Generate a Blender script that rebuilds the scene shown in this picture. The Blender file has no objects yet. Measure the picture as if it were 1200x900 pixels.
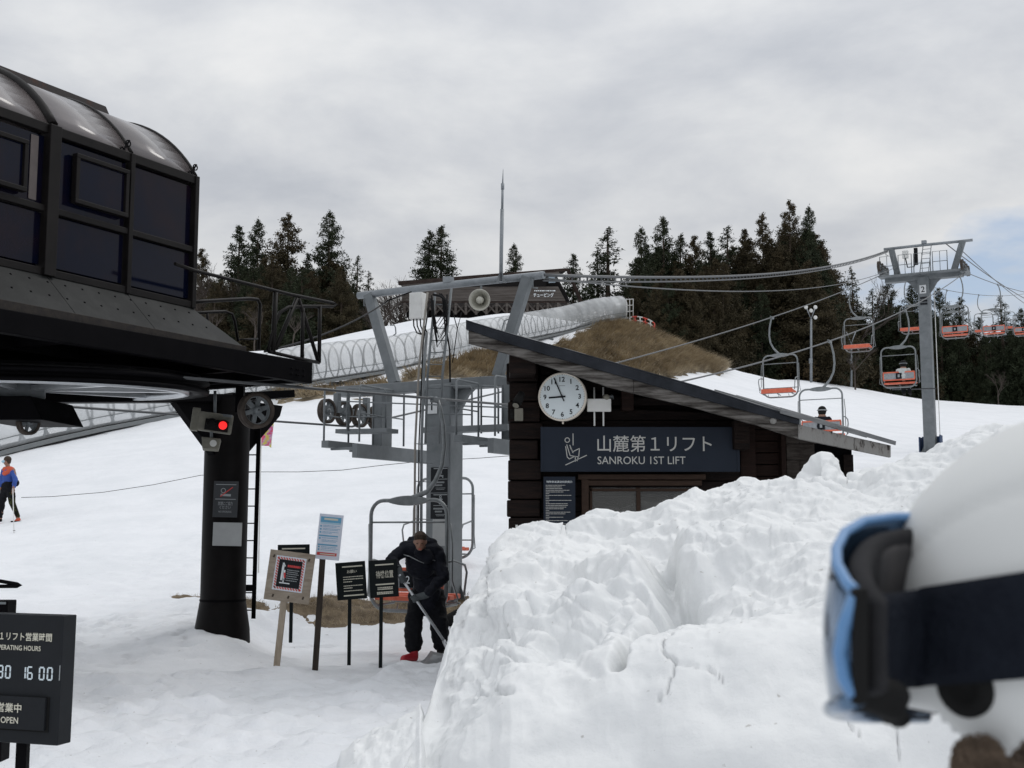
import bpy, bmesh, math, random
import numpy as np
from mathutils import Vector, Matrix
random.seed(7)
RNG = np.random.default_rng(11)
S = bpy.context.scene
COL = S.collection
PI = math.pi

# ------------------------------------------------------------------ camera
F = 1450.0                       # focal length in photo pixels (photo is 1200 x 900)
EYE = 1.6
TH = math.atan(172/F)            # upward tilt
CT, ST = math.cos(TH), math.sin(TH)
cd = bpy.data.cameras.new('camera'); cam = bpy.data.objects.new('camera', cd); COL.objects.link(cam)
cam.location = (0, 0, EYE); cam.rotation_euler = (PI/2+TH, 0, 0)
cd.sensor_width = 36; cd.lens = 36*F/1200
cd.clip_start = 0.05; cd.clip_end = 6000
cd.dof.use_dof = True; cd.dof.focus_distance = 15; cd.dof.aperture_fstop = 12
S.camera = cam

# ------------------------------------------------------------------ view, sky, sun
S.view_settings.view_transform = 'Standard'; S.view_settings.look = 'None'
S.view_settings.exposure = -0.09; S.view_settings.gamma = 1
S.cycles.max_bounces = 8; S.cycles.transparent_max_bounces = 24
SUN_EL, SUN_AZ = math.radians(54), math.radians(50)     # azimuth measured from +Y towards +X
w = bpy.data.worlds.new('World'); S.world = w; w.use_nodes = True
nt = w.node_tree; N = nt.nodes; LK = nt.links; N.clear()
wo = N.new('ShaderNodeOutputWorld'); bg = N.new('ShaderNodeBackground'); LK.new(bg.outputs[0], wo.inputs[0])
bg.inputs[1].default_value = 0.1
sky = N.new('ShaderNodeTexSky'); sky.sky_type = 'NISHITA'; sky.sun_disc = False
sky.sun_elevation = SUN_EL; sky.sun_rotation = SUN_AZ
tc = N.new('ShaderNodeTexCoord'); sep = N.new('ShaderNodeSeparateXYZ'); LK.new(tc.outputs['Generated'], sep.inputs[0])
def wmath(op, a, b=None, clamp=False):
    n = N.new('ShaderNodeMath'); n.operation = op; n.use_clamp = clamp
    for i, q in enumerate((a, b)):
        if q is None: continue
        if isinstance(q, (int, float)): n.inputs[i].default_value = q
        else: LK.new(q, n.inputs[i])
    return n.outputs[0]
zz = wmath('ADD', wmath('MAXIMUM', sep.outputs[2], 0.0), 0.24)
cx = wmath('DIVIDE', sep.outputs[0], zz); cy = wmath('DIVIDE', sep.outputs[1], zz)
cmb = N.new('ShaderNodeCombineXYZ'); LK.new(cx, cmb.inputs[0]); LK.new(cy, cmb.inputs[1])
def wnoise(scale, detail, rough, loc, sc=(1,1,1), dist=0.0):
    mp = N.new('ShaderNodeMapping'); mp.inputs['Location'].default_value = loc; mp.inputs['Scale'].default_value = sc
    LK.new(cmb.outputs[0], mp.inputs[0])
    n = N.new('ShaderNodeTexNoise'); n.inputs['Scale'].default_value = scale; n.inputs['Detail'].default_value = detail
    n.inputs['Roughness'].default_value = rough; n.inputs['Distortion'].default_value = dist
    LK.new(mp.outputs[0], n.inputs['Vector']); return n.outputs[0]
def wramp(x, stops):
    r = N.new('ShaderNodeValToRGB'); LK.new(x, r.inputs[0])
    e = r.color_ramp.elements
    while len(e) > 1: e.remove(e[-1])
    e[0].position, e[0].color = stops[0][0], (*stops[0][1], 1)
    for p, c in stops[1:]:
        q = e.new(p); q.color = (*c, 1)
    return r.outputs[0]
n1 = wnoise(2.7, 8, 0.54, (3.1, 1.7, 0), dist=0.2)
n2 = wnoise(0.55, 4, 0.5, (7.3, 2.2, 0))
dens = wmath('ADD', wmath('MULTIPLY', n1, 0.66), wmath('MULTIPLY', n2, 0.34))
CL = 1.13
cloud = wramp(dens, [(0.36, (7.9*CL, 7.95*CL, 8.0*CL)), (0.44, (7.0*CL, 7.15*CL, 7.35*CL)), (0.51, (6.1*CL, 6.3*CL, 6.65*CL)), (0.58, (5.3*CL, 5.55*CL, 6.0*CL)), (0.66, (4.7*CL, 4.95*CL, 5.45*CL))])
# blue gaps low over the horizon on the right
gx = wmath('MULTIPLY', wmath('SUBTRACT', wmath('DIVIDE', sep.outputs[0], wmath('MAXIMUM', sep.outputs[1], 0.05)), 0.40), 6.5)
gz = wmath('MULTIPLY', wmath('SUBTRACT', sep.outputs[2], 0.185), 24.0)
gg = wmath('SUBTRACT', 1.0, wmath('ADD', wmath('MULTIPLY', gx, gx), wmath('MULTIPLY', gz, gz)))
n3 = wnoise(2.6, 5, 0.55, (1.0, 9.0, 0))
gap = wmath('MULTIPLY', wmath('ADD', wmath('MULTIPLY', gg, 0.8), wmath('MULTIPLY', wmath('SUBTRACT', n3, 0.5), 5.0)), 1.1, True)
front = wmath('GREATER_THAN', sep.outputs[1], 0.05)
gap = wmath('MULTIPLY', gap, front)
mixg = N.new('ShaderNodeMix'); mixg.data_type = 'RGBA'
grad = wmath('ADD', wmath('MULTIPLY', wmath('MAXIMUM', sep.outputs[2], 0.0), 0.82), 0.72)
vm = N.new('ShaderNodeVectorMath'); vm.operation = 'SCALE'; LK.new(cloud, vm.inputs[0]); LK.new(grad, vm.inputs['Scale'])
LK.new(gap, mixg.inputs['Factor']); LK.new(vm.outputs[0], mixg.inputs['A']); LK.new(sky.outputs[0], mixg.inputs['B'])
skyb = N.new('ShaderNodeMix'); skyb.data_type = 'RGBA'; skyb.blend_type = 'MIX'
skyb.inputs['Factor'].default_value = 0.45
LK.new(sky.outputs[0], skyb.inputs['A']); skyb.inputs['B'].default_value = (5.2, 6.0, 7.4, 1)
LK.new(skyb.outputs['Result'], mixg.inputs['B'])
LK.new(mixg.outputs['Result'], bg.inputs[0])
sl = bpy.data.lights.new('sun', 'SUN'); sl.energy = 0.8; sl.angle = math.radians(26); sl.color = (1, .97, .93)
so = bpy.data.objects.new('sun', sl); COL.objects.link(so)
sd = Vector((math.sin(SUN_AZ)*math.cos(SUN_EL), math.cos(SUN_AZ)*math.cos(SUN_EL), math.sin(SUN_EL)))
so.rotation_euler = sd.to_track_quat('Z', 'Y').to_euler()
so.location = (0, 0, 60)

# ------------------------------------------------------------------ geometry of the place
def ray(px, py):
    u, v = (px-600)/F, (450-py)/F
    return Vector((u, CT - v*ST, ST + v*CT))
def at(px, py, d):
    """the point of the place that stands d metres ahead of the camera and is seen at photo pixel px, py"""
    r = ray(px, py); k = d/r.y
    return Vector((r.x*k, d, EYE + r.z*k))
def zat(x, y, py):
    v = (450-py)/F
    return EYE + y*(ST + v*CT)/(CT - v*ST)
LV = Vector((0.482, 0.876, 0)).normalized()      # the lift line, uphill
RV = Vector((LV.y, -LV.x, 0))                     # across the line
LYAW = math.atan2(RV.y, RV.x)
T1 = Vector((-1.085, 19.93, 0)); T2 = Vector((19.3, 57.0, 0))
def W(s, a, z):
    p = T1 + LV*s + RV*a; return Vector((p.x, p.y, z))
def on_plane(px, py, a):
    """where the line of sight meets the vertical plane along the lift at offset a; returns the point"""
    r = ray(px, py); o = Vector((0, 0, EYE)); p0 = T1 + RV*a
    t = (p0-o).dot(RV)/r.dot(RV)
    return o + r*t
def sa(p):
    q = p - T1; return q.dot(LV), q.dot(RV), p.z

# ------------------------------------------------------------------ numpy noise
def _h(ix, iy, iz, seed):
    n = (ix*374761393 + iy*668265263 + iz*2147483647 + seed*974634777) & 0xffffffff
    n = ((n ^ (n >> 13))*1274126177) & 0xffffffff
    n = ((n ^ (n >> 16))*2246822519) & 0xffffffff
    return ((n ^ (n >> 15)) & 0xffffff)/float(0xffffff)
def vnoise(x, y, z, seed=0):
    x = np.asarray(x, float); y = np.asarray(y, float); z = np.asarray(z, float)+0*x
    i, j, k = np.floor(x).astype(np.int64), np.floor(y).astype(np.int64), np.floor(z).astype(np.int64)
    fx, fy, fz = x-i, y-j, z-k
    fx, fy, fz = fx*fx*fx*(fx*(fx*6-15)+10), fy*fy*fy*(fy*(fy*6-15)+10), fz*fz*fz*(fz*(fz*6-15)+10)
    r = 0
    for a in (0, 1):
        for b in (0, 1):
            for c in (0, 1):
                wgt = (fx if a else 1-fx)*(fy if b else 1-fy)*(fz if c else 1-fz)
                r = r + wgt*_h(i+a, j+b, k+c, seed)
    return r*2-1
def fbm(x, y, z, octv=4, seed=0, gain=.5):
    r = 0; a = 1
    for o in range(octv):
        r = r + a*vnoise(x*2**o, y*2**o, z*2**o, seed+o*17); a *= gain
    return r
def worley(x, y, z, seed=0):
    i, j, k = np.floor(x).astype(np.int64), np.floor(y).astype(np.int64), np.floor(z).astype(np.int64)
    b1 = np.full(x.shape, 9.0); b2 = np.full(x.shape, 9.0)
    for a in (-1, 0, 1):
        for b in (-1, 0, 1):
            for c in (-1, 0, 1):
                cx_, cy_, cz_ = i+a, j+b, k+c
                d = (cx_+_h(cx_, cy_, cz_, seed)-x)**2 + (cy_+_h(cx_, cy_, cz_, seed+5)-y)**2 + (cz_+_h(cx_, cy_, cz_, seed+9)-z)**2
                b2 = np.where(d < b1, b1, np.minimum(b2, d)); b1 = np.minimum(b1, d)
    return np.sqrt(b1), np.sqrt(b2)

# ------------------------------------------------------------------ materials
def newmat(name):
    m = bpy.data.materials.new(name); m.use_nodes = True
    return m, m.node_tree, m.node_tree.nodes['Principled BSDF']
def mat(name, c, rough=.6, metal=0.0, c2=None, scale=6.0, bump=0.0, bscale=None, stretch=(1,1,1), spec=.5, emit=None, alpha=None, contrast=(.35,.65), c3=None):
    m, t, b = newmat(name)
    if spec == .5 and max(c) < .09: spec = .12
    b.inputs['Base Color'].default_value = (*c, 1); b.inputs['Roughness'].default_value = rough
    b.inputs['Metallic'].default_value = metal; b.inputs['Specular IOR Level'].default_value = spec
    tc = t.nodes.new('ShaderNodeTexCoord'); mp = t.nodes.new('ShaderNodeMapping')
    mp.inputs['Scale'].default_value = stretch; t.links.new(tc.outputs['Object'], mp.inputs[0])
    if c2 is not None:
        n = t.nodes.new('ShaderNodeTexNoise'); n.inputs['Scale'].default_value = scale; n.inputs['Detail'].default_value = 6
        n.inputs['Roughness'].default_value = .65
        t.links.new(mp.outputs[0], n.inputs['Vector'])
        r = t.nodes.new('ShaderNodeValToRGB'); t.links.new(n.outputs[0], r.inputs[0])
        r.color_ramp.elements[0].position = contrast[0]; r.color_ramp.elements[1].position = contrast[1]
        r.color_ramp.elements[0].color = (*c, 1); r.color_ramp.elements[1].color = (*c2, 1)
        if c3 is not None:
            e = r.color_ramp.elements.new(.5*(contrast[0]+contrast[1])); e.color = (*c3, 1)
        t.links.new(r.outputs[0], b.inputs['Base Color'])
        rr = t.nodes.new('ShaderNodeMapRange'); rr.inputs['To Min'].default_value = max(0, rough-.12); rr.inputs['To Max'].default_value = min(1, rough+.12)
        t.links.new(n.outputs[0], rr.inputs['Value']); t.links.new(rr.outputs[0], b.inputs['Roughness'])
    if bump:
        n2 = t.nodes.new('ShaderNodeTexNoise'); n2.inputs['Scale'].default_value = bscale or scale*3; n2.inputs['Detail'].default_value = 5
        t.links.new(mp.outputs[0], n2.inputs['Vector'])
        bp = t.nodes.new('ShaderNodeBump'); bp.inputs['Strength'].default_value = bump; bp.inputs['Distance'].default_value = .02
        t.links.new(n2.outputs[0], bp.inputs['Height']); t.links.new(bp.outputs[0], b.inputs['Normal'])
    if emit:
        b.inputs['Emission Color'].default_value = (*emit[0], 1); b.inputs['Emission Strength'].default_value = emit[1]
    if alpha is not None: b.inputs['Alpha'].default_value = alpha
    return m
M = {}
def snow_mat(name, base, base2, scales, strength, dist, sss=0.0):
    m, t, b = newmat(name)
    b.inputs['Roughness'].default_value = .7; b.inputs['Specular IOR Level'].default_value = .25
    if sss:
        b.inputs['Subsurface Weight'].default_value = sss; b.inputs['Subsurface Radius'].default_value = (1, 1.1, 1.25); b.inputs['Subsurface Scale'].default_value = .03
    g = t.nodes.new('ShaderNodeNewGeometry')
    n = t.nodes.new('ShaderNodeTexNoise'); n.inputs['Scale'].default_value = .6; n.inputs['Detail'].default_value = 8; n.inputs['Roughness'].default_value = .7
    t.links.new(g.outputs['Position'], n.inputs['Vector'])
    r = t.nodes.new('ShaderNodeValToRGB'); t.links.new(n.outputs[0], r.inputs[0])
    r.color_ramp.elements[0].position = .38; r.color_ramp.elements[1].position = .6
    r.color_ramp.elements[0].color = (*base2, 1); r.color_ramp.elements[1].color = (*base, 1)
    nd = t.nodes.new('ShaderNodeTexNoise'); nd.inputs['Scale'].default_value = 22; nd.inputs['Detail'].default_value = 3; t.links.new(g.outputs['Position'], nd.inputs['Vector'])
    md = t.nodes.new('ShaderNodeMapRange'); md.inputs['From Min'].default_value = .70; md.inputs['From Max'].default_value = .76; md.inputs['To Max'].default_value = .55
    t.links.new(nd.outputs[0], md.inputs['Value'])
    mc = t.nodes.new('ShaderNodeMix'); mc.data_type = 'RGBA'; mc.inputs['B'].default_value = (.30, .28, .25, 1)
    t.links.new(md.outputs[0], mc.inputs['Factor']); t.links.new(r.outputs[0], mc.inputs['A']); t.links.new(mc.outputs['Result'], b.inputs['Base Color'])
    prev = None
    for sc_, st_, di_ in zip(scales, strength, dist):
        nn = t.nodes.new('ShaderNodeTexNoise'); nn.inputs['Scale'].default_value = sc_; nn.inputs['Detail'].default_value = 6; nn.inputs['Roughness'].default_value = .6
        t.links.new(g.outputs['Position'], nn.inputs['Vector'])
        bp = t.nodes.new('ShaderNodeBump'); bp.inputs['Strength'].default_value = st_; bp.inputs['Distance'].default_value = di_
        t.links.new(nn.outputs[0], bp.inputs['Height'])
        if prev: t.links.new(prev.outputs[0], bp.inputs['Normal'])
        prev = bp
    t.links.new(prev.outputs[0], b.inputs['Normal'])
    return m
M['snow'] = snow_mat('snow', (.80, .815, .84), (.74, .76, .785), (1.6, 6, 26), (.35, .4, .35), (.10, .045, .012))
M['snow_pile'] = snow_mat('snow_pile', (.80, .81, .81), (.74, .755, .76), (7, 30, 110), (.3, .4, .4), (.03, .008, .0025), sss=.0)
M['steel'] = mat('galvanised_steel', (.13,.145,.152), .6, .25, (.19,.205,.215), 3, .05)
M['steel_light'] = mat('galvanised_light', (.20,.22,.235), .5, .35, (.28,.30,.32), 6, .03)
M['steel_chair'] = mat('chair_steel', (.16,.175,.18), .45, .4, (.24,.255,.26), 9, .02)
M['black_paint'] = mat('black_paint', (.0018,.0017,.0024), .6, 0, (.0035,.0032,.004), 5, .05, spec=.05)
M['brown_paint'] = mat('dark_brown_frame', (.006,.0052,.0052), .5, .0, (.011,.0095,.009), 4, .02, spec=.14)
M['pole_paint'] = mat('pole_brown_black', (.003,.0026,.0028), .5, 0, (.007,.0058,.0058), 4, .04, spec=.1)
M['skirt'] = mat('skirt_panel', (.018,.019,.019), .6, 0, (.040,.041,.040), 2.5, .05, c3=(.026,.027,.0265))
M['trim'] = mat('skirt_trim', (.032,.027,.023), .6, 0, (.02,.018,.018), 14, .15)
M['rubber'] = mat('rubber', (.012,.012,.012), .8)
M['tyre'] = mat('worn_sheave_rubber', (.045,.038,.033), .75, 0, (.085,.07,.06), 12, .1)
M['orange'] = mat('orange_seat', (.55,.10,.05), .5, 0, (.72,.17,.09), 7, .03)
M['grey_mesh'] = mat('grey_backrest', (.22,.235,.25), .6, 0, (.32,.335,.35), 20)
M['cable'] = mat('steel_rope', (.10,.105,.11), .5, .5)
M['black_cable'] = mat('black_cable', (.01,.01,.011), .6)
M['white'] = mat('white_paint', (.70,.70,.68), .5, 0, (.60,.60,.58), 5)
M['white_sign'] = mat('white_sign', (.62,.64,.65), .5, 0, (.55,.57,.58), 3)
M['pole_sign_white'] = mat('pale_panel', (.30,.31,.31), .5, 0, (.36,.37,.37), 3)
M['charcoal'] = mat('charcoal_sign', (.013,.0145,.017), .55, 0, (.018,.020,.023), 3)
M['navy'] = mat('hut_sign_navy', (.013,.018,.028), .42, 0, (.018,.024,.036), 2)
M['black_board'] = mat('black_board', (.004,.007,.008), .5, 0, (.008,.011,.012), 3)
M['letter'] = mat('letter_grey', (.42,.42,.40), .6)
M['letter_dim'] = mat('letter_dim', (.28,.30,.31), .6)
M['letter_cream'] = mat('letter_cream', (.62,.60,.50), .6)
M['letter_white'] = mat('letter_white', (.72,.76,.78), .6)
M['ink'] = mat('clock_ink', (.01,.012,.015), .5)
M['dial'] = mat('clock_dial', (.66,.72,.74), .45, 0, (.60,.66,.68), 2)
M['clock_rim'] = mat('clock_rim', (.66,.60,.52), .4)
M['red_ink'] = mat('red_ink', (.55,.04,.04), .5)
M['red_paint'] = mat('red_paint', (.55,.05,.03), .5)
M['blue_ink'] = mat('blue_ink', (.12,.36,.55), .5)
M['lightblue_ink'] = mat('pale_blue_ink', (.35,.58,.70), .5)
M['paper'] = mat('laminated_paper', (.62,.66,.76), .3, 0, (.68,.71,.78), 4)
M['log'] = mat('dark_log', (.006,.0042,.004), .7, 0, (.018,.011,.009), 5, .6, 16, stretch=(.6,3,6))
M['board_dark'] = mat('dark_board', (.0055,.004,.0038), .7, 0, (.014,.009,.008), 5, .5, 20, stretch=(.8,1,9))
M['reddish'] = mat('reddish_board', (.012,.0065,.0055), .65, 0, (.026,.014,.011), 6, .4, 20, stretch=(.8,1,9))
M['brown_frame'] = mat('brown_frame', (.030,.018,.013), .55, 0, (.045,.028,.020), 6, .2, 20, stretch=(1,1,6))
M['weathered'] = mat('weathered_wood', (.022,.019,.017), .85, 0, (.17,.16,.15), 7, .9, 14, stretch=(.35,2,3.4), contrast=(.38,.64), c3=(.085,.078,.072))
M['weathered2'] = mat('weathered_wood_pale', (.04,.036,.033), .85, 0, (.25,.245,.235), 8, .8, 14, stretch=(2.2,2,.8), contrast=(.36,.52), c3=(.22,.21,.20))
M['shingle'] = mat('shingle_boards', (.030,.024,.021), .8, 0, (.065,.056,.05), 6, .5, 20, stretch=(1,1,3))
M['roof_sheet'] = mat('grey_roofing', (.12,.125,.13), .7, 0, (.20,.205,.21), 5, .4, 18, stretch=(.6,4,4))
M['flashing'] = mat('black_flashing', (.012,.014,.018), .4, 0, (.025,.028,.035), 4)
M['plywood'] = mat('weathered_plywood', (.23,.185,.14), .8, 0, (.36,.31,.25), 4, .3, 20, stretch=(1,1,5))
M['stake_wood'] = mat('stake_wood', (.28,.23,.17), .8, 0, (.40,.34,.27), 6, .3, 20, stretch=(3,3,.6))
M['dark_stake'] = mat('dark_stake', (.035,.028,.024), .7, 0, (.06,.05,.042), 6, .3, 20, stretch=(3,3,.6))
M['grass'] = mat('dry_grass', (.12,.09,.06), .9, 0, (.62,.52,.37), .7, 0, c3=(.34,.275,.18), contrast=(.3,.7))
M['grass_soil'] = mat('dry_grass_thatch', (.09,.07,.045), .95, 0, (.30,.245,.165), 1.0, .6, 12, c3=(.18,.145,.095), contrast=(.3,.7))
M['soil'] = mat('bank_soil', (.09,.065,.04), .95, 0, (.22,.17,.11), 5.0, .8, 12)
M['bark'] = mat('bark', (.05,.038,.03), .9, 0, (.09,.07,.055), 8, .4, stretch=(4,4,.6))
M['twig'] = mat('bare_twigs', (.07,.058,.05), .9, 0, (.12,.10,.09), 2)
def foliage(name, a, b_, c_, sc):
    m = mat(name, a, .8, 0, b_, sc, c3=c_, contrast=(.32,.68), spec=.2); return m
M['cedar'] = foliage('cedar_green', (.016,.023,.013), (.066,.052,.027), (.030,.038,.019), .55)
M['cedar_brown'] = foliage('cedar_brown', (.021,.023,.013), (.110,.070,.036), (.056,.044,.023), .5)
M['skin'] = mat('skin', (.30,.165,.115), .55, 0, (.25,.13,.09), 20)
M['hair'] = mat('hair', (.035,.026,.02), .8, 0, (.085,.062,.048), 60, .8, 90)
M['black_cloth'] = mat('black_cloth', (.007,.008,.013), .85, 0, (.014,.0155,.023), 14, .5, 30, spec=.2)
M['trouser'] = mat('black_trousers', (.005,.0055,.0075), .85, 0, (.010,.011,.014), 14, .5, 30, spec=.2)
M['grey_glove'] = mat('grey_glove', (.07,.08,.085), .8, 0, (.10,.11,.115), 20)
M['shoe_red'] = mat('red_shoe', (.40,.02,.03), .55)
M['blue_cloth'] = mat('blue_top', (.02,.06,.28), .7, 0, (.03,.09,.36), 8, .3, 20)
M['red_cloth'] = mat('red_top', (.55,.09,.04), .7)
M['camo'] = mat('patterned_tights', (.008,.009,.006), .8, 0, (.07,.08,.03), 12, contrast=(.5,.6))
M['white_cloth'] = mat('pale_jacket', (.55,.57,.56), .8, 0, (.45,.47,.46), 10)
M['aluminium'] = mat('aluminium', (.50,.52,.54), .35, .7, (.60,.62,.64), 6)
M['lens_blue'] = mat('blue_lens', (.16,.22,.29), .10, .7, (.06,.13,.24), 3)
M['goggle_blue'] = mat('goggle_blue', (.075,.20,.42), .3, 0, (.12,.27,.50), 3)
M['helmet_white'] = mat('helmet_white', (.66,.67,.66), .45, 0, (.62,.63,.62), 3, .02)
M['strap'] = mat('elastic_strap', (.006,.008,.014), .8, 0, (.010,.013,.020), 60, .3, 200)
M['foam'] = mat('goggle_foam', (.018,.018,.020), .95, 0, (.03,.03,.032), 30)
M['foam_grey'] = mat('goggle_foam_grey', (.07,.066,.066), .95, 0, (.05,.05,.052), 20)
M['fur'] = mat('brown_hair', (.10,.065,.04), .9, 0, (.24,.17,.115), 40, 1.0, 120, stretch=(1,1,4))
M['signal_red'] = mat('red_signal', (.8,.02,.02), .4, emit=((1,.02,.02), 1.1))
M['signal_body'] = mat('signal_housing', (.13,.125,.10), .65, 0, (.20,.19,.155), 9, .2)
M['bluepad'] = mat('blue_pad', (.015,.035,.09), .7, 0, (.02,.05,.12), 5)
M['horn'] = mat('horn_cream', (.52,.51,.44), .5, 0, (.46,.45,.39), 4)
M['lodge'] = mat('lodge_boards', (.055,.046,.040), .85, 0, (.14,.125,.115), 2.2, .5, 12, stretch=(.15,1,3.5), contrast=(.3,.68))
M['lodge_roof'] = mat('lodge_roof', (.022,.014,.012), .6, 0, (.05,.036,.03), 2, .1)
M['lodge_dark'] = mat('lodge_dark', (.010,.009,.009), .8)
M['flag'] = mat('banner_print', (.75,.10,.20), .6, 0, (.75,.65,.15), 7, contrast=(.45,.55), c3=(.55,.35,.65))
M['interior'] = mat('room_wall', (.34,.30,.22), .8, 0, (.42,.38,.29), 3)
M['notice_grey'] = mat('notice_grey', (.045,.048,.052), .6, 0, (.055,.058,.062), 3)
M['lcd'] = mat('flap_digits', (.62,.70,.74), .5)
# glass
def glassy(name, c, rough, trans, tint=(1,1,1), gl=.5):
    m, t, b = newmat(name); t.nodes.remove(b)
    out = t.nodes['Material Output']
    g = t.nodes.new('ShaderNodeBsdfGlossy'); g.inputs['Roughness'].default_value = rough; g.inputs[0].default_value = (*tint, 1)
    tr = t.nodes.new('ShaderNodeBsdfTransparent'); tr.inputs[0].default_value = (*c, 1)
    df = t.nodes.new('ShaderNodeBsdfDiffuse'); df.inputs[0].default_value = (*c, 1)
    mx = t.nodes.new('ShaderNodeMixShader'); mx.inputs[0].default_value = trans
    t.links.new(df.outputs[0], mx.inputs[1]); t.links.new(tr.outputs[0], mx.inputs[2])
    fr = t.nodes.new('ShaderNodeFresnel'); fr.inputs[0].default_value = 1.45
    mm = t.nodes.new('ShaderNodeMath'); mm.operation = 'MULTIPLY_ADD'; mm.inputs[1].default_value = gl; mm.inputs[2].default_value = .02; mm.use_clamp = True
    t.links.new(fr.outputs[0], mm.inputs[0])
    m2 = t.nodes.new('ShaderNodeMixShader'); t.links.new(mm.outputs[0], m2.inputs[0]); t.links.new(mx.outputs[0], m2.inputs[1]); t.links.new(g.outputs[0], m2.inputs[2])
    t.links.new(m2.outputs[0], out.inputs[0]); return m
M['dark_glass'] = mat('tinted_glass', (.0025,.004,.013), .08, 0, (.014,.006,.008), .8, .012, 2, spec=.22, contrast=(.5,.75))  # reddish noise paints faint reflections into the blue tint
M['roof_glass'] = mat('vault_sheet', (.085,.073,.073), .2, 0, (.13,.112,.112), 1.5, .04, 2, stretch=(.4,.4,2.5), spec=.9)
M['window_glass'] = glassy('window_glass', (.72,.72,.70), .03, .96, gl=.5)
def tube_mat():
    m, t, b = newmat('tunnel_sheet'); out = t.nodes['Material Output']
    b.inputs['Base Color'].default_value = (.62,.64,.65,1); b.inputs['Roughness'].default_value = .35
    g = t.nodes.new('ShaderNodeNewGeometry')
    n = t.nodes.new('ShaderNodeTexNoise'); n.inputs['Scale'].default_value = .5; n.inputs['Detail'].default_value = 4; n.inputs['Roughness'].default_value = .55
    t.links.new(g.outputs['Position'], n.inputs['Vector'])
    r = t.nodes.new('ShaderNodeMapRange'); r.inputs['From Min'].default_value = .35; r.inputs['From Max'].default_value = .68
    r.inputs['To Min'].default_value = .34; r.inputs['To Max'].default_value = .66
    t.links.new(n.outputs[0], r.inputs['Value'])
    tr = t.nodes.new('ShaderNodeBsdfTransparent'); mx = t.nodes.new('ShaderNodeMixShader')
    t.links.new(r.outputs[0], mx.inputs[0]); t.links.new(tr.outputs[0], mx.inputs[1]); t.links.new(b.outputs[0], mx.inputs[2])
    t.links.new(mx.outputs[0], out.inputs[0]); return m
M['tunnel'] = tube_mat()
M['hoop'] = mat('hoop_grey', (.15,.165,.17), .6, 0, (.18,.19,.195), 3)

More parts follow.
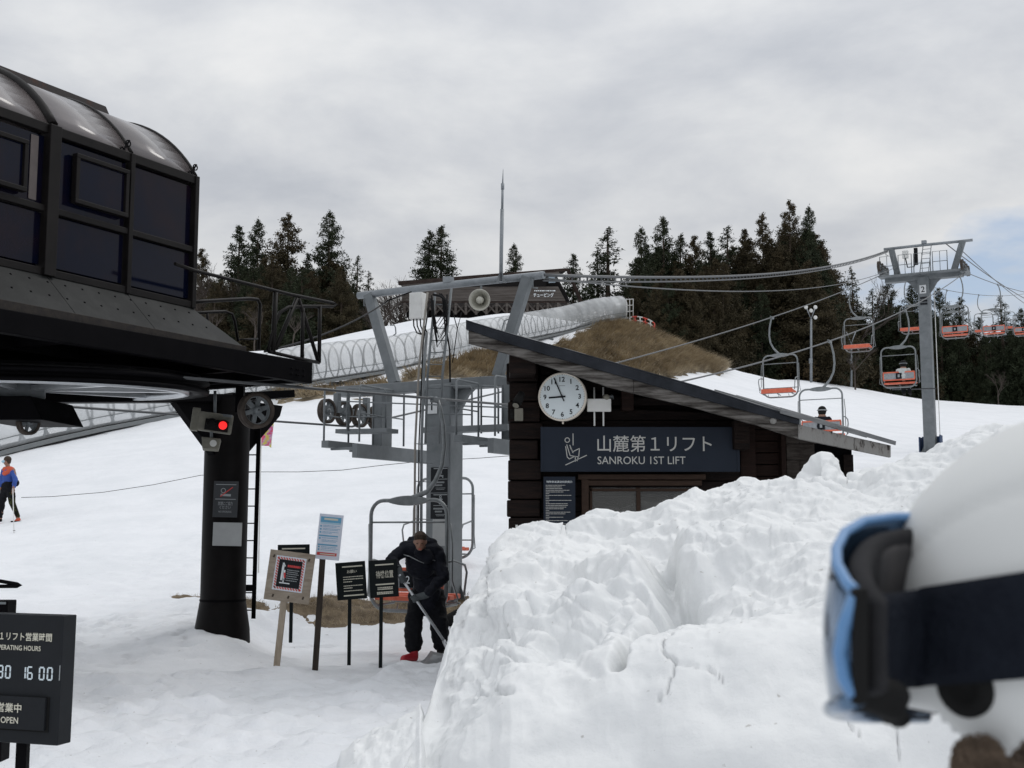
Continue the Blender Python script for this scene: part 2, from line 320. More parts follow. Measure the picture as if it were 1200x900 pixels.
# ------------------------------------------------------------------ objects and meshes
XF = {}                          # object name -> world matrix of the frame its mesh is stored in
def tagp(o, label=None, cat=None, group=None, kind=None):
    if label: o['label'] = label
    if cat: o['category'] = cat
    if group: o['group'] = group
    if kind: o['kind'] = kind
    return o
def thing(name, label, cat, loc=(0,0,0), rz=0.0, group=None):
    o = bpy.data.objects.new(name, None); COL.objects.link(o); o.empty_display_size = .2
    o.location = loc; o.rotation_euler = (0, 0, rz)
    XF[o] = Matrix.Translation(Vector(loc)) @ Matrix.Rotation(rz, 4, 'Z')
    return tagp(o, label, cat, group)
class MB:
    def __init__(s): s.v = []; s.f = []; s.sm = []
    def add(s, vs, fs, smooth=False):
        n = len(s.v); s.v += [tuple(p) for p in vs]; s.f += [tuple(i+n for i in f) for f in fs]; s.sm += [smooth]*len(fs); return s
    def hexa(s, p):               # 8 points: bottom 4 ccw, top 4 ccw
        return s.add(p, [(0,3,2,1),(4,5,6,7),(0,1,5,4),(1,2,6,5),(2,3,7,6),(3,0,4,7)])
    def box(s, c, size, X=Vector((1,0,0)), Y=Vector((0,1,0)), Z=Vector((0,0,1))):
        c = Vector(c); hx, hy, hz = [q/2 for q in size]
        P = lambda a, b, d: c + X*(a*hx) + Y*(b*hy) + Z*(d*hz)
        return s.hexa([P(-1,-1,-1),P(1,-1,-1),P(1,1,-1),P(-1,1,-1),P(-1,-1,1),P(1,-1,1),P(1,1,1),P(-1,1,1)])
    def bar(s, p0, p1, w_, h_, up=Vector((0,0,1))):
        p0, p1 = Vector(p0), Vector(p1); d = (p1-p0); L_ = d.length; d.normalize()
        x = d.cross(up)
        if x.length < 1e-3: x = d.cross(Vector((0,1,0)))
        x.normalize(); z = x.cross(d)
        return s.box((p0+p1)/2, (w_, L_, h_), x, d, z)
    def tube(s, pts, r, seg=8, closed=False, caps=True):
        pts = [Vector(p) for p in pts]; n = len(pts)
        rr = r if isinstance(r, (list, tuple)) else [r]*n
        vs = []; prev = None
        for i, p in enumerate(pts):
            a = pts[(i-1) % n] if (closed or i > 0) else p; b = pts[(i+1) % n] if (closed or i < n-1) else p
            d = (b-a); d = d.normalized() if d.length > 1e-9 else Vector((0,0,1))
            if prev is None:
                x = d.cross(Vector((0,0,1)))
                if x.length < .1: x = d.cross(Vector((0,1,0)))
            else: x = prev - d*prev.dot(d)
            x.normalize(); prev = x; y = d.cross(x)
            for k in range(seg):
                t = 2*PI*k/seg; vs.append(p + (x*math.cos(t) + y*math.sin(t))*rr[i])
        fs = []
        for i in range(n if closed else n-1):
            j = (i+1) % n
            for k in range(seg):
                l = (k+1) % seg; fs.append((i*seg+k, i*seg+l, j*seg+l, j*seg+k))
        s.add(vs, fs, True)
        if caps and not closed:
            m_ = len(s.v)-len(vs)
            s.f.append(tuple(m_+k for k in reversed(range(seg)))); s.f.append(tuple(m_+(n-1)*seg+k for k in range(seg))); s.sm += [False, False]
        return s
    def lathe(s, prof, o, axis=Vector((0,0,1)), seg=24, smooth=True, closed=False):
        """prof: (radius, height) along axis"""
        axis = Vector(axis).normalized(); x = axis.cross(Vector((0,0,1)))
        if x.length < .1: x = axis.cross(Vector((0,1,0)))
        x.normalize(); y = axis.cross(x); o = Vector(o); vs = []; n = len(prof)
        for r_, h_ in prof:
            for k in range(seg):
                t = 2*PI*k/seg; vs.append(o + axis*h_ + (x*math.cos(t)+y*math.sin(t))*max(r_, 1e-4))
        fs = []
        for i in range(n if closed else n-1):
            j = (i+1) % n
            for k in range(seg):
                l = (k+1) % seg; fs.append((i*seg+k, i*seg+l, j*seg+l, j*seg+k))
        return s.add(vs, fs, smooth)
    def prism(s, poly, off):      # planar polygon points (3d), offset vector
        poly = [Vector(p) for p in poly]; n = len(poly); off = Vector(off)
        vs = poly + [p+off for p in poly]
        return s.add(vs, [tuple(reversed(range(n))), tuple(range(n, 2*n))] + [(i, (i+1) % n, n+(i+1) % n, n+i) for i in range(n)])
    def ball(s, c, r, seg=12, rings=8):
        c = Vector(c); r = Vector(r) if not isinstance(r, (int, float)) else Vector((r, r, r))
        vs = []; 
        for i in range(rings+1):
            t = PI*i/rings
            for k in range(seg):
                a = 2*PI*k/seg; q = max(math.sin(t), 1e-4)
                vs.append(c + Vector((r.x*q*math.cos(a), r.y*q*math.sin(a), -r.z*math.cos(t))))
        return s.add(vs, [(i*seg+k, i*seg+(k+1) % seg, (i+1)*seg+(k+1) % seg, (i+1)*seg+k) for i in range(rings) for k in range(seg)], True)
    def cap(s, p0, r0, p1, r1, seg=12):
        p0, p1 = Vector(p0), Vector(p1); d = (p1-p0)
        if d.length < 1e-4: return s.ball(p0, r0, seg)
        dn = d.normalized(); prof = []
        for i in range(5): t = PI/2*i/4; prof.append((r0*math.sin(t), -r0*math.cos(t)))
        L_ = d.length
        for i in range(5): t = PI/2*i/4; prof.append((r1*math.cos(t), L_+r1*math.sin(t)))
        return s.lathe(prof, p0, dn, seg)
    def mesh(s, name, m, inv=None):
        me = bpy.data.meshes.new(name)
        vs = s.v if inv is None else [tuple(inv @ Vector(p)) for p in s.v]
        me.from_pydata(vs, [], s.f); me.polygons.foreach_set('use_smooth', s.sm)
        if m is not None: me.materials.append(m)
        me.update(); return me
    def build(s, name, m, parent=None, bevel=0.0, label=None, cat=None, group=None, kind=None):
        inv = XF[parent].inverted() if parent is not None else None
        me = s.mesh(name, m if not isinstance(m, str) else M[m], inv)
        o = bpy.data.objects.new(name, me); COL.objects.link(o)
        if parent is not None: o.parent = parent; XF[o] = XF[parent]
        else: XF[o] = Matrix.Identity(4)
        if bevel:
            b = o.modifiers.new('bevel', 'BEVEL'); b.width = bevel; b.segments = 2; b.limit_method = 'ANGLE'
        return tagp(o, label, cat, group, kind)
def npmesh(name, V, Fq, m, smooth=True):
    """V (n,3) float, Fq (k,3 or 4) int"""
    me = bpy.data.meshes.new(name); n = len(V); k, c = Fq.shape
    me.vertices.add(n); me.vertices.foreach_set('co', np.asarray(V, np.float32).ravel())
    me.loops.add(k*c); me.loops.foreach_set('vertex_index', Fq.astype(np.int32).ravel())
    me.polygons.add(k); me.polygons.foreach_set('loop_start', np.arange(0, k*c, c, dtype=np.int32))
    if smooth: me.polygons.foreach_set('use_smooth', np.ones(k, bool))
    me.materials.append(m); me.update(calc_edges=True); me.validate(); return me
def add_mesh(me, name, parent=None, **k):
    o = bpy.data.objects.new(name, me); COL.objects.link(o)
    if parent is not None: o.parent = parent; XF[o] = XF[parent]
    else: XF[o] = Matrix.Identity(4)
    return tagp(o, **k)
def copy_tree(o, parent=None):
    c = o.copy(); COL.objects.link(c); c.parent = parent
    for ch in [q for q in KIDS.get(o, [])]: copy_tree(ch, c)
    return c
KIDS = {}
def index_kids():
    KIDS.clear()
    for o in COL.objects:
        if o.parent: KIDS.setdefault(o.parent, []).append(o)
def blob(name, parts, m, parent, voxel=.012, smooth=6, keep=None):
    """parts: capsules (p0,r0,p1,r1) or ellipsoids (c, Vector r): one continuous surface"""
    mb = MB()
    for q in parts:
        if len(q) == 4: mb.cap(*q)
        else: mb.ball(q[0], q[1])
    inv = XF[parent].inverted(); me = mb.mesh(name, M[m] if isinstance(m, str) else m, inv)
    o = bpy.data.objects.new(name, me); COL.objects.link(o)
    r = o.modifiers.new('r', 'REMESH'); r.mode = 'VOXEL'; r.voxel_size = voxel; r.use_smooth_shade = True
    sm = o.modifiers.new('s', 'SMOOTH'); sm.factor = .5; sm.iterations = smooth
    dg = bpy.context.evaluated_depsgraph_get(); me2 = bpy.data.meshes.new_from_object(o.evaluated_get(dg))
    if not me2.materials: me2.materials.append(M[m] if isinstance(m, str) else m)
    o.modifiers.clear()
    if m in ('black_cloth', 'trouser', 'blue_cloth', 'white_cloth') and len(me2.vertices):
        co = np.empty(len(me2.vertices)*3, np.float32); me2.vertices.foreach_get('co', co); co = co.reshape(-1, 3).astype(float)
        nn = np.array([v.normal[:] for v in me2.vertices]); q = co+3.7*len(parts)
        f_ = (1-np.abs(fbm(q[:,0]*5.5+q[:,2]*3, q[:,1]*5.5, q[:,2]*8.5, 3, 7)))-.65
        co += nn*(f_*.022)[:, None]; me2.vertices.foreach_set('co', co.astype(np.float32).ravel()); me2.update()
    o.data = me2; me2.polygons.foreach_set('use_smooth', [True]*len(me2.polygons))
    o.parent = parent; XF[o] = XF[parent]; return o
class Frame:
    """a flat face in the place: centre, right, up, normal towards the viewer"""
    def __init__(s, c, yaw=0.0, roll=0.0, pitch=0.0):
        R_ = Matrix.Rotation(yaw, 3, 'Z') @ Matrix.Rotation(pitch, 3, 'X') @ Matrix.Rotation(roll, 3, 'Y')
        s.c = Vector(c); s.x = R_ @ Vector((1,0,0)); s.z = R_ @ Vector((0,0,1)); s.n = R_ @ Vector((0,-1,0))
    def p(s, x, z, n=0.0): return s.c + s.x*x + s.z*z + s.n*n
    def plate(s, mb, x, z, w_, h_, t_, n=0.0):    # n = where its back sits
        return mb.box(s.p(x, z, n+t_/2), (w_, t_, h_), s.x, -s.n, s.z)
    def bar(s, mb, x0, z0, x1, z1, w_, t_, n=0.0):
        a, b = s.p(x0, z0, n+t_/2), s.p(x1, z1, n+t_/2); d = (b-a); L_ = d.length; d.normalize()
        return mb.box((a+b)/2, (L_, t_, w_), d, -s.n, s.n.cross(d)*-1)
    def ring(s, mb, x, z, r_, w_, t_, n=0.0, seg=20, a0=0, a1=2*PI):
        k = seg; pts = [(x+r_*math.cos(a0+(a1-a0)*i/k), z+r_*math.sin(a0+(a1-a0)*i/k)) for i in range(k+1)]
        for (xa, za), (xb, zb) in zip(pts, pts[1:]): s.bar(mb, xa, za, xb, zb, w_, t_, n)
        return mb
    def disc(s, mb, x, z, r_, t_, n=0.0, seg=40):
        pts = [s.p(x+r_*math.cos(2*PI*i/seg), z+r_*math.sin(2*PI*i/seg), n) for i in range(seg)]
        return mb.prism(pts, s.n*t_)
_txt = {}
def text(body, fr, x, z, h, parent, m='letter', n=0.001, width=None, align='CENTER', bold=0.0, name='lettering', t=.002):
    key = (body, bold)
    if key not in _txt:
        cu = bpy.data.curves.new('t', 'FONT'); cu.body = body; cu.size = 1; cu.resolution_u = 3
        cu.fill_mode = 'BOTH'; cu.offset = bold
        o = bpy.data.objects.new('t', cu); COL.objects.link(o)
        dg = bpy.context.evaluated_depsgraph_get(); me = bpy.data.meshes.new_from_object(o.evaluated_get(dg))
        bpy.data.objects.remove(o); bpy.data.curves.remove(cu)
        v = np.array([q.co[:2] for q in me.vertices]); f = [tuple(p.vertices) for p in me.polygons]
        bpy.data.meshes.remove(me); _txt[key] = (v, f)
    v, f = _txt[key]
    if not len(v): return None
    lo, hi = v.min(0), v.max(0); sc = h/(hi[1]-lo[1]); sx = sc if width is None else width/(hi[0]-lo[0])
    if align == 'CENTER': ox = -(lo[0]+hi[0])/2*sx
    elif align == 'LEFT': ox = -lo[0]*sx
    else: ox = -hi[0]*sx
    oz = -(lo[1]+hi[1])/2*sc
    pts = [fr.p(x+ox+q[0]*sx, z+oz+q[1]*sc, n+t) for q in v]
    mb = MB(); mb.add(pts, f)
    return mb.build(name, m, parent)
# ------------------------------------------------------------------ terrain
PROF = {  # photo column: [(distance, photo row or ('z', height))]
 -500: [(12,('z',0)),(16,('z',.25)),(20,('z',.5)),(31,612),(44,545),(85,470),(130,455),(200,('z',24))],
 0:    [(12,('z',0)),(15.7,('z',.22)),(20,('z',.55)),(31,612),(44,531),(50,520),(90,435),(130,430),(200,('z',28))],
 100:  [(12,('z',0)),(15.7,('z',.30)),(20,('z',.60)),(31,600),(47.8,509),(54,498),(90,430),(130,430),(200,('z',28))],
 220:  [(12,('z',0)),(14.2,('z',.06)),(15.0,('z',.42)),(16.0,('z',.50)),(20,('z',.58)),(31,594),(52,486),(60,470),(90,415),(100,412),(130,('z',15.5)),(200,('z',16))],
 270:  [(12.5,('z',0)),(14.5,('z',.06)),(15.1,('z',.42)),(16.2,('z',.50)),(20,('z',.55)),(31,592),(54,480),(60,467),(88,412),(100,('z',15.8)),(130,('z',14)),(200,('z',14))],
 320:  [(13,('z',0)),(16.5,('z',.10)),(18.5,('z',.2)),(20,('z',.52)),(31,590),(56,474),(60,461),(88,411),(100,('z',15.8)),(130,('z',14)),(200,('z',14))],
 400:  [(13,('z',0)),(17,('z',.04)),(18.5,('z',.18)),(20,('z',.55)),(31,586),(55,474),(60,459),(65,447),(90,391),(100,('z',16.8)),(130,('z',15)),(200,('z',15))],
 500:  [(14,('z',0)),(17,('z',.04)),(18.7,('z',.2)),(20,('z',.52)),(31,583),(58,466),(66,436),(73,426),(92,368),(104,('z',18.0)),(130,('z',18)),(200,('z',17))],
 600:  [(14,('z',0)),(17.5,('z',.05)),(18.7,('z',.2)),(20.3,('z',.45)),(31,580),(68,452),(78,410),(84.6,403),(98,363),(108,('z',19.3)),(130,('z',19.3)),(200,('z',18))],
 700:  [(14,('z',0)),(20,('z',.4)),(31,580),(57,520),(82,450),(92,398),(99,381),(105,377),(112,('z',18.6)),(130,('z',17)),(200,('z',16))],
 740:  [(14,('z',0)),(20,('z',.4)),(31,578),(57,520),(82,449),(94,396),(99.5,380),(106,377),(112,('z',17.5)),(130,('z',14.5)),(200,('z',14))],
 800:  [(14,('z',0)),(20,('z',.4)),(31,576),(57,522),(84,445),(90,436),(98,408),(102,404),(108,('z',15.5)),(120,('z',13.5)),(200,('z',13))],
 845:  [(14,('z',0)),(20,('z',.4)),(31,576),(57,524),(86,447),(96,432),(103,427),(110,('z',15)),(150,('z',14.6)),(200,('z',14))],
 930:  [(14,('z',0)),(20,('z',.4)),(31,576),(57,526),(90,462),(118,441),(126,('z',17.1)),(160,('z',17)),(200,('z',17))],
 1000: [(14,('z',0)),(20,('z',.4)),(31,576),(57,528),(90,478),(125,453),(135,('z',16.2)),(170,('z',16)),(200,('z',16))],
 1090: [(14,('z',0)),(20,('z',.4)),(31,576),(57,530),(90,492),(135,467),(145,('z',16)),(180,('z',16)),(220,('z',16))],
 1200: [(14,('z',0)),(20,('z',.4)),(31,580),(57,540),(90,502),(142,474),(152,('z',16.2)),(190,('z',16.2)),(220,('z',16.2))],
 1700: [(14,('z',0)),(20,('z',.4)),(31,585),(57,555),(90,520),(150,480),(160,('z',16.4)),(220,('z',16.4))]}
PXS = sorted(PROF); US = np.array([(p-600)/F for p in PXS])
DG = np.exp(np.linspace(math.log(6), math.log(400), 900))
rows = []
for p in PXS:
    u_ = (p-600)/F; ds, zs = [6.0], [0.0]
    for d_, q in PROF[p]:
        ds.append(d_); zs.append(q[1] if isinstance(q, tuple) else zat(u_*d_, d_, q))
    rows.append(np.interp(DG, ds, zs))
rows = np.array(rows)
UG = np.linspace(-1.4, 1.4, 700)
TB = np.array([np.interp(UG, US, rows[:, j]) for j in range(len(DG))])      # [d, u]
def smooth1(A, k, axis):
    ker = np.hanning(2*k+3)[1:-1]; ker /= ker.sum()
    P = np.concatenate([np.repeat(A.take([0], axis), k, axis), A, np.repeat(A.take([-1], axis), k, axis)], axis)
    return np.apply_along_axis(lambda r: np.convolve(r, ker, 'valid'), axis, P)
TB = smooth1(TB, 7, 0); TB = smooth1(TB, 7, 1)
def H0(x, y):
    x = np.asarray(x, float); y = np.asarray(y, float)
    d = np.clip(y, 6, 399); u = np.clip(x/np.maximum(y, 6), -1.39, 1.39)
    fi = np.log(d/6)/math.log(400/6)*(len(DG)-1); fj = (u+1.4)/2.8*(len(UG)-1)
    i = np.minimum(fi.astype(int), len(DG)-2); j = np.minimum(fj.astype(int), len(UG)-2); a = fi-i; b = fj-j
    return (TB[i,j]*(1-a)+TB[i+1,j]*a)*(1-b) + (TB[i,j+1]*(1-a)+TB[i+1,j+1]*a)*b
def sstep(a, b, x): t = np.clip((x-a)/(b-a), 0, 1); return t*t*(3-2*t)
def track(x, y, pts, wd):
    """distance weight to a polyline in the ground plane"""
    best = np.full(np.shape(x), 1e9)
    for (ax, ay), (bx, by) in zip(pts, pts[1:]):
        dx, dy = bx-ax, by-ay; t = np.clip(((x-ax)*dx+(y-ay)*dy)/(dx*dx+dy*dy), 0, 1)
        best = np.minimum(best, np.hypot(x-ax-t*dx, y-ay-t*dy))
    return np.exp(-(best/wd)**2)
def gp(px, py): r = ray(px, py); k = -EYE/r.z; return (r.x*k, r.y*k)
def H(x, y):
    h = H0(x, y)
    x = np.asarray(x, float); y = np.asarray(y, float)
    near = sstep(3, 6, y)*(1-sstep(24, 34, y))
    h = h + near*(.035*fbm(x*.7, y*.9, 0, 3, 3) + .038*np.abs(fbm(x*2.1, y*3.3, 0, 4, 8)) + .028*fbm(x*4.5, y*6, 0, 4, 21, .6)*(.35+.65*sstep(-.2,.5,vnoise(x*.5,y*.5,0,99))))
    # packed lane crossing behind the near snow, cut a little lower, with a ragged lip
    lane = track(x, y, [gp(60, 775), gp(200, 768), gp(330, 760)], .55)
    lip = track(x, y, [gp(90, 803), gp(180, 812), gp(300, 815), gp(430, 800), gp(515, 790)], .28)
    lip2 = track(x, y, [gp(90, 758), gp(210, 752), gp(300, 742), gp(420, 735)], .3)
    rag = .5+.5*fbm(x*2.2, y*2.2, 0, 3, 40)
    py = 622+F*EYE/np.maximum(y, 4); px = 600+F*x/np.maximum(y, 4)
    wob = 5*fbm(x*1.6, y*1.6, 0, 3, 44)
    up = np.interp(px, [-100,90,170,310,430,540], [778,774,759,747,745,748])+wob*.7; lo = np.interp(px, [-100,90,190,330,420,520], [803,801,803,793,802,780])+wob*1.5
    cut = sstep(-3, 5, py-up)*(1-sstep(-5, 3, py-lo))*near
    smooth = H0(x, y) + .02*fbm(x*.5, y*.8, 0, 2, 3) + .006*np.sin((x*.35-y)*19+2*vnoise(x, y, 0, 71))*sstep(-.3,.4,vnoise(x*.6,y*.6,0,72)) + .012*fbm(x*5, y*7, 0, 3, 21)
    h = (h + .05*np.exp(-((py-lo-3)/7)**2)*near*np.clip(.5+1.1*rag, .1, 1.9) + .045*np.exp(-((py-up+3)/5)**2)*near*rag)*(1-cut) + (smooth-.05)*cut
    # lumpy shovelled snow close by
    lump = (1-sstep(10.5, 12.8, y))*sstep(3.5, 6, y)
    h = h + lump*(.09*np.abs(fbm(x*1.5, y*1.9, 0, 4, 61)) + .04*np.abs(vnoise(x*5, y*5, 0, 65)))
    # heaps around the pole foot
    for (px_, py_, hh_, rr_) in ((300, 742, .17, .28), (330, 738, .14, .35), (385, 735, .12, .4), (232, 748, .10, .35), (455, 742, .10, .5)):
        gx_, gy_ = gp(px_, py_); gy2 = gy_*.92; gx2 = gx_*.92
        h = h + hh_*np.exp(-(((x-gx2)**2+(y-gy2)**2)/rr_**2))*(.8+.4*rag)
    far = sstep(24, 34, y)*(1-sstep(250, 380, y))
    h = h + far*(.10*fbm(x*.12, y*.12, 0, 3, 5) + .03*fbm(x*.7, y*.7, 0, 3, 6)*(1-sstep(60, 100, y)))
    return h
def hz(x, y): return float(H(np.array([x]), np.array([y]))[0])
def axis_(*segs):
    r = []
    for a, b, st in segs: r += list(np.arange(a, b, st))
    return np.array(r + [segs[-1][1]])
GX = axis_((-3000,-300,300),(-300,-110,12),(-110,-30,1.2),(-30,-11,.3),(-11,-6.6,.10),(-6.6,1,.052),(1,8,.12),(8,30,.3),(30,140,1.2),(140,300,12),(300,3000,300))
GY = axis_((-400,-20,40),(-20,3,2.3),(3,7,.10),(7,17.5,.052),(17.5,24,.1),(24,60,.32),(60,150,.6),(150,400,10),(400,4000,300))
X_, Y_ = np.meshgrid(GX, GY); Z_ = H(X_, Y_)
# bootprints and scuffs trodden into the snow round the lift
rp = np.random.default_rng(5)
def dent(x, y, a, la, lb, dp):
    i0, i1 = np.searchsorted(GX, [x-.4, x+.4]); j0, j1 = np.searchsorted(GY, [y-.4, y+.4]); xs, ys = X_[j0:j1, i0:i1]-x, Y_[j0:j1, i0:i1]-y
    p, q = xs*math.cos(a)+ys*math.sin(a), -xs*math.sin(a)+ys*math.cos(a); r2 = (p/la)**2+(q/lb)**2
    Z_[j0:j1, i0:i1] += -dp*np.exp(-r2**2) + .35*dp*np.exp(-((np.sqrt(r2)-1.45)/.35)**2)
for path in range(16):
    x, y, a = rp.uniform(-5.5, .2), rp.uniform(8.5, 17), rp.uniform(-.5, .5)+(PI if rp.random() < .5 else 0)
    for k in range(14):
        a += rp.normal(0, .10); x += .62*math.cos(a); y += .42*math.sin(a); sd_ = .11*(1 if k % 2 else -1)
        dent(x-sd_*math.sin(a), y+sd_*math.cos(a), a+rp.normal(0, .15), .15, .065, rp.uniform(.02, .05))
for k in range(420): dent(rp.uniform(-6.2, .3), rp.uniform(8, 15), rp.uniform(0, PI), rp.uniform(.07, .2), rp.uniform(.04, .08), rp.uniform(.008, .035))
for k in range(200): dent(rp.uniform(-6.4, -3.6), rp.uniform(15, 17.3), rp.uniform(0, PI), rp.uniform(.07, .16), rp.uniform(.04, .07), rp.uniform(.008, .03))
V = np.stack([X_, Y_, Z_], -1).reshape(-1, 3); nx, ny = len(GX), len(GY)
I = np.arange(nx*ny).reshape(ny, nx)
Q = np.stack([I[:-1,:-1], I[:-1,1:], I[1:,1:], I[1:,:-1]], -1).reshape(-1, 4)
ground = add_mesh(npmesh('snow_ground', V, Q, M['snow']), 'snow_ground', kind='structure', label='snow covered ground and ski slope rising behind the lift')

# ------------------------------------------------------------------ the shovelled snow pile in front
CREST = [(452,960,5.0),(466,925,5.3),(482,893,5.6),(497,850,6.1),(508,815,6.5),(517,785,6.8),(524,760,7.0),(534,735,7.2),(548,707,7.5),(562,684,7.8),(578,667,8.2),(590,640,8.6),
 (600,630,8.8),(612,625,9),(640,625,9),(655,631,9),(669,628,9.1),(676,616,9.2),(700,600,9.3),(750,595,9.3),(770,587,9.3),(802,576,9.3),(814,572,9.3),(826,579,9.3),(844,573,9.3),
 (848,567,9.3),(865,556,9.3),(880,554,9.3),(905,553,9.3),(920,552,9.3),(930,560,9.3),(940,550,9.3),(949,542,9.3),(953,537,9.3),(962,533,9.3),(972,536,9.3),(980,546,9.3),(985,552,9.3),(990,564,9.3),
 (997,559,9.3),(1008,553,9.3),(1030,550,9.4),(1060,544,9.4),(1085,534,9.5),(1110,528,9.5),(1150,517,9.5),(1200,507,9.5),(1260,500,9.4),(1340,520,9.0),(1420,600,8),(1500,760,7),(1560,960,6)]
cp, cyy, cdd = [np.array(q, float) for q in zip(*CREST)]
NP_, NT = 860, 330
pxs = np.linspace(452, 1560, NP_)
crow = np.interp(pxs, cp, cyy); cdist = np.interp(pxs, cp, cdd)
cdist = smooth1(cdist, 20, 0)
cz = np.array([max(.02, zat((p-600)/F*d_, d_, r_)) for p, d_, r_ in zip(pxs, cdist, crow)])
cz *= sstep(452, 470, pxs)*sstep(1560, 1500, pxs)
tt = np.concatenate([np.linspace(0, 1, NT-60), 1+np.linspace(.02, 1, 60)])
base = np.interp(pxs, [452,480,520,600,800,1100,1400,1560], [4.9,5.15,5.2,4.9,4.7,4.6,5,5.8])
TT, PP = np.meshgrid(tt, pxs, indexing='ij')
shape_t = [0,.03,.08,.14,.22,.35,.5,.7,.86,.95,1.0,1.12,1.35,1.7,2.0]
shape_z = [-.06,.16,.36,.50,.585,.655,.73,.83,.92,.975,1.0,.94,.70,.3,-.1]
sc_ = np.interp(TT, shape_t, shape_z)
cds = smooth1(cdist, 20, 0)
DD = np.where(TT <= 1, base[None]+(cds-base)[None]*TT, cds[None]+(TT-1)*2.6)
bl_ = sstep(540, 660, pxs); czs = smooth1(cz, 34, 0)*bl_+cz*(1-bl_); kk_ = sstep(.80, .985, TT)
ZZ = (czs[None]*(1-kk_)+cz[None]*kk_)*sc_
XX = (PP-600)/F*DD
# keep the lower wall steep where the pile was cut, and slumped elsewhere
on_face = sstep(0.0,.05,TT)*(1-sstep(.94,1.06,TT)*.82)
wall = (1-sstep(.16,.34,TT))
p3 = (XX, DD, ZZ)
big = fbm(XX*1.1, DD*1.1, ZZ*1.4, 3, 101)
w1, w1b = worley(XX*2.1+.4*vnoise(XX*2, DD*2, ZZ*2, 4), DD*1.6, ZZ*2.4, 131)
w2, w2b = worley(XX*5.5+.4*vnoise(XX*5, DD*5, ZZ*5, 14), DD*4.2, ZZ*6.0, 151)
bil = 1-np.abs(fbm(XX*3.2, DD*3.2, ZZ*4.0, 4, 171, .55))
fine = fbm(XX*14, DD*14, ZZ*16, 4, 191, .6)
chunk = sstep(-.15,.45, fbm(XX*.9, DD*.9, ZZ*.9, 2, 201)+.25*(PP > 900))
disp = .10*big + .21*(.55-w1)*(1-.8*wall)*(.5+.5*chunk) + .038*(.5-w2)*(.25+.75*chunk)*(1-.88*wall) + .07*(bil-.6)*(1-.75*wall) + .006*fine*(1-.75*wall) + .014*np.minimum(w2b-w2, .12)/.12*chunk*(1-.9*wall)
# a hollow and the cracks running down from it
def seg_d(A, B_, poly):
    best = np.full(A.shape, 1e9)
    for (ax, ay), (bx, by) in zip(poly, poly[1:]):
        dx, dy = bx-ax, by-ay; t = np.clip(((A-ax)*dx+(B_-ay)*dy)/(dx*dx+dy*dy), 0, 1)
        best = np.minimum(best, np.hypot(A-ax-t*dx, B_-ay-t*dy))
    return best
ROW = 450 - F*((ZZ-EYE)*CT-DD*ST)/(DD*CT+(ZZ-EYE)*ST)
WX = PP+7*vnoise(XX*6, DD*6, ZZ*6, 300)+3*vnoise(XX*20, DD*20, ZZ*20, 301); WY = ROW+7*vnoise(XX*6, DD*6, ZZ*6, 305)+3*vnoise(XX*20, DD*20, ZZ*20, 306)
d1 = seg_d(WX, WY, [(772,652),(778,672),(795,688)]); d2 = seg_d(WX, WY, [(778,690),(752,720),(725,765),(722,790)])
d3 = seg_d(WX, WY, [(785,745),(782,770),(792,790),(780,815),(762,830)]); d4 = seg_d(WX, WY, [(792,790),(820,800),(845,810)])
d5 = seg_d(WX, WY, [(640,682),(690,690),(730,704),(755,700)]); d6 = seg_d(WX, WY, [(980,842),(983,862),(990,872)]); d7 = seg_d(WX, WY, [(1035,855),(1037,875),(1040,890)])
d8 = seg_d(WX, WY, [(560,800),(600,820)]); d9 = seg_d(WX, WY, [(500,745),(560,732),(640,752),(700,800)])
vis = (TT < 1)
disp -= vis*(.34*np.exp(-(d1/17)**2) + .17*np.exp(-(d2/6)**2) + .028*np.exp(-(d3/1.2)**2) + .016*np.exp(-(d4/1.1)**2) + .05*np.exp(-(d5/6)**2) + .025*np.exp(-(d6/1.4)**2)+ .02*np.exp(-(d7/1.3)**2)+.04*np.exp(-(d8/4)**2)+.03*np.exp(-(d9/9)**2))
disp += vis*.07*np.exp(-(seg_d(WX, WY, [(640,655),(700,668),(748,690)])/16)**2)
dXu, dXt = np.gradient(XX, axis=1), np.gradient(XX, axis=0); dYu, dYt = np.gradient(DD, axis=1), np.gradient(DD, axis=0); dZu, dZt = np.gradient(ZZ, axis=1), np.gradient(ZZ, axis=0)
nx_, ny_, nz_ = dYu*dZt-dZu*dYt, dZu*dXt-dXu*dZt, dXu*dYt-dYu*dXt
nl = np.sqrt(nx_**2+ny_**2+nz_**2)+1e-9; nx_, ny_, nz_ = nx_/nl, ny_/nl, nz_/nl
for _ in range(1): nx_, ny_, nz_ = [smooth1(smooth1(q, 6, 0), 6, 1) for q in (nx_, ny_, nz_)]
disp *= on_face*np.clip(cz[None]/.6, .15, 1)*(.15+.85*sstep(490, 560, PP))
side = sstep(452, 560, PP)
V = np.stack([XX+nx_*disp, DD+ny_*disp, ZZ+nz_*disp*(.6+.4*side)], -1).reshape(-1, 3)
nr, nc = XX.shape; I = np.arange(nr*nc).reshape(nr, nc)
Q = np.stack([I[:-1,:-1], I[:-1,1:], I[1:,1:], I[1:,:-1]], -1).reshape(-1, 4)
pile = add_mesh(npmesh('snow_pile', V, Q, M['snow_pile']), 'snow_pile', kind='structure', label='tall pile of shovelled snow with lumps and cracks in front of the hut')
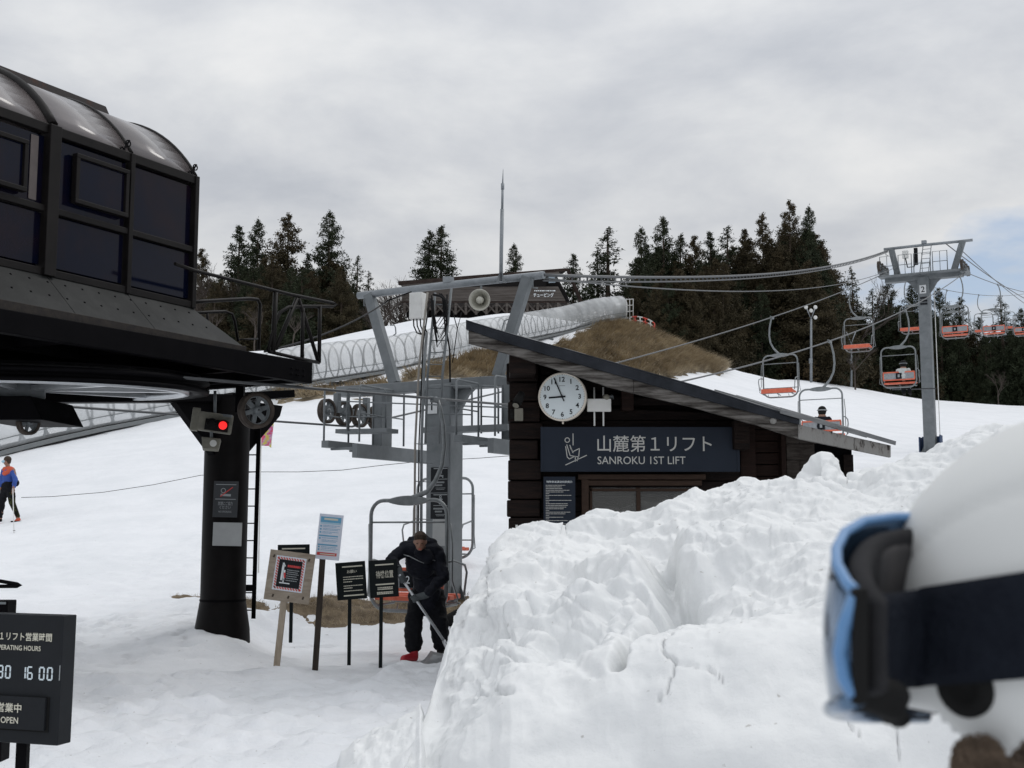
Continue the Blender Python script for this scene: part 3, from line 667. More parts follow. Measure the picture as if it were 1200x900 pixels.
# low ridge of cast snow left of the pile
ux = np.linspace(385, 524, 260); ut = np.linspace(0, 1, 140); UT, UX = np.meshgrid(ut, ux, indexing='ij')
rt = np.interp(UX, [385,400,420,440,470,490,505,520],[905,895,872,860,845,835,818,800])
rd = 6.35+.0*UX; rz = np.array([[max(0, zat((a-600)/F*6.4, 6.4, b_)) for a, b_ in zip(ux, rt[0])]])*np.ones_like(UX)
yy = 5.0+UT*2.6; zz2 = rz*np.sin(PI*np.clip(UT*1.0, 0, 1))**.6*sstep(385,405,UX)*sstep(522,494,UX) - .03
xx2 = (UX-600)/F*yy
dd2 = .05*(1-np.abs(fbm(xx2*4, yy*4, 0, 3, 77)))+.06*(.5-worley(xx2*4.0, yy*4.0, zz2*4, 78)[0])+.012*fbm(xx2*18, yy*18, 0, 3, 79)
zz2 = zz2 + dd2*np.sin(PI*UT)*sstep(385,405,UX)*sstep(522,500,UX)
V = np.stack([xx2, yy, zz2], -1).reshape(-1, 3); nr, nc = UX.shape; I = np.arange(nr*nc).reshape(nr, nc)
Q = np.stack([I[:-1,:-1], I[:-1,1:], I[1:,1:], I[1:,:-1]], -1).reshape(-1, 4)
add_mesh(npmesh('snow_ridge', V, Q, M['snow_pile']), 'snow_ridge', kind='structure', label='low lumpy ridge of cast snow at the foot of the big pile')

# ------------------------------------------------------------------ dry grass showing through the snow
def grass_patch(name, label, maskf, x0, x1, y0, y1, st, amp, m, blades, bl, bm, hang, seed):
    gx = np.arange(x0, x1, st); gy = np.arange(y0, y1, st); X, Y = np.meshgrid(gx, gy)
    mk = maskf(X, Y); Z = H(X, Y) + amp*np.clip(mk, -1, 1) + .15*amp*fbm(X/st*.4, Y/st*.4, 0, 2, seed)
    keep = mk > -.9
    V = np.stack([X, Y, Z], -1).reshape(-1, 3); I = np.arange(X.size).reshape(X.shape)
    ok = keep[:-1,:-1] & keep[:-1,1:] & keep[1:,1:] & keep[1:,:-1]
    Q = np.stack([I[:-1,:-1], I[:-1,1:], I[1:,1:], I[1:,:-1]], -1)[ok]
    me = npmesh(name, V, Q, m)
    o = add_mesh(me, name, kind='stuff', label=label)
    # blades
    r = np.random.default_rng(seed); bx = r.uniform(x0, x1, blades); by = r.uniform(y0, y1, blades); mm = maskf(bx, by)
    s = mm > r.uniform(0, .5, blades); bx, by = bx[s], by[s]; n = len(bx); bz = H(bx, by)+amp*.7
    e = .5; gxn = (H(bx+e, by)-H(bx-e, by))/(2*e); gyn = (H(bx, by+e)-H(bx, by-e))/(2*e); g = np.hypot(gxn, gyn)+1e-6
    L = bl*r.uniform(.5, 1.3, n); a = r.uniform(0, 2*PI, n); sp = r.uniform(0, .55, n)
    dx = -gxn/g*hang + np.cos(a)*sp; dy = -gyn/g*hang + np.sin(a)*sp
    tip = np.stack([bx+dx*L, by+dy*L, bz+L*(.35+r.uniform(-.35, .45, n))*(1 if hang < .5 else .7)], -1)
    wv = bm*r.uniform(.6, 1.4, n); a2 = r.uniform(0, PI, n)
    A = np.stack([bx-np.cos(a2)*wv, by-np.sin(a2)*wv, bz], -1); B = np.stack([bx+np.cos(a2)*wv, by+np.sin(a2)*wv, bz], -1)
    V = np.stack([A, B, tip], 1).reshape(-1, 3); Fq = np.arange(3*n).reshape(-1, 3)
    me2 = npmesh(name+'_blades', V, Fq, M['grass'], False)
    b = add_mesh(me2, 'grass_blades', parent=o, kind='stuff')
    return o
def mound_mask(X, Y):
    px = 600+F*X/Y; 
    top = np.interp(px, [300,330,400,480,577,640,680,735,780,845,860], [58.8,59.3,60.5,66.5,79.5,87,94.5,106,104.5,104,96])
    bot = np.interp(px, [300,330,400,480,577,640,680,735,780,845,860], [58,56.8,56.5,60.5,66.5,72,77,82,84,92,96])
    m1 = np.minimum(Y-bot, top-Y)
    wig = 1.7*fbm(X*.35, Y*.35, 0, 4, 51) + 1.5*fbm(X*1.3, Y*1.3, 0, 3, 52)
    return np.where((px > 322) & (px < 852), np.clip((m1+wig-.6)/1.6, -1, 1), -1.0)
grass_patch('grass_slope', 'steep bank of dry brown grass showing through the snow under the tunnel', mound_mask, -14, 19, 54, 108, .22, .22, M['grass_soil'], 330000, .75, .022, .8, 5)
def bank_mask(X, Y):
    px = 600+F*X/Y
    m1 = np.minimum(Y-18.75, 20.05-Y)
    wig = -.12+.5*fbm(X*.8, Y*.8, 0, 3, 91)+.28*fbm(X*3, Y*3, 0, 3, 92)
    hide = np.where((px > 285) & (px < 600), 0.0, -1.0)
    return np.clip((m1+wig+.05)/.35 + hide*2, -1, 1)
grass_patch('grass_bank', 'strip of dead brown grass on the little bank behind the signs', bank_mask, -4.9, .6, 18.1, 21.0, .045, .05, M['soil'], 26000, .11, .004, .3, 9)
def tuft_mask(X, Y):
    m = np.full(np.shape(X), -1.0)
    for px, py, rx, ry in ((222,727,.28,.35),(212,722,.2,.4),(288,722,.3,.35),(305,715,.3,.3)):
        x_, y_ = gp(px, py); x_ *= .86; y_ *= .86
        m = np.maximum(m, 1-np.hypot((X-x_)/rx, (Y-y_)/ry)+.5*fbm(X*4, Y*4, 0, 3, 95))
    return np.clip(m, -1, 1)
grass_patch('grass_patch', 'small bare grassy patches at the foot of the black pole', tuft_mask, -6.4, -3.0, 14.5, 20, .05, .035, M['soil'], 9000, .09, .004, .3, 19)

# ------------------------------------------------------------------ cedar and bare trees
def cedar_mesh(name, seed, m, wide=.2, nb=115, nl=95, base=.06, sparse=1.0):
    """unit tree: height 1, crown radius 'wide'"""
    r = np.random.default_rng(seed); T = []
    A_, B_, C_ = [], [], []
    for i in range(nb):
        t = ((i+r.uniform(0, 1))/nb)**.85; h = base+(1-base)*t
        R_ = wide*(1-t)**.70*1.30*(1-.35*math.exp(-t*9))*r.uniform(.5, 1.15) + .006
        a = r.uniform(0, 2*PI); n = max(14, int(1.25*nl*(.3+R_/wide)))
        k = r.uniform(.12, 1, n)**.7
        cl = .006+.021*(1-t)                     # clump radius
        x = np.cos(a)*R_*k; y = np.sin(a)*R_*k; z = h + (-.10*k+.16*k**2.2)*R_*1.6 
        x = x+r.normal(0, cl*.8, n); y = y+r.normal(0, cl*.8, n); z = z+r.normal(0, cl*.9, n)
        P = np.stack([x, y, z], -1); s = (.0045+.0075*(1-t))*r.uniform(.6, 1.5, n)
        d1 = r.normal(0, 1, (n, 3)); d1[:, 2] -= .4; d1 /= np.linalg.norm(d1, axis=1)[:, None]
        d2 = np.cross(d1, r.normal(0, 1, (n, 3))); d2 /= np.linalg.norm(d2, axis=1)[:, None]
        A_.append(P-d2*s[:, None]*.45); B_.append(P+d2*s[:, None]*.45); C_.append(P+d1*s[:, None]*1.9)
    A_, B_, C_ = map(np.concatenate, (A_, B_, C_))
    V = np.stack([A_, B_, C_], 1).reshape(-1, 3)
    return npmesh(name, V, np.arange(len(V)).reshape(-1, 3), m, False)
def trunk_mesh(name, m, r0=.014):
    mb = MB(); mb.tube([(0,0,-.05),(0,0,.2),(.002,.001,.6),(0,0,.985)], [r0*1.2, r0, r0*.6, r0*.12], 7)
    rr = random.Random(5)
    for i in range(26):
        h = rr.uniform(.1, .9); a = rr.uniform(0, 2*PI); q = .13*(1-h)**.6
        mb.tube([(0,0,h),(math.cos(a)*q, math.sin(a)*q, h-.01)], [r0*.22, r0*.06], 4, caps=False)
    return mb.mesh(name, m)
TRUNK = trunk_mesh('cedar_trunk', M['bark'])
CEDARS = [cedar_mesh('cedar_crown_a', 1, M['cedar'], .18, 150, 110), cedar_mesh('cedar_crown_b', 2, M['cedar_brown'], .22, 170, 120),
          cedar_mesh('cedar_crown_c', 3, M['cedar'], .15, 130, 90), cedar_mesh('cedar_crown_d', 4, M['cedar_brown'], .20, 180, 110),
          cedar_mesh('cedar_crown_e', 5, M['cedar'], .24, 150, 110), cedar_mesh('cedar_crown_f', 6, M['cedar'], .14, 70, 70)]
WL = 'the tall dark cedar wood right of the hilltop'; WG = 'cedars packed in the wood'
# tip column, tip row, distance, crown, width factor, label, group
TREES = [
 (237,292,126,3,1.0,'dark cedar half hidden behind the right edge of the station cab',None),
 (281,265,128,2,1.15,'narrow cedar, first tall spire right of the station cab',None),
 (303,258,127,0,.9,'slim pointed cedar between the narrow spire and the broad topped cedar',None),
 (338,252,125,1,1.05,'broad bushy cedar, the widest of the group above the platform railing',None),
 (386,249,122,0,1.1,'tallest pointed cedar left of the grey tower, full and dark',None),
 (361,297,130,2,1.0,'short cedar tip in the gap left of the tallest pointed cedar',None),
 (419,300,116,5,1.3,'thin sparse cedar just above the left end of the tower bar',None),
 (432,318,118,5,1.2,'small ragged cedar beside bare trees, left of the lodge',None),
 (320,300,112,3,1.0,'brownish cedar in front of the group, over the railing corner',None),
 (355,318,108,1,1.0,'brownish low cedar in front of the broad bushy cedar',None),
 (398,322,109,3,.95,'brownish cedar low down right of the tallest pointed cedar',None),
 (260,330,112,1,1.1,'dark low cedar right beside the station cab',None),
 (290,325,109,0,1.2,'low dark cedar below the narrow spire',None),
 (503,271,145,2,1.25,'left one of the cedar pair rising behind the lodge roof',None),
 (517,265,145,2,1.25,'right, taller one of the cedar pair rising behind the lodge roof',None),
 (602,287,146,0,.95,'small cedar standing alone over the middle of the lodge roof',None),
 (672,298,140,2,1.2,'cedar tip just behind the right end of the lodge roof',None),
 (712,267,136,5,1.7,'cedar with light gaps standing free above the top of the tunnel',None),
 (700,290,137,5,1.3,'lower ragged cedar against the free standing gappy cedar',None),
 (751,268,134,0,.9,'first dark cedar of the wood, right of the gappy one',None),
 (777,255,133,0,.95,'pointed cedar, highest tip above the red and white fence',None),
 (797,275,135,2,1.0,'cedar with a narrow tip right of the highest tip over the fence',None),
 (814,277,134,3,.9,'brown tinged cedar with a rounded tip above the grass slope',None),
 (832,272,136,2,1.0,'cedar with a thin tip in the middle of the wood skyline',None),
 (852,266,133,5,1.5,'cedar with an open branched tip in the middle of the wood skyline',None),
 (873,269,134,3,.9,'brown tinged cedar just left of the high part of the wood',None),
 (893,251,131,1,.8,'wide cedar on the left shoulder of the highest part of the wood',None),
 (925,236,129,1,.8,'tallest and widest cedar of the wood',None),
 (948,243,128,0,.8,'second tallest cedar, on the right edge of the high wood',None),
 (963,283,129,3,.8,'shorter brown cedar at the right edge of the high wood',None),
 (998,313,150,5,1.1,'thin pale cedar standing alone above the orange chair, right of the wood',None),
 (1022,339,158,5,1.3,'small ragged cedar between the thin lone cedar and the far tower',None),
 (1040,330,152,4,1.0,'broad dark cedar just left of the far tower',None),
 (1068,333,154,0,1.2,'dark cedar directly behind the far tower platform',None),
 (1100,338,152,4,.95,'dark cedar just right of the far tower column',None),
 (1124,349,156,2,1.3,'cedar behind the right chairs with a low round tip',None),
 (1147,372,158,4,1.0,'low cedar in the dip behind the right hand chairs',None),
 (1172,347,154,5,1.6,'open crowned cedar standing above the rightmost chairs',None),
 (1196,362,148,0,1.2,'dark cedar at the right edge of the picture',None)]
def place_tree(i, px, py, d, k, wf, label, group, pre='cedar_tree'):
    x = (px-600)/F*d; r_ = ray(px, py); top = EYE + r_.z*d/r_.y; x = r_.x*d/r_.y; base = hz(x, d)-.3; h = top-base
    t = thing(pre, label, 'cedar', (x, d, base), i*1.7, group)
    tr = bpy.data.objects.new('trunk', TRUNK); COL.objects.link(tr); tr.parent = t
    cr = bpy.data.objects.new('crown', CEDARS[k]); COL.objects.link(cr); cr.parent = t
    for o in (tr, cr): o.scale = (h*wf, h*wf, h)
    return t
for i, q in enumerate(TREES): place_tree(i, *q)
# the mass of the wood in front of and behind the skyline trees
r_ = random.Random(21)
for i in range(240):
    px = r_.uniform(742, 1215); d = r_.uniform(118, 150)
    sk = np.interp(px, [742,760,800,850,900,925,950,975,990,1020,1040,1100,1150,1215], [300,285,298,290,278,262,275,310,372,368,358,365,392,382])
    if px > 975: d = r_.uniform(148, 178)
    elif px > 850: d = r_.uniform(122, 150)
    else: d = r_.uniform(114, 140)
    py = sk + (145-d)*.7*(1 if px < 975 else 0) + (r_.uniform(-4, 14) if r_.random() < .5 else r_.uniform(8, 60))
    br = r_.random() < (.75 if px < 975 else .35)
    x = (px-600)/F*d
    place_tree(100+i, px, py, d, r_.choice([1,3,3]) if br else r_.choice([0,4,2]), r_.uniform(1.0, 1.35), 'dark cedar packed among the others in the wood on the right', WG)
for i in range(52):
    px = r_.uniform(225, 440); d = r_.uniform(104, 136)
    py = np.interp(px, [225,281,338,386,420,440], [325,300,288,284,335,345]) + r_.uniform(2, 40)
    place_tree(300+i, px, py, d, r_.choice([1,3,0,4]), r_.uniform(1.0, 1.3), 'dark cedar crowded into the group left of the near tower', 'cedars packed left of the tower')
def bare_mesh(name, seed):
    r = random.Random(seed); mb = MB()
    def br(p, d, L, w_, n):
        q = p + d*L; m_ = p + d*L*.5 + Vector((r.uniform(-1,1), r.uniform(-1,1), 0))*L*.05
        mb.tube([p, m_, q], [w_, w_*.8, w_*.6], 4 if n > 1 else 3, caps=False)
        if n == 0: return
        for k in range(r.choice((3,3,4)) if n > 1 else 4):
            nd = (d + Vector((r.uniform(-1,1), r.uniform(-1,1), r.uniform(-.25,.7)))*.75).normalized()
            st = p + (q-p)*(r.uniform(.45, 1) if k else 1)
            br(st, nd, L*r.uniform(.55,.8), w_*.55, n-1)
    br(Vector((0,0,0)), Vector((0,0,1)), .34, .016, 5)
    return mb.mesh(name, M['twig'])
BARE = [bare_mesh('bare_tree_a', 3), bare_mesh('bare_tree_b', 8), bare_mesh('bare_tree_c', 14)]
for i, (px, py, d, lab, gr) in enumerate([
 (233,282,118,'bare tree with fine branches right behind the corner of the station cab',None),
 (252,290,119,'pale bare tree between the station cab and the narrow cedar',None),
 (268,305,117,'low bare tree under the narrow cedar spire',None),
 (443,306,122,'bare tree right of the thin sparse cedar, left of the lodge',None),
 (436,312,112,'slender bare tree just left of the near tower top bar',None),
 (486,312,126,'bare tree poking up behind the lodge roof, right of two others',None),
 (460,300,124,'bare tree with spreading top above the left end of the lodge roof',None),
 (474,304,128,'bare tree behind the left end of the lodge roof',None),
 (448,345,108,'low grey bare bush under the end of the tower bar',None),
 (300,345,97,'bare branching tree seen through the platform railing, left side',None),
 (345,350,96,'bare branching tree seen through the platform railing, right side',None),
 (252,350,98,'bare bushy tree just right of the station cab window corner',None),
 (1168,425,140,'small bare tree at the wood edge under the rightmost chairs',None),
 (1000,385,120,'bare tree behind the orange chair next to the lamp post',None),
 (990,300,149,'thin bare tree by the lone pale cedar',None)]):
    r3 = ray(px, py); x = r3.x*d/r3.y; top = EYE+r3.z*d/r3.y; b_ = hz(x, d)-.1; h = top-b_
    o = bpy.data.objects.new('bare_tree', BARE[i % 3]); COL.objects.link(o); o.location = (x, d, b_); o.rotation_euler = (0, 0, i*2.1)
    o.scale = (h*.95, h*.95, h*.95); tagp(o, lab, 'tree', gr)
# ------------------------------------------------------------------ the station with the dark cab on the left
AB, AC = 1.9, 1.5                       # offsets of the platform beam and of the cab wall from the lift line
Z = Vector((0,0,1))
def lr(p, s=0.0, a=0.0, z=0.0): return p + LV*s + RV*a + Z*z
c_bot = on_plane(226, 362, AC); c_top = on_plane(231, 208, AC)
s_r, _, zb = sa(c_bot); _, _, zt = sa(c_top)
def s_at(px, py, a): return sa(on_plane(px, py, a))[0]
s_m1 = s_at(150, 270, AC); s_m2 = s_at(57, 240, AC); bay = s_m1 - s_m2
s_bays = [s_r, s_m1, s_m2, s_m2-bay, s_m2-2*bay]
base_ = W(-4.6, 0, hz(*W(-4.6, 0, 0).xy)-.1)
station = thing('lift_station', 'large black lift drive station with tinted glazed cab on a thick round column', 'lift station', base_)
# cab walls
mb = MB(); zm = on_plane(150, 272, AC).z; zmr = on_plane(190, 281, AC).z
fr_o, fr_t = .035, .06
cab = MB()
for sgn in (1, -1):
    for i, s in enumerate(s_bays):
        wd = .13 if i == 2 else .055
        cab.box(W(s-(wd/2 if i == 0 else 0), sgn*AC, (zb+zt)/2), (wd, .09 if i != 2 else .13, zt-zb), LV, RV, Z)
    for z_, h_ in ((zb+.035, .07), (zt-.04, .09), (zm, .06)):
        cab.box(W((s_bays[0]+s_bays[-1])/2-.02, sgn*(AC-.006), z_), (s_bays[0]-s_bays[-1], .07, h_), LV, RV, Z)
for z_, h_ in ((zb+.05, .10), (zt-.05, .12), (zm, .085)):
    cab.box(W(s_r-.045, 0, z_), (.07, 2*AC-.1, h_), LV, RV, Z)
for a in (-.5, .5): cab.box(W(s_r-.047, a, (zb+zt)/2), (.075, .07, zt-zb-.02), LV, RV, Z)
cabf = cab.build('cab_frame', 'brown_paint', station, bevel=.006)
for sgn in (1, -1):
    for i in range(4):
        sm_ = (s_bays[i]+s_bays[i+1])/2; wd = s_bays[i]-s_bays[i+1]-.08
        for z0, z1 in ((zb+.1, zm-.04), (zm+.04, zt-.11)):
            MB().box(W(sm_, sgn*(AC-.03), (z0+z1)/2), (wd, .012, z1-z0), LV, RV, Z).build('window_pane', 'dark_glass', station)
for a in (-1, 0, 1):
    for z0, z1 in ((zb+.1, zm-.04), (zm+.04, zt-.11)):
        MB().box(W(s_r-.05, a, (z0+z1)/2), (.012, .92, z1-z0), LV, RV, Z).build('window_pane', 'dark_glass', station)
# two opening windows that stand proud of the wall
def hopper(pa, pb, pc, pd):
    """px,py of top-left, top-right, bottom-right, bottom-left"""
    a = AC+.025; P_ = [on_plane(*q, a) for q in (pa, pb, pc, pd)]
    s0, s1 = sa(P_[0])[0], sa(P_[1])[0]; z1 = (P_[0].z+P_[1].z)/2; z0 = (P_[2].z+P_[3].z)/2; m_ = MB(); t_ = .042
    for z_ in (z0+t_/2, z1-t_/2): m_.box(W((s0+s1)/2, a+.01, z_), (s1-s0, .07, t_), LV, RV, Z)
    for s in (s0+t_/2, s1-t_/2): m_.box(W(s, a+.01, (z0+z1)/2), (t_, .066, z1-z0-2*t_), LV, RV, Z)
    wf = m_.build('window', 'brown_paint', station, bevel=.005, label='opening window standing proud of the cab wall')
    MB().box(W((s0+s1)/2, a+.005, (z0+z1)/2), (s1-s0-2*t_, .01, z1-z0-2*t_), LV, RV, Z).build('pane', 'dark_glass', wf)
hopper((87,180), (149,200), (149,255), (87,240))
hopper((-22,150), (31,163), (31,226), (-22,212))
for (pa, pb, z0, z1) in ((63, 71, zm+.06, zt-.13), (36, 45, zm+.06, zt-.13)):
    sA, sB = s_at(pa, 200, AC), s_at(pb, 200, AC)
    MB().box(W((sA+sB)/2, AC-.017, (z0+z1)/2), (sB-sA, .006, z1-z0), LV, RV, Z).build('reflection_strip', mat('pale_reflection', (.09,.075,.07), .7, 0, (.12,.10,.095), 4), station)  # beige strip paints a curtain's reflection onto the dark glass
# vaulted roof: ribs and curved sheets
rise = .80; RA_ = (AC*AC+rise*rise)/(2*rise); TA_ = math.asin(AC/RA_)
def vault(s, t):
    q = TA_*(1-2*t/PI); return W(s, RA_*math.sin(q), zt+rise-RA_+RA_*math.cos(q))
NTV = 22
for i in range(4):
    m_ = MB(); v = []; s0, s1 = s_bays[i]-.02, s_bays[i+1]+.02
    for k in range(NTV+1): v += [vault(s0, PI*k/NTV), vault(s1, PI*k/NTV)]
    m_.add(v, [(2*k, 2*k+1, 2*k+3, 2*k+2) for k in range(NTV)], True)
    o = m_.build('roof_sheet', 'roof_glass', station); sdf = o.modifiers.new('thick', 'SOLIDIFY'); sdf.thickness = .012
for i, s in enumerate(s_bays):
    m_ = MB(); r0 = .055 if i == 2 else .026
    m_.tube([vault(s-(r0 if i == 0 else 0), PI*k/30)+Z*.008 for k in range(31)], r0, 8)
    m_.build('roof_rib', 'brown_paint', station)
m_ = MB(); v = [vault(s_r-.03, PI*k/NTV) for k in range(NTV+1)]; m_.prism(v, LV*.01); m_.build('end_panel', 'dark_glass', station)
# ridge housing
pr = on_plane(112, 122, 0); s_e = sa(pr)[0]
m_ = MB(); zr0, zr1 = zt+rise-.12, zt+rise+.13
m_.hexa([W(s_bays[-1]-.3,-.34,zr0),W(s_e,-.34,zr0),W(s_e,.34,zr0),W(s_bays[-1]-.3,.34,zr0),W(s_bays[-1]-.3,-.3,zr1),W(s_e-.12,-.3,zr1),W(s_e-.12,.3,zr1),W(s_bays[-1]-.3,.3,zr1)])
m_.build('ridge_cover', mat('rusty_cover', (.05,.045,.044), .7, 0, (.10,.05,.035), 3, .2, contrast=(.55,.72)), station, bevel=.01)
# little rope clips on the ribs
for (px, py) in ((147, 172), (226, 200)):
    p = on_plane(px, py, AC+.02); m_ = MB()
    for q in (-1, 1):
        c = p + Z*.045*q + LV*.035*q
        m_.tube([c + (LV*math.cos(t)+Z*math.sin(t))*.03 for t in [2*PI*k/12 for k in range(12)]], .007, 6, closed=True)
    m_.bar(p-Z*.08-LV*.05, p+Z*.08+LV*.05, .014, .014); m_.build('rope_clip', 'black_paint', station)
# skirt round the cab foot, in riveted panels
z_sk = on_plane(285, 410, AB).z + .03; s_sk = s_at(286, 409, AB)
s_l = s_bays[-1]-.6
def skirt(s0, s1, sgn, name='skirt_panel'):
    m_ = MB(); e0 = s0; 
    q = [W(s0, sgn*AC, zb), W(s1, sgn*AC, zb), W(s1, sgn*AB, z_sk), W(s0, sgn*AB, z_sk)]
    n = (q[1]-q[0]).cross(q[2]-q[0]).normalized()*.012
    m_.prism(q, n); return m_.build(name, 'skirt', station)
for i in range(4): skirt(s_bays[i]-.004, s_bays[i+1]+.004 if i < 3 else s_l, 1); skirt(s_bays[i]-.004, s_bays[i+1]+.004, -1)
m_ = MB(); q = [W(s_r, AC, zb), W(s_r, -AC, zb), W(s_sk, -AB, z_sk), W(s_sk, AB, z_sk)]
m_.prism(q, Vector((0,0,-.012))); m_.build('skirt_panel', 'skirt', station)
m_ = MB(); m_.prism([W(s_r, AC, zb), W(s_sk, AB, z_sk), W(s_r, AB, z_sk)], Z*-.01); m_.build('skirt_panel', 'skirt', station)
m_ = MB()
for i in range(26):
    s = s_r+.25-i*.2
    for f_ in ((.22,.0),(.62,.09)):
        if s+f_[1] > s_r: continue
        p = W(s+f_[1], AC+(AB-AC)*f_[0], zb+(z_sk-zb)*f_[0]+.012); m_.ball(p, .013, 8, 5)
m_.build('rivets', 'black_paint', station, kind='stuff')
m_ = MB(); m_.box(W((s_sk+s_l)/2, AB+.01, z_sk-.045), (s_sk-s_l, .05, .10), LV, RV, Z); m_.box(W(s_sk+.01, 0, z_sk-.045), (.05, 2*AB-.1, .10), LV, RV, Z)
m_.build('skirt_trim', 'trim', station, bevel=.006)
# platform beams
s_end = s_at(362, 438, AB); z_b0 = on_plane(362, 450, AB).z; z_b1 = on_plane(362, 425, AB).z
z_dk = z_sk-.10
m_ = MB()
for sgn in (1, -1):
    m_.hexa([W(s_l-.5, sgn*AB-.05, z_b0), W(s_end, sgn*AB-.05, z_b0), W(s_end, sgn*AB+.05, z_b0), W(s_l-.5, sgn*AB+.05, z_b0),
             W(s_l-.5, sgn*AB-.05, z_dk), W(s_end, sgn*AB-.05, z_b1), W(s_end, sgn*AB+.05, z_b1), W(s_l-.5, sgn*AB+.05, z_dk)])
m_.box(W(s_end-.06, 0, (z_b0+z_b1)/2), (.10, 2*AB-.12, z_b1-z_b0-.02), LV, RV, Z)
m_.build('platform_beam', 'black_paint', station, bevel=.008)
m_ = MB()
m_.box(W((s_end+s_l)/2-.1, 0, (z_b0+z_b1)/2+.02), (s_end-s_l, 2*AB-.13, .03), LV, RV, Z)
m_.build('deck', 'black_paint', station)
m_ = MB()
for i in range(8):
    s = s_end-.4-i*.75; m_.box(W(s, 0, z_b0+.075), (.08, 2*AB-.16, .12), LV, RV, Z)
for a in (-1.2,-.5,.5,1.2): m_.box(W((s_end+s_l)/2, a, z_b0+.06), (s_end-s_l-.3, .07, .14), LV, RV, Z)
m_.build('deck_joists', 'black_paint', station, kind='stuff')
m_ = MB()
for k in range(4):
    for j in range(2):
        p = W(s_end-.16-.09*j-.12*(k//2), AB+.055, z_b0+.07+.06*(k % 2)); m_.ball(p, .011, 8, 5)
m_.build('bolts', 'black_paint', station, kind='stuff')
# bullwheel
def z_rope_near(d):   # heights read from the photo at two places
    return float(np.interp(d, [12.6, 16.3, 19.04], [3.10, zat(-.0607*16.3, 16.3, 487.5), zat(.535, 19.04, 480)]))
s_w = -8.3; RW = 1.85; z_w = zat(W(s_w, 0, 0).x, W(s_w, 0, 0).y, 452)
cw = W(s_w, 0, z_w); WA = Vector((0,-.052,1)).normalized()
def wz(p): return p + Z*(.052*(p.y-cw.y))
m_ = MB(); m_.lathe([(RW+.06,-.07),(RW+.07,-.03),(RW,-.02),(RW,.02),(RW+.07,.03),(RW+.06,.07),(RW-.10,.06),(RW-.10,-.06)], cw, WA, 64, closed=True)
bw = m_.build('bullwheel', 'black_paint', station)
m_ = MB(); m_.lathe([(RW-.142,-.045),(RW-.142,.045),(RW-.22,.045),(RW-.22,-.045)], cw-Z*.03, WA, 64, closed=True); m_.build('rim', 'aluminium', bw)
for k in range(8):
    t = 2*PI*k/8+.2; d_ = Vector((math.cos(t), math.sin(t), 0)); MB().bar(wz(cw+d_*.2-Z*.03), wz(cw+d_*(RW-.2)-Z*.03), .07, .05).build('spoke', 'aluminium', bw)
m_ = MB(); m_.lathe([(.01,-.22),(.2,-.22),(.27,-.12),(.27,.2),(.01,.2)], cw, WA, 24); m_.build('hub', 'steel', bw)
m_ = MB(); m_.lathe([(.3,.10),(RW-.02,.10),(RW-.02,.12),(.3,.12)], cw, WA, 48, closed=True); m_.build('dark_backplate', 'black_paint', bw)  # added black disc, keeps the space behind the spokes dark
# lower arm between hub and column
p0 = at(-60, 467, 12.3); p1 = at(262, 467, 15.6)
z_l0, z_l1 = p0.z, p1.z
m_ = MB(); m_.bar(p0, p1, .34, .10); m_.bar(at(262,466,15.6), at(338,462,16.3), .3, .10); m_.build('lower_arm', 'black_paint', station, bevel=.01)
m_ = MB(); a0, a1, a2, a3 = at(-30,464,12.2), at(36,464,12.2), at(50,492,12.2), at(-30,492,12.2)
m_.prism([a0,a1,a2,a3], Vector((.1,.9,0))); m_.build('gear_housing', 'black_paint', station, bevel=.01)
# column
pc = at(264, 600, 15.6); px_, py_ = pc.x, pc.y; zg = hz(px_, py_)
m_ = MB(); m_.lathe([(.36,zg-.4),(.335,zg+.02),(.285,zg+.34),(.278,zg+.36),(.278,z_b0+.02)], Vector((px_,py_,0)), Z, 40)
col = m_.build('column', 'pole_paint', station)
m_ = MB(); m_.lathe([(.283,zg+.355),(.287,zg+.37),(.283,zg+.385)], Vector((px_,py_,0)), Z, 40); m_.build('weld_seam', 'black_paint', col)
for sg in (1, -1):
    m_ = MB(); o_ = Vector((px_, py_, 0)); b = o_+LV*sg*.26
    m_.prism([b+Z*(z_b0+.02)-RV*.05, b+LV*sg*.75+Z*(z_b0+.02)-RV*.05, b+LV*sg*.7+Z*(z_b0-.12)-RV*.05, b+Z*(z_b0-.72)-RV*.05], RV*.1)
    m_.build('column_bracket', 'black_paint', station)
# sheave that holds the near rope, and the small one beneath the gear housing
def sheave(c, axis, r, name='sheave', parent=None, wd=.06):
    axis = Vector(axis).normalized(); m_ = MB()
    m_.lathe([(r,-wd/2),(r*1.0,-wd*.2),(r*.93,0),(r,wd*.2),(r,wd/2),(r*.78,wd/2),(r*.78,-wd/2)], c, axis, 32, closed=True)
    t = m_.build(name, 'tyre', parent)
    n = axis; x = n.cross(Z); x = x.normalized() if x.length > .1 else Vector((1,0,0)); y = n.cross(x); m2 = MB()
    for k in range(6):
        a = 2*PI*k/6+.3; d_ = x*math.cos(a)+y*math.sin(a); m2.bar(c+d_*r*.12, c+d_*r*.8, wd*.5, r*.14, up=n)
    m2.lathe([(.01,-wd*.7),(r*.22,-wd*.7),(r*.22,wd*.7),(.01,wd*.7)], c, n, 16); m2.lathe([(r*.72,-wd*.3),(r*.79,-wd*.3),(r*.79,wd*.3),(r*.72,wd*.3)], c, n, 24, closed=True)
    m2.build('spokes', 'steel', t); return t
ws = at(300, 481, 13.8); wax = (RV*.92-LV*.38); sheave(ws, wax, .205, parent=station, wd=.10)
m_ = MB(); m_.bar(ws-wax*.03, ws-wax*.42, .05, .05); m_.bar(ws-wax*.4, ws-wax*.4+Z*(z_b0-ws.z+.05), .09, .09); m_.build('sheave_arm', 'black_paint', station)
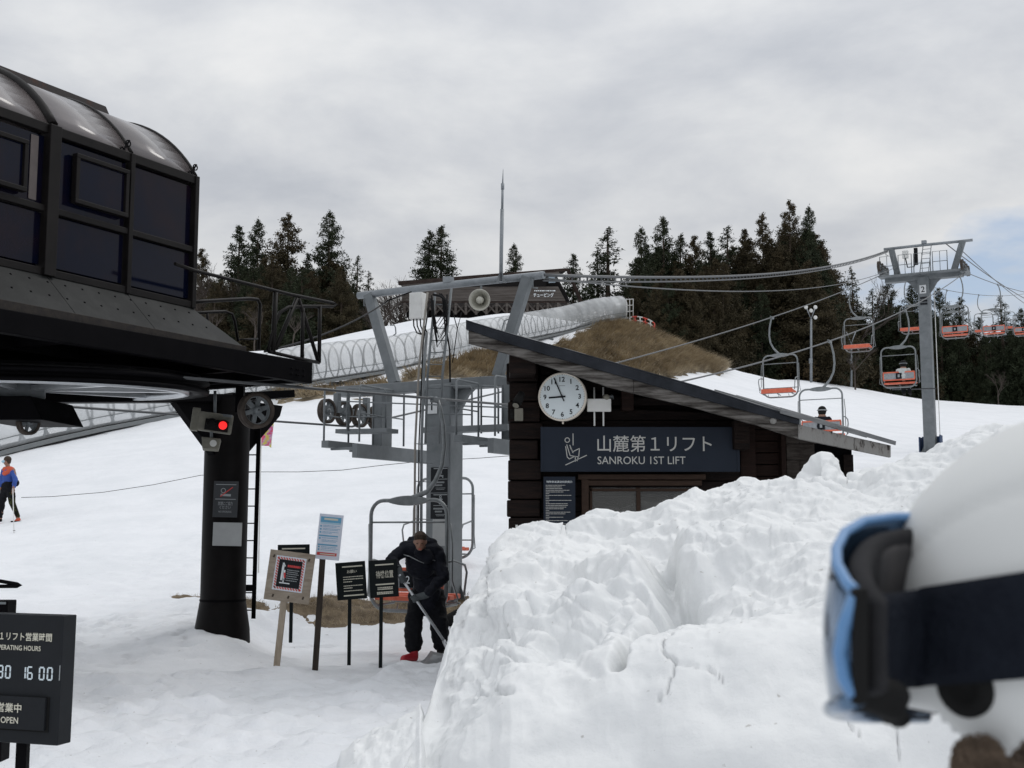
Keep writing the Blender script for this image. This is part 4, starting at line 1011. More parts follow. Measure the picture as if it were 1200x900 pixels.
sheave(at(33, 495, 12.5), RV, .13, parent=station, wd=.06)
# railings on the platform end
def rail(pts, a, r=.018, name='railing', m='brown_paint'):
    P_ = [on_plane(*q, a) for q in pts]; return MB().tube(P_, r, 8).build(name, m, station)
rail([(205,309),(228,317),(280,330),(340,345),(390,355),(394,356.5),(390,359),(355,359),(338,360),(328,366),(323,378),(314,411)], AB, .019)
rail([(323,343),(320,414)], AB, .028)
rail([(348,350),(336,378),(323,409)], AB, .024)
rail([(350,350),(361,385),(373,424)], AB, .022)
rail([(375,358),(374,425)], AB, .022)
rail([(355,361),(354,419)], AB, .022)
rail([(315,412),(345,419),(374,425)], AB, .02)
rail([(215,355),(240,353),(292,350),(302,351),(305,357),(304,375),(303,410)], .9, .021)
rail([(215,368),(240,366),(264,365),(272,368),(275,376),(279,400)], 1.2, .016)
rail([(278,398),(302,397)], 1.1, .010)
rail([(243,367),(243,378)], 1.2, .014)
# ladder up the far side of the column
p_a, p_b = at(297, 725, 16.0), at(304, 482, 16.0); off = Vector((-.40, .05, 0))
m_ = MB(); m_.bar(p_a, p_b, .03, .05); m_.bar(p_a+off, p_b+off, .03, .05); lad = m_.build('ladder', 'black_paint', station)
for k in range(12):
    q = p_a.lerp(p_b, .04+.083*k); MB().tube([q, q+off], .009, 6).build('rung', 'black_paint', lad)
MB().bar(at(297, 689, 15.9), at(272, 689, 15.7), .10, .08).build('ladder_bracket', 'black_paint', station)
# notices on the column
fr = Frame(at(264.5, 585, 15.28), yaw=math.radians(-2), roll=math.radians(1.2))
ns = thing('notice_sign', 'dark square sign with a crossed out cigarette on the black column', 'sign', fr.p(0,-.22,0))
k_ = 15.28/F
m_ = MB(); fr.plate(m_, 0, 0, 29*k_, 42*k_, .008); m_.build('board', 'notice_grey', ns, bevel=.002)
m_ = MB(); fr.bar(m_, -12*k_, 17*k_, 12*k_, 17*k_, .008, .003, .008); fr.bar(m_, -12*k_, 0, 12*k_, 0, .008, .003, .008)
fr.ring(m_, -3*k_, 10*k_, 2.6*k_, .008, .003, .008, 12); fr.bar(m_, -6*k_, 5*k_, 6*k_, 4.6*k_, .028, .003, .008)
m_.build('pictogram', 'letter_dim', ns); m_ = MB(); fr.bar(m_, -6*k_, 3*k_, 8*k_, 14*k_, .010, .004, .012); m_.build('slash', 'red_ink', ns)
text('禁煙にご協力', fr, 0, -5*k_, .045, ns, 'letter_dim', .008, width=17*k_); text('ください', fr, 0, -9.5*k_, .04, ns, 'letter_dim', .008, width=13*k_)
text('NO SMOKING', fr, 0, -14.5*k_, .022, ns, 'letter_dim', .008, width=15*k_)
fr = Frame(at(266.5, 626, 15.28), yaw=math.radians(-2), roll=math.radians(1.0))
m_ = MB(); fr.plate(m_, 0, 0, 34*k_, 27*k_, .008); m_.build('blank_panel', 'pole_sign_white', None, bevel=.002, label='blank pale grey panel on the black column under the cigarette sign', cat='panel')
# signal lamp hung under the arm
sg = thing('signal_lamp', 'weathered two lamp signal hanging under the station, red lamp lit', 'signal light', at(250, 470, 14.4))
fr = Frame(at(252, 497, 14.3), yaw=math.radians(16), roll=math.radians(7)); k_ = 14.3/F
m_ = MB(); fr.plate(m_, 0, 2*k_, 40*k_, 22*k_, .16, -.16); m_.build('housing', 'signal_body', sg, bevel=.012)
m_ = MB(); fr.plate(m_, -23*k_, 3*k_, 9*k_, 27*k_, .14, -.15); m_.build('side_box', 'signal_body', sg, bevel=.008)
m_ = MB(); fr.plate(m_, 2*k_, -1.5*k_, 27*k_, 13*k_, .02, .0); m_.build('face', 'rubber', sg)
for q, mm_ in ((-4, 'rubber'), (9, 'signal_red')):
    m_ = MB(); fr.disc(m_, q*k_, -.5*k_, 4.8*k_, .014, .02, 24); m_.build('lamp', mm_, sg, label='lit red lamp' if q > 0 else None)
    m_ = MB(); pts = []
    for t in np.linspace(-.3, PI+.3, 14): pts.append((q*k_+5.8*k_*math.cos(t), -.5*k_+5.8*k_*math.sin(t)))
    for (xa, za), (xb, zb_) in zip(pts, pts[1:]): fr.bar(m_, xa, za, xb, zb_, .006, .10, .02)
    m_.build('hood', 'rubber', sg)
MB().tube([at(252, 458, 14.35), at(252, 486, 14.35)], .018, 8).build('hanger', 'steel', sg)
MB().bar(at(244, 485, 14.35), at(272, 488, 14.35), .05, .03).build('bracket', 'steel', sg)
fl = thing('flood_light', 'small square flood lamp under the red signal', 'lamp', at(247, 520, 14.3))
fr = Frame(at(247, 518, 14.25), yaw=math.radians(10), roll=math.radians(3), pitch=math.radians(-10))
m_ = MB(); m_.prism([fr.p(-11*k_, 6*k_, 0), fr.p(11*k_, 5*k_, 0), fr.p(9*k_, -8*k_, 0), fr.p(-9*k_, -8*k_, 0)], fr.n*-.13); m_.build('housing', 'signal_body', fl, bevel=.008)
m_ = MB(); fr.disc(m_, 3*k_, -1.5*k_, 4*k_, .01, .002, 20); m_.build('lens', 'white', fl)
MB().bar(fr.p(0,.04,-.06), fr.p(-.01,.16,-.06), .03, .03).build('arm', 'steel', fl)

# ------------------------------------------------------------------ towers
def tower(name, label, c, sc, number, g, ztop, zarm, zgr, arms, wcol, big, sh=0.0, hb=None):
    """c: ground point on the line; ztop: height of the top bar, zarm: height of the cross beam"""
    t = thing(name, label, 'lift tower', (c.x, c.y, zgr), LYAW)
    P = lambda a, s, z: Vector((c.x, c.y, 0)) + RV*a + LV*s + Z*z
    m_ = MB(); m_.box(P(0,0,(zgr-.3+zarm)/2), (wcol, wcol*.9, zarm-zgr+.3), RV, LV, Z); colm = m_.build('column', 'steel', t, bevel=.02)
    m_ = MB(); m_.box(P(0,0,zgr+.03), (wcol*1.55, wcol*1.45, .05), RV, LV, Z)
    for q in (-1, 1):
        for r_a in (-.28, .28):
            m_.prism([P(q*wcol/2, r_a*wcol, zgr+.05), P(q*wcol*.76, r_a*wcol, zgr+.05), P(q*wcol/2, r_a*wcol, zgr+.34)], LV*.02)
            m_.prism([P(r_a*wcol, q*wcol*.45, zgr+.05), P(r_a*wcol, q*wcol*.70, zgr+.05), P(r_a*wcol, q*wcol*.45, zgr+.34)], RV*.02)
    m_.build('base_flange', 'steel', t, bevel=.004)
    h = .17*sc
    m_ = MB(); m_.box(P(0, 0, zarm), ((hb or 2*g+.5*sc), .26*sc, h), RV, LV, Z); m_.build('cross_beam', 'steel', t, bevel=.012)
    for q in (-1, 1):
        m_ = MB(); m_.prism([P(q*wcol/2, -.04, zarm-h/2), P(q*(wcol/2+.34*sc), -.04, zarm-h/2), P(q*(wcol/2+.22*sc), -.04, zarm-h/2-.10*sc), P(q*(wcol/2+.06*sc), -.04, zarm-h/2-.36*sc), P(q*wcol/2, -.04, zarm-h/2-.42*sc)], LV*.08)
        m_.build('gusset', 'steel', t)
    a_b, a_t = arms
    for q in (-1, 1): MB().bar(P(q*a_b+sh*.5, 0, zarm+h/2), P(q*a_t+sh, 0, ztop), .17*sc, .13*sc, up=LV).build('upright_arm', 'steel', t, bevel=.008)
    m_ = MB(); m_.tube([P(-a_t-.22*sc+sh, 0, ztop), P(0, 0, ztop+.01), P(a_t+.28*sc+sh, 0, ztop)], (.062 if big else .045)*sc, 12); m_.box(P(.05*sc, 0, ztop+.09*sc), (.14*sc, .12*sc, .10*sc), RV, LV, Z)
    m_.build('top_bar', 'steel_light', t)
    m_ = MB()
    for q in (-a_t-.05, a_t+.12): m_.tube([P(q, .0, ztop-.02), P(q, -.07*sc, ztop-.08*sc), P(q, -.07*sc, ztop-.2*sc), P(q+.05*sc, 0, ztop-.2*sc)], .012*sc, 6)
    m_.build('hooks', 'steel', t)
    return t, P
g = 1.85
T1z = zat(T1.x, T1.y, 708); z_arm1 = zat(T1.x, T1.y, 451.5); z_top1 = zat(T1.x, T1.y, 335)
tw, P1 = tower('lift_tower', 'grey steel lift tower number 1 with horn and cable box beside the hut', T1, 1.0, '1', g, z_top1, z_arm1, T1z-.02, (.98, 1.53), .45, True)
k1 = T1.y/F
# white number plate and notices, on the face towards the camera
yw = LYAW
nf = Frame(P1(0, -.205, zat(T1.x, T1.y, 476)), yaw=yw)
m_ = MB(); nf.plate(m_, -.11, 0, .20, .27, .006, .012); nb = m_.build('number_plate', 'white_sign', tw)
text('1', nf, -.11, .0, .16, tw, 'ink', .018, name='number', bold=.01)
cf = Frame(P1(0, -.204, 0), yaw=yw)
for py, pic in ((562, 'seat'), (593, 'kid')):
    zc = zat(T1.x, T1.y-.3, py); m_ = MB(); cf.plate(m_, .03, zc, .31, .40, .006, .003); m_.build('notice_board', 'charcoal', tw)
    m_ = MB(); cf.bar(m_, -.07, zc+.18, .19, zc+.18, .012, .003, .009); cf.bar(m_, -.07, zc+.01, .19, zc+.01, .008, .003, .009)
    if pic == 'seat':
        cf.ring(m_, .04, zc+.15, .018, .012, .003, .009, 10); cf.bar(m_, .035, zc+.12, .05, zc+.06, .03, .003, .009); cf.bar(m_, .05, zc+.065, .11, zc+.06, .022, .003, .009); cf.bar(m_, .10, zc+.06, .10, zc+.03, .018, .003, .009); cf.bar(m_, .08, zc+.16, .08, zc+.09, .006, .003, .009)
    else:
        cf.ring(m_, .06, zc+.15, .018, .012, .003, .009, 10); cf.bar(m_, .06, zc+.125, .06, zc+.07, .05, .003, .009); cf.bar(m_, .02, zc+.105, .10, zc+.105, .018, .003, .009); cf.bar(m_, .045, zc+.07, .045, zc+.03, .018, .003, .009); cf.bar(m_, .077, zc+.07, .077, zc+.03, .018, .003, .009)
    m_.build('pictogram', 'letter_dim', tw)
    m_ = MB()
    for z__, w__ in ((-.04,.10),(-.085,.07)):
        for q__ in range(int(w__/.016)*2): cf.bar(m_, .03-w__+q__*.017, zc+z__, .03-w__+q__*.017+.011, zc+z__, .026, .002, .009)
    for j in range(2): cf.bar(m_, -.03+.01*j, zc-.13-.022*j, .15-.02*j, zc-.13-.022*j, .006, .002, .009)
    m_.build('fine_print', 'letter_dim', tw, kind='stuff')
zc = zat(T1.x, T1.y-.3, 624); m_ = MB(); cf.plate(m_, .05, zc, .27, .42, .006, .003); m_.build('blank_panel', 'pole_sign_white', tw)
# hangers, walkways and sheave trains both sides
def sheaves(P, tw, q, z0, sc, n, sp, r, zr):
    """q side, zr rope height there, z0 beam height"""
    a = q*g
    m_ = MB(); m_.box(P(a, 0, zr+r+.04), (.06, sp*n*.9, .10), RV, LV, Z)
    for s in (-sp*.9, sp*.9): m_.box(P(a-.07*q*0, s, (z0+zr+r)/2), (.10, .09, z0-zr-r+.02), RV, LV, Z)
    m_.build('sheave_frame', 'steel', tw, bevel=.006)
    for i in range(n):
        s = (i-(n-1)/2)*sp; sheave(P(a, s, zr+r), RV, r, parent=tw, wd=.085)
zr1 = zat(P1(-g,0,0).x, P1(-g,0,0).y, 500); zr1r = zr1+.02
for q in (-1, 1):
    sheaves(P1, tw, q, z_arm1-.08, 1, 4, .46, .205, zr1)
    ai = q*(g-.62)
    m_ = MB(); m_.box(P1(ai, 0, z_arm1-.08-.48), (.16, .26, .97), RV, LV, Z); m_.box(P1(ai+.09*q, 0, z_arm1-.56), (.02, .30, .97), RV, LV, Z); m_.box(P1(ai-.09*q, 0, z_arm1-.56), (.02, .30, .97), RV, LV, Z); m_.build('hanger_leg', 'steel', tw, bevel=.006)
    zc = z_arm1-1.05; m_ = MB()
    m_.box(P1(ai-.22, -.30, zc+.07), (.14, 1.9, .11), RV, LV, Z); m_.box(P1(ai+.25, -.0, zc-.04), (.10, 2.2, .22), RV, LV, Z)
    for s in (-1.0,-.5,0,.5,1.0): m_.box(P1(ai, s, zc+.005), (.56, .05, .04), RV, LV, Z)
    m_.build('walkway', 'steel', tw, bevel=.004)
    for s0, s1, aa, hh in ((-1.2,-.55,ai-.28,.86),(-1.05,.2,ai+.3,.9)):
        m_ = MB(); z0 = zc+.1
        m_.tube([P1(aa, s0, z0), P1(aa, s0, z0+hh-.03), P1(aa, s0+.03, z0+hh), P1(aa, s1-.03, z0+hh), P1(aa, s1, z0+hh-.03), P1(aa, s1, z0)], .017, 7)
        m_.tube([P1(aa, s0, z0+hh*.5), P1(aa, s1, z0+hh*.5)], .012, 6); m_.build('guard_rail', 'steel', tw)
# guard rails facing the camera in front of the column
for (x0, x1, y0, y1) in ((517, 553, 452, 502), (564, 584, 452, 508), (407, 452, 455, 505)):
    d_ = 19.2 if x0 > 500 else 20.0
    m_ = MB(); m_.tube([at(x0, y1, d_), at(x0, y0+2, d_), at(x0+2, y0, d_), at(x1-2, y0+1, d_-.1), at(x1, y0+4, d_-.1), at(x1, y1, d_-.1)], .016, 7)
    m_.tube([at(x0, (y0+y1)/2+8, d_), at(x1, (y0+y1)/2+9, d_-.1)], .011, 6); m_.build('guard_rail', 'steel', tw)
MB().bar(at(395, 470, 19.8), at(600, 478, 19.0), .02, .02).build('tie_rod', 'steel', tw)
MB().bar(at(500, 505, 19.4), at(598, 501, 19.0), .3, .09).build('walkway', 'steel', tw, bevel=.004)
MB().bar(at(400, 506, 20.3), at(460, 505, 19.7), .3, .07).build('walkway', 'steel', tw, bevel=.004)
# ladder from the ground past the beam to the top bar, with conduits
dl = 19.05
m_ = MB(); m_.tube([at(506, 650, dl), at(507, 480, dl), at(510, 345, dl+.3)], .021, 8); m_.tube([at(515, 440, dl), at(529, 337, dl+.5)], .001, 3)
m_ = MB(); m_.tube([at(498.5, 520, dl), at(501, 440, dl), at(510, 343, dl)], .020, 8); m_.tube([at(515, 520, dl), at(518.5, 440, dl), at(529, 338, dl)], .020, 8)
tl = m_.build('ladder', 'steel', tw)
for k in range(8): MB().tube([at(500+8*k/8, 455-14*k, dl), at(518+9*k/8, 455-14*k, dl)], .008, 6).build('rung', 'steel', tl)
m_ = MB(); m_.tube([at(485.5, 640, dl-.4), at(486.5, 520, dl-.4), at(491, 430, dl-.3), at(501, 343, dl)], .017, 8); m_.build('conduit', mat('beige_conduit', (.20,.185,.165), .6), tw)
m_ = MB(); m_.tube([at(493.5, 640, dl-.3), at(494, 520, dl-.3), at(497, 430, dl-.2), at(500, 390, dl)], .022, 8); m_.build('conduit', 'steel', tw)
m_ = MB(); m_.tube([at(490, 660, dl-.2), at(491, 520, dl-.2), at(496, 400, dl-.1), at(504, 350, dl)], .011, 6); m_.build('conduit', 'black_cable', tw)
m_ = MB()
for k in range(6): m_.tube([at(487, 520+22*k, dl-.35), at(507, 521+22*k, dl-.2)], .007, 5)
m_.build('conduit_clamps', 'steel', tw, kind='stuff')
# white cable box with drooping cables
bx = Frame(at(489.5, 359, 19.5), yaw=yw*.8)
m_ = MB(); bx.plate(m_, 0, 0, 16.5*k1, 31*k1, .18, -.1); m_.build('cable_box', 'white', tw, bevel=.008)
m_ = MB()
for k in range(4):
    x0 = 484.5+4*k; m_.tube([at(x0, 374, 19.45), at(x0+.5, 382, 19.45), at(x0+4, 390, 19.42), at(497, 393, 19.4)], .011, 6)
m_.build('box_cables', 'black_cable', tw)
m_ = MB()
rr = random.Random(4)
for k in range(6):
    xa, xb, yb = 506+rr.uniform(-1,2), 523+rr.uniform(-2,2), 372+5.5*k
    m_.tube([at(xa, 346+2*k, dl-.05), at(xa+1, 362+3*k, dl-.05), at((xa+xb)/2-2, yb+7, dl-.1), at(xb, yb-8, dl-.08), at(xb-1-k*.5, 350, dl-.04), at(xb-7, 344, dl-.02)], .010, 6)
m_.tube([at(507,345,dl-.1), at(516,347,dl-.1), at(522,352,dl-.1), at(524,362,dl-.1), at(521,372,dl-.1)], .02, 6)
m_.build('cable_loops', 'black_cable', tw)
m_ = MB()
m_.tube([at(524,345,dl), at(523,385,dl), at(527,410,dl), at(527.5,448,dl)], .014, 6); m_.tube([at(529,360,dl), at(536,385,dl), at(531,420,dl), at(530,425,dl)], .008, 5); m_.tube([at(541,366,dl), at(536,385,dl)], .006, 5)
m_.build('stay_wires', 'black_cable', tw)
m_ = MB(); m_.tube([at(457,381,19.9), at(462,381,19.9), at(463.5,384,19.9), at(464,391,19.9), at(461,393,19.9)], .011, 6); m_.tube([at(596,374,19.0), at(591,376,19.0), at(588,387,19.0), at(590,389,19)], .011, 6); m_.build('step', 'steel', tw)
# horn loudspeaker
hn = thing('horn_speaker', 'cream coloured horn loudspeaker hanging under the grey top bar', 'loudspeaker', at(563, 350, 19.3))
ax = Vector((-.12,-.98,-.12)).normalized(); hc = at(562, 351.5, 19.2)
m_ = MB(); m_.lathe([(.165,0),(.172,.012),(.165,.02),(.13,-.05),(.07,-.14),(.045,-.22),(.001,-.22)], hc, ax, 32); m_.build('bell', 'horn', hn)
m_ = MB(); m_.lathe([(.001,.03),(.035,.03),(.06,-.01),(.055,-.16),(.001,-.18)], hc, ax, 20); m_.build('throat', 'horn', hn)
MB().bar(hc-ax*.2, hc-ax*.16+Z*.24, .03, .03).build('bracket', 'steel', hn)
# lightning rod
lrod = thing('lightning_rod', 'tall thin grey mast standing on the top bar of the near tower', 'mast', at(586, 329, 19.25))
m_ = MB(); m_.tube([at(587, 330, 19.25), at(587.5, 290, 19.25), at(588.5, 245, 19.25)], .030, 8); m_.build('lower_tube', 'steel_light', lrod)
m_ = MB(); m_.tube([at(588.5, 246, 19.25), at(589, 217, 19.25)], .020, 8); m_.tube([at(589,222,19.25),at(589,215,19.25)], .027, 8); m_.build('upper_tube', 'steel_light', lrod)
m_ = MB(); m_.tube([at(589, 217, 19.25), at(589.6, 198, 19.25)], [.014,.003], 6); m_.build('tip', 'steel_light', lrod)
m_ = MB(); 
for q in (-1,1): m_.prism([at(587+q*1.5,331,19.2), at(587+q*6,331,19.2), at(587+q*1.5,319,19.2)], Vector((0,.05,0)))
m_.build('foot', 'steel', lrod)

# far tower
T2z = zat(T2.x, T2.y, 531); z_arm2 = zat(T2.x, T2.y, 325); z_top2 = zat(T2.x, T2.y, 287.5)
t2, P2 = tower('lift_tower', 'grey steel lift tower number 2 standing on the far snow slope', T2, 1.55, '2', g, z_top2, z_arm2, T2z, (1.25, 1.62), .52, False, .18, 3.5)
k2 = T2.y/F
f2 = Frame(P2(0, -.245, 0), yaw=yw)
zc = zat(T2.x, T2.y, 340); m_ = MB(); f2.plate(m_, -.02, zc, .30, .40, .01, .003); m_.build('number_plate', 'white_sign', t2); text('2', f2, -.02, zc, .27, t2, 'ink', .015, name='number', bold=.01)
m_ = MB()
for j, py in enumerate((350, 353.5, 357)):
    f2.plate(m_, .0, zat(T2.x, T2.y, py), .32, .09, .01, .003)
m_.build('notice_board', 'charcoal', t2)
for q, zq in ((-1, 322), (1, 320)):
    p_ = P2(q*g, 0, 0); zr = zat(p_.x, p_.y, zq)
    m_ = MB(); m_.box(P2(q*g, 0, zr+.06), (.30, 1.1, .16), RV, LV, Z); m_.build('sheave_frame', 'steel', t2)
    for i in range(4): sheave(P2(q*(g), (i-1.5)*.55, zr+.25), RV, .25, parent=t2, wd=.12)
for (x0, x1) in ((-1.9,-1.25), (-1.05,-.45), (-.35,.4), (.5, 1.15)):
    m_ = MB(); zb2 = z_arm2+.13; zt2 = zb2+.95
    for s in (-.45,):
        m_.tube([P2(x0, s, zb2), P2(x0, s, zt2), P2(x1, s, zt2), P2(x1, s, zb2)], .022, 6); m_.tube([P2(x0, s, (zb2+zt2)/2), P2(x1, s, (zb2+zt2)/2)], .016, 5)
        m_.tube([P2((x0+x1)/2, s, zb2), P2((x0+x1)/2, s, zt2)], .014, 5)
    m_.build('guard_rail', 'steel', t2)
m_ = MB(); m_.box(P2(0, -.4, z_arm2+.09), (3.9, .7, .05), RV, LV, Z); m_.build('walkway', 'steel', t2)
m_ = MB(); m_.tube([P2(-.1,-.5,z_arm2), P2(.05,-.1,z_top2)], .022, 6); m_.tube([P2(.3,-.5,z_arm2), P2(.42,-.1,z_top2)], .022, 6); tl = m_.build('ladder', 'steel', t2)
for k in range(6):
    f_ = (k+.5)/6.5; MB().tube([P2(-.1+.15*f_, -.5+.4*f_, z_arm2+(z_top2-z_arm2)*f_), P2(.3+.12*f_, -.5+.4*f_, z_arm2+(z_top2-z_arm2)*f_)], .013, 5).build('rung', 'steel', tl)
m_ = MB(); m_.box(P2(-.78, -.1, z_top2-.38), (.26, .2, .36), RV, LV, Z); m_.build('cable_box', 'white', t2, bevel=.01)
m_ = MB(); m_.box(P2(-.30, -.1, z_top2-.52), (.16, .14, .80), RV, LV, Z); m_.tube([P2(-.78,-.1,z_top2-.55), P2(-.7,-.1,z_top2-1.0), P2(-.4,-.1,z_top2-1.0), P2(-.3,-.1,z_top2-.7)], .03, 6); m_.build('cable_loops', 'black_cable', t2)
m_ = MB(); m_.box(P2(.46, .1, T2z+.45), (.05, .6, .75), RV, LV, Z); m_.box(P2(-.46, .1, T2z+.35), (.05, .6, .8), RV, LV, Z); m_.box(P2(0,.45,T2z+.4),(.9,.05,.8),RV,LV,Z); m_.build('padding', 'bluepad', t2, bevel=.01)
m_ = MB(); m_.tube([P2(.44, .0, T2z), P2(.44, .0, z_arm2-.2)], .02, 6); m_.build('conduit', 'white', t2)

# ------------------------------------------------------------------ ropes
def zr2(q): p_ = P2(q*g, 0, 0); return zat(p_.x, p_.y, 321 if q < 0 else 319)
Lt = (T2-T1).length; s2 = Lt
BEY = 62.0
ZB = {}
def rope_z(q, s):
    """height of the haul rope at distance s uphill of the near tower (q = -1 far side, 1 near side)"""
    z1 = zr1 if q < 0 else zr1r+.12
    if s <= 0:
        return z1 + (s/ -s_w*-1)*0 + (z_w - z1)*min(1, -s/8.3)
    if s <= s2:
        t = s/s2; return z1*(1-t)+zr2(q)*t - (.72 if q > 0 else .40)*4*t*(1-t)
    t = (s-s2)/BEY; return zr2(q) + (t*BEY)*.155 - .6*4*t*(1-t) if t < 1 else zr2(q)+(s-s2)*.155
for q, lab in ((-1, 'steel haul rope returning on the far side of the two towers'), (1, 'steel haul rope climbing uphill on the near side of the two towers')):
    pts = [W(s, q*g, rope_z(q, s)) for s in list(np.arange(-8.3, 0, .4))+list(np.arange(0, s2, 1.0))+list(np.arange(s2, s2+120, 3.0))]
    MB().tube(pts, .0185, 6).build('haul_rope', 'cable', None, label=lab, cat='rope')
# communication cables between the top bars, with their clips
for (a, lab, dz, sag, r_) in ((-1.6, 'thick bundled cable slung between the tower tops', 0, .9, .028), (1.1, 'thin cable slung between the tower tops above the wood', -.25, 1.2, .013)):
    pts = []
    for t in np.linspace(0, 1, 40):
        pts.append(W(Lt*t, 1.8*(1-t)+a*t if a < 0 else 1.8*(1-t)-1.2*t, (z_top1+dz*.2)*(1-t)+(z_top2+(-.05 if a < 0 else -.9))*t - sag*4*t*(1-t)*.5))
    mbc = MB().tube(pts, r_, 6); rp = mbc.build('cable', 'cable', None, label=lab, cat='cable')
    if a < 0:
        m_ = MB()
        for i in range(120):
            t = (i+.5)/120; k = t*39; j = int(k); p = pts[j].lerp(pts[min(39, j+1)], k-j); m_.bar(p+Z*.01, p-Z*.07, .03, .03)
        m_.tube([p-Z*.09 for p in pts], .016, 5)
        o = m_.build('cable_clips', 'cable', rp, kind='stuff')
pts = [W(s2+130*t, 1.0-1.6*0, z_top2 + 18*t - 2.4*4*t*(1-t)) for t in np.linspace(0, 1, 24)]
MB().tube(pts, .025, 6).build('cable', 'cable', None, label='cable running off to the right from the top of the far tower', cat='cable')
pts = [W(s2+130*t, 1.6, z_top2-.3 + 15.5*t - 2.4*4*t*(1-t)) for t in np.linspace(0, 1, 24)]
MB().tube(pts, .02, 6).build('cable', 'cable', None, label='lower cable running off to the right from the far tower', cat='cable')
pa, pb = on_plane(310, 412, AB), at(455, 352, 19.9)
pts = [pa.lerp(pb, t)-Z*.10*4*t*(1-t) for t in np.linspace(0, 1, 12)] + [pb.lerp(at(482, 342, 19.6), t) for t in (.5, 1)]
MB().tube(pts, .012, 6).build('cable', 'black_cable', None, label='black cable from the station railing up to the near tower', cat='cable')
# thin rope fence line across the slope
ptsL = [(25,583),(60,582),(120,577),(180,568),(235,557),(303,553),(350,553),(400,551),(450,545),(500,540),(560,537),(600,534),(660,532)]
pts = [at(px, py, 31-2*(px > 280)*min(1, (px-280)/60.)) for px, py in ptsL]
MB().tube(pts, .007, 5).build('rope_line', 'black_cable', None, label='thin dark cord strung low across the snow slope behind the towers', cat='cord')

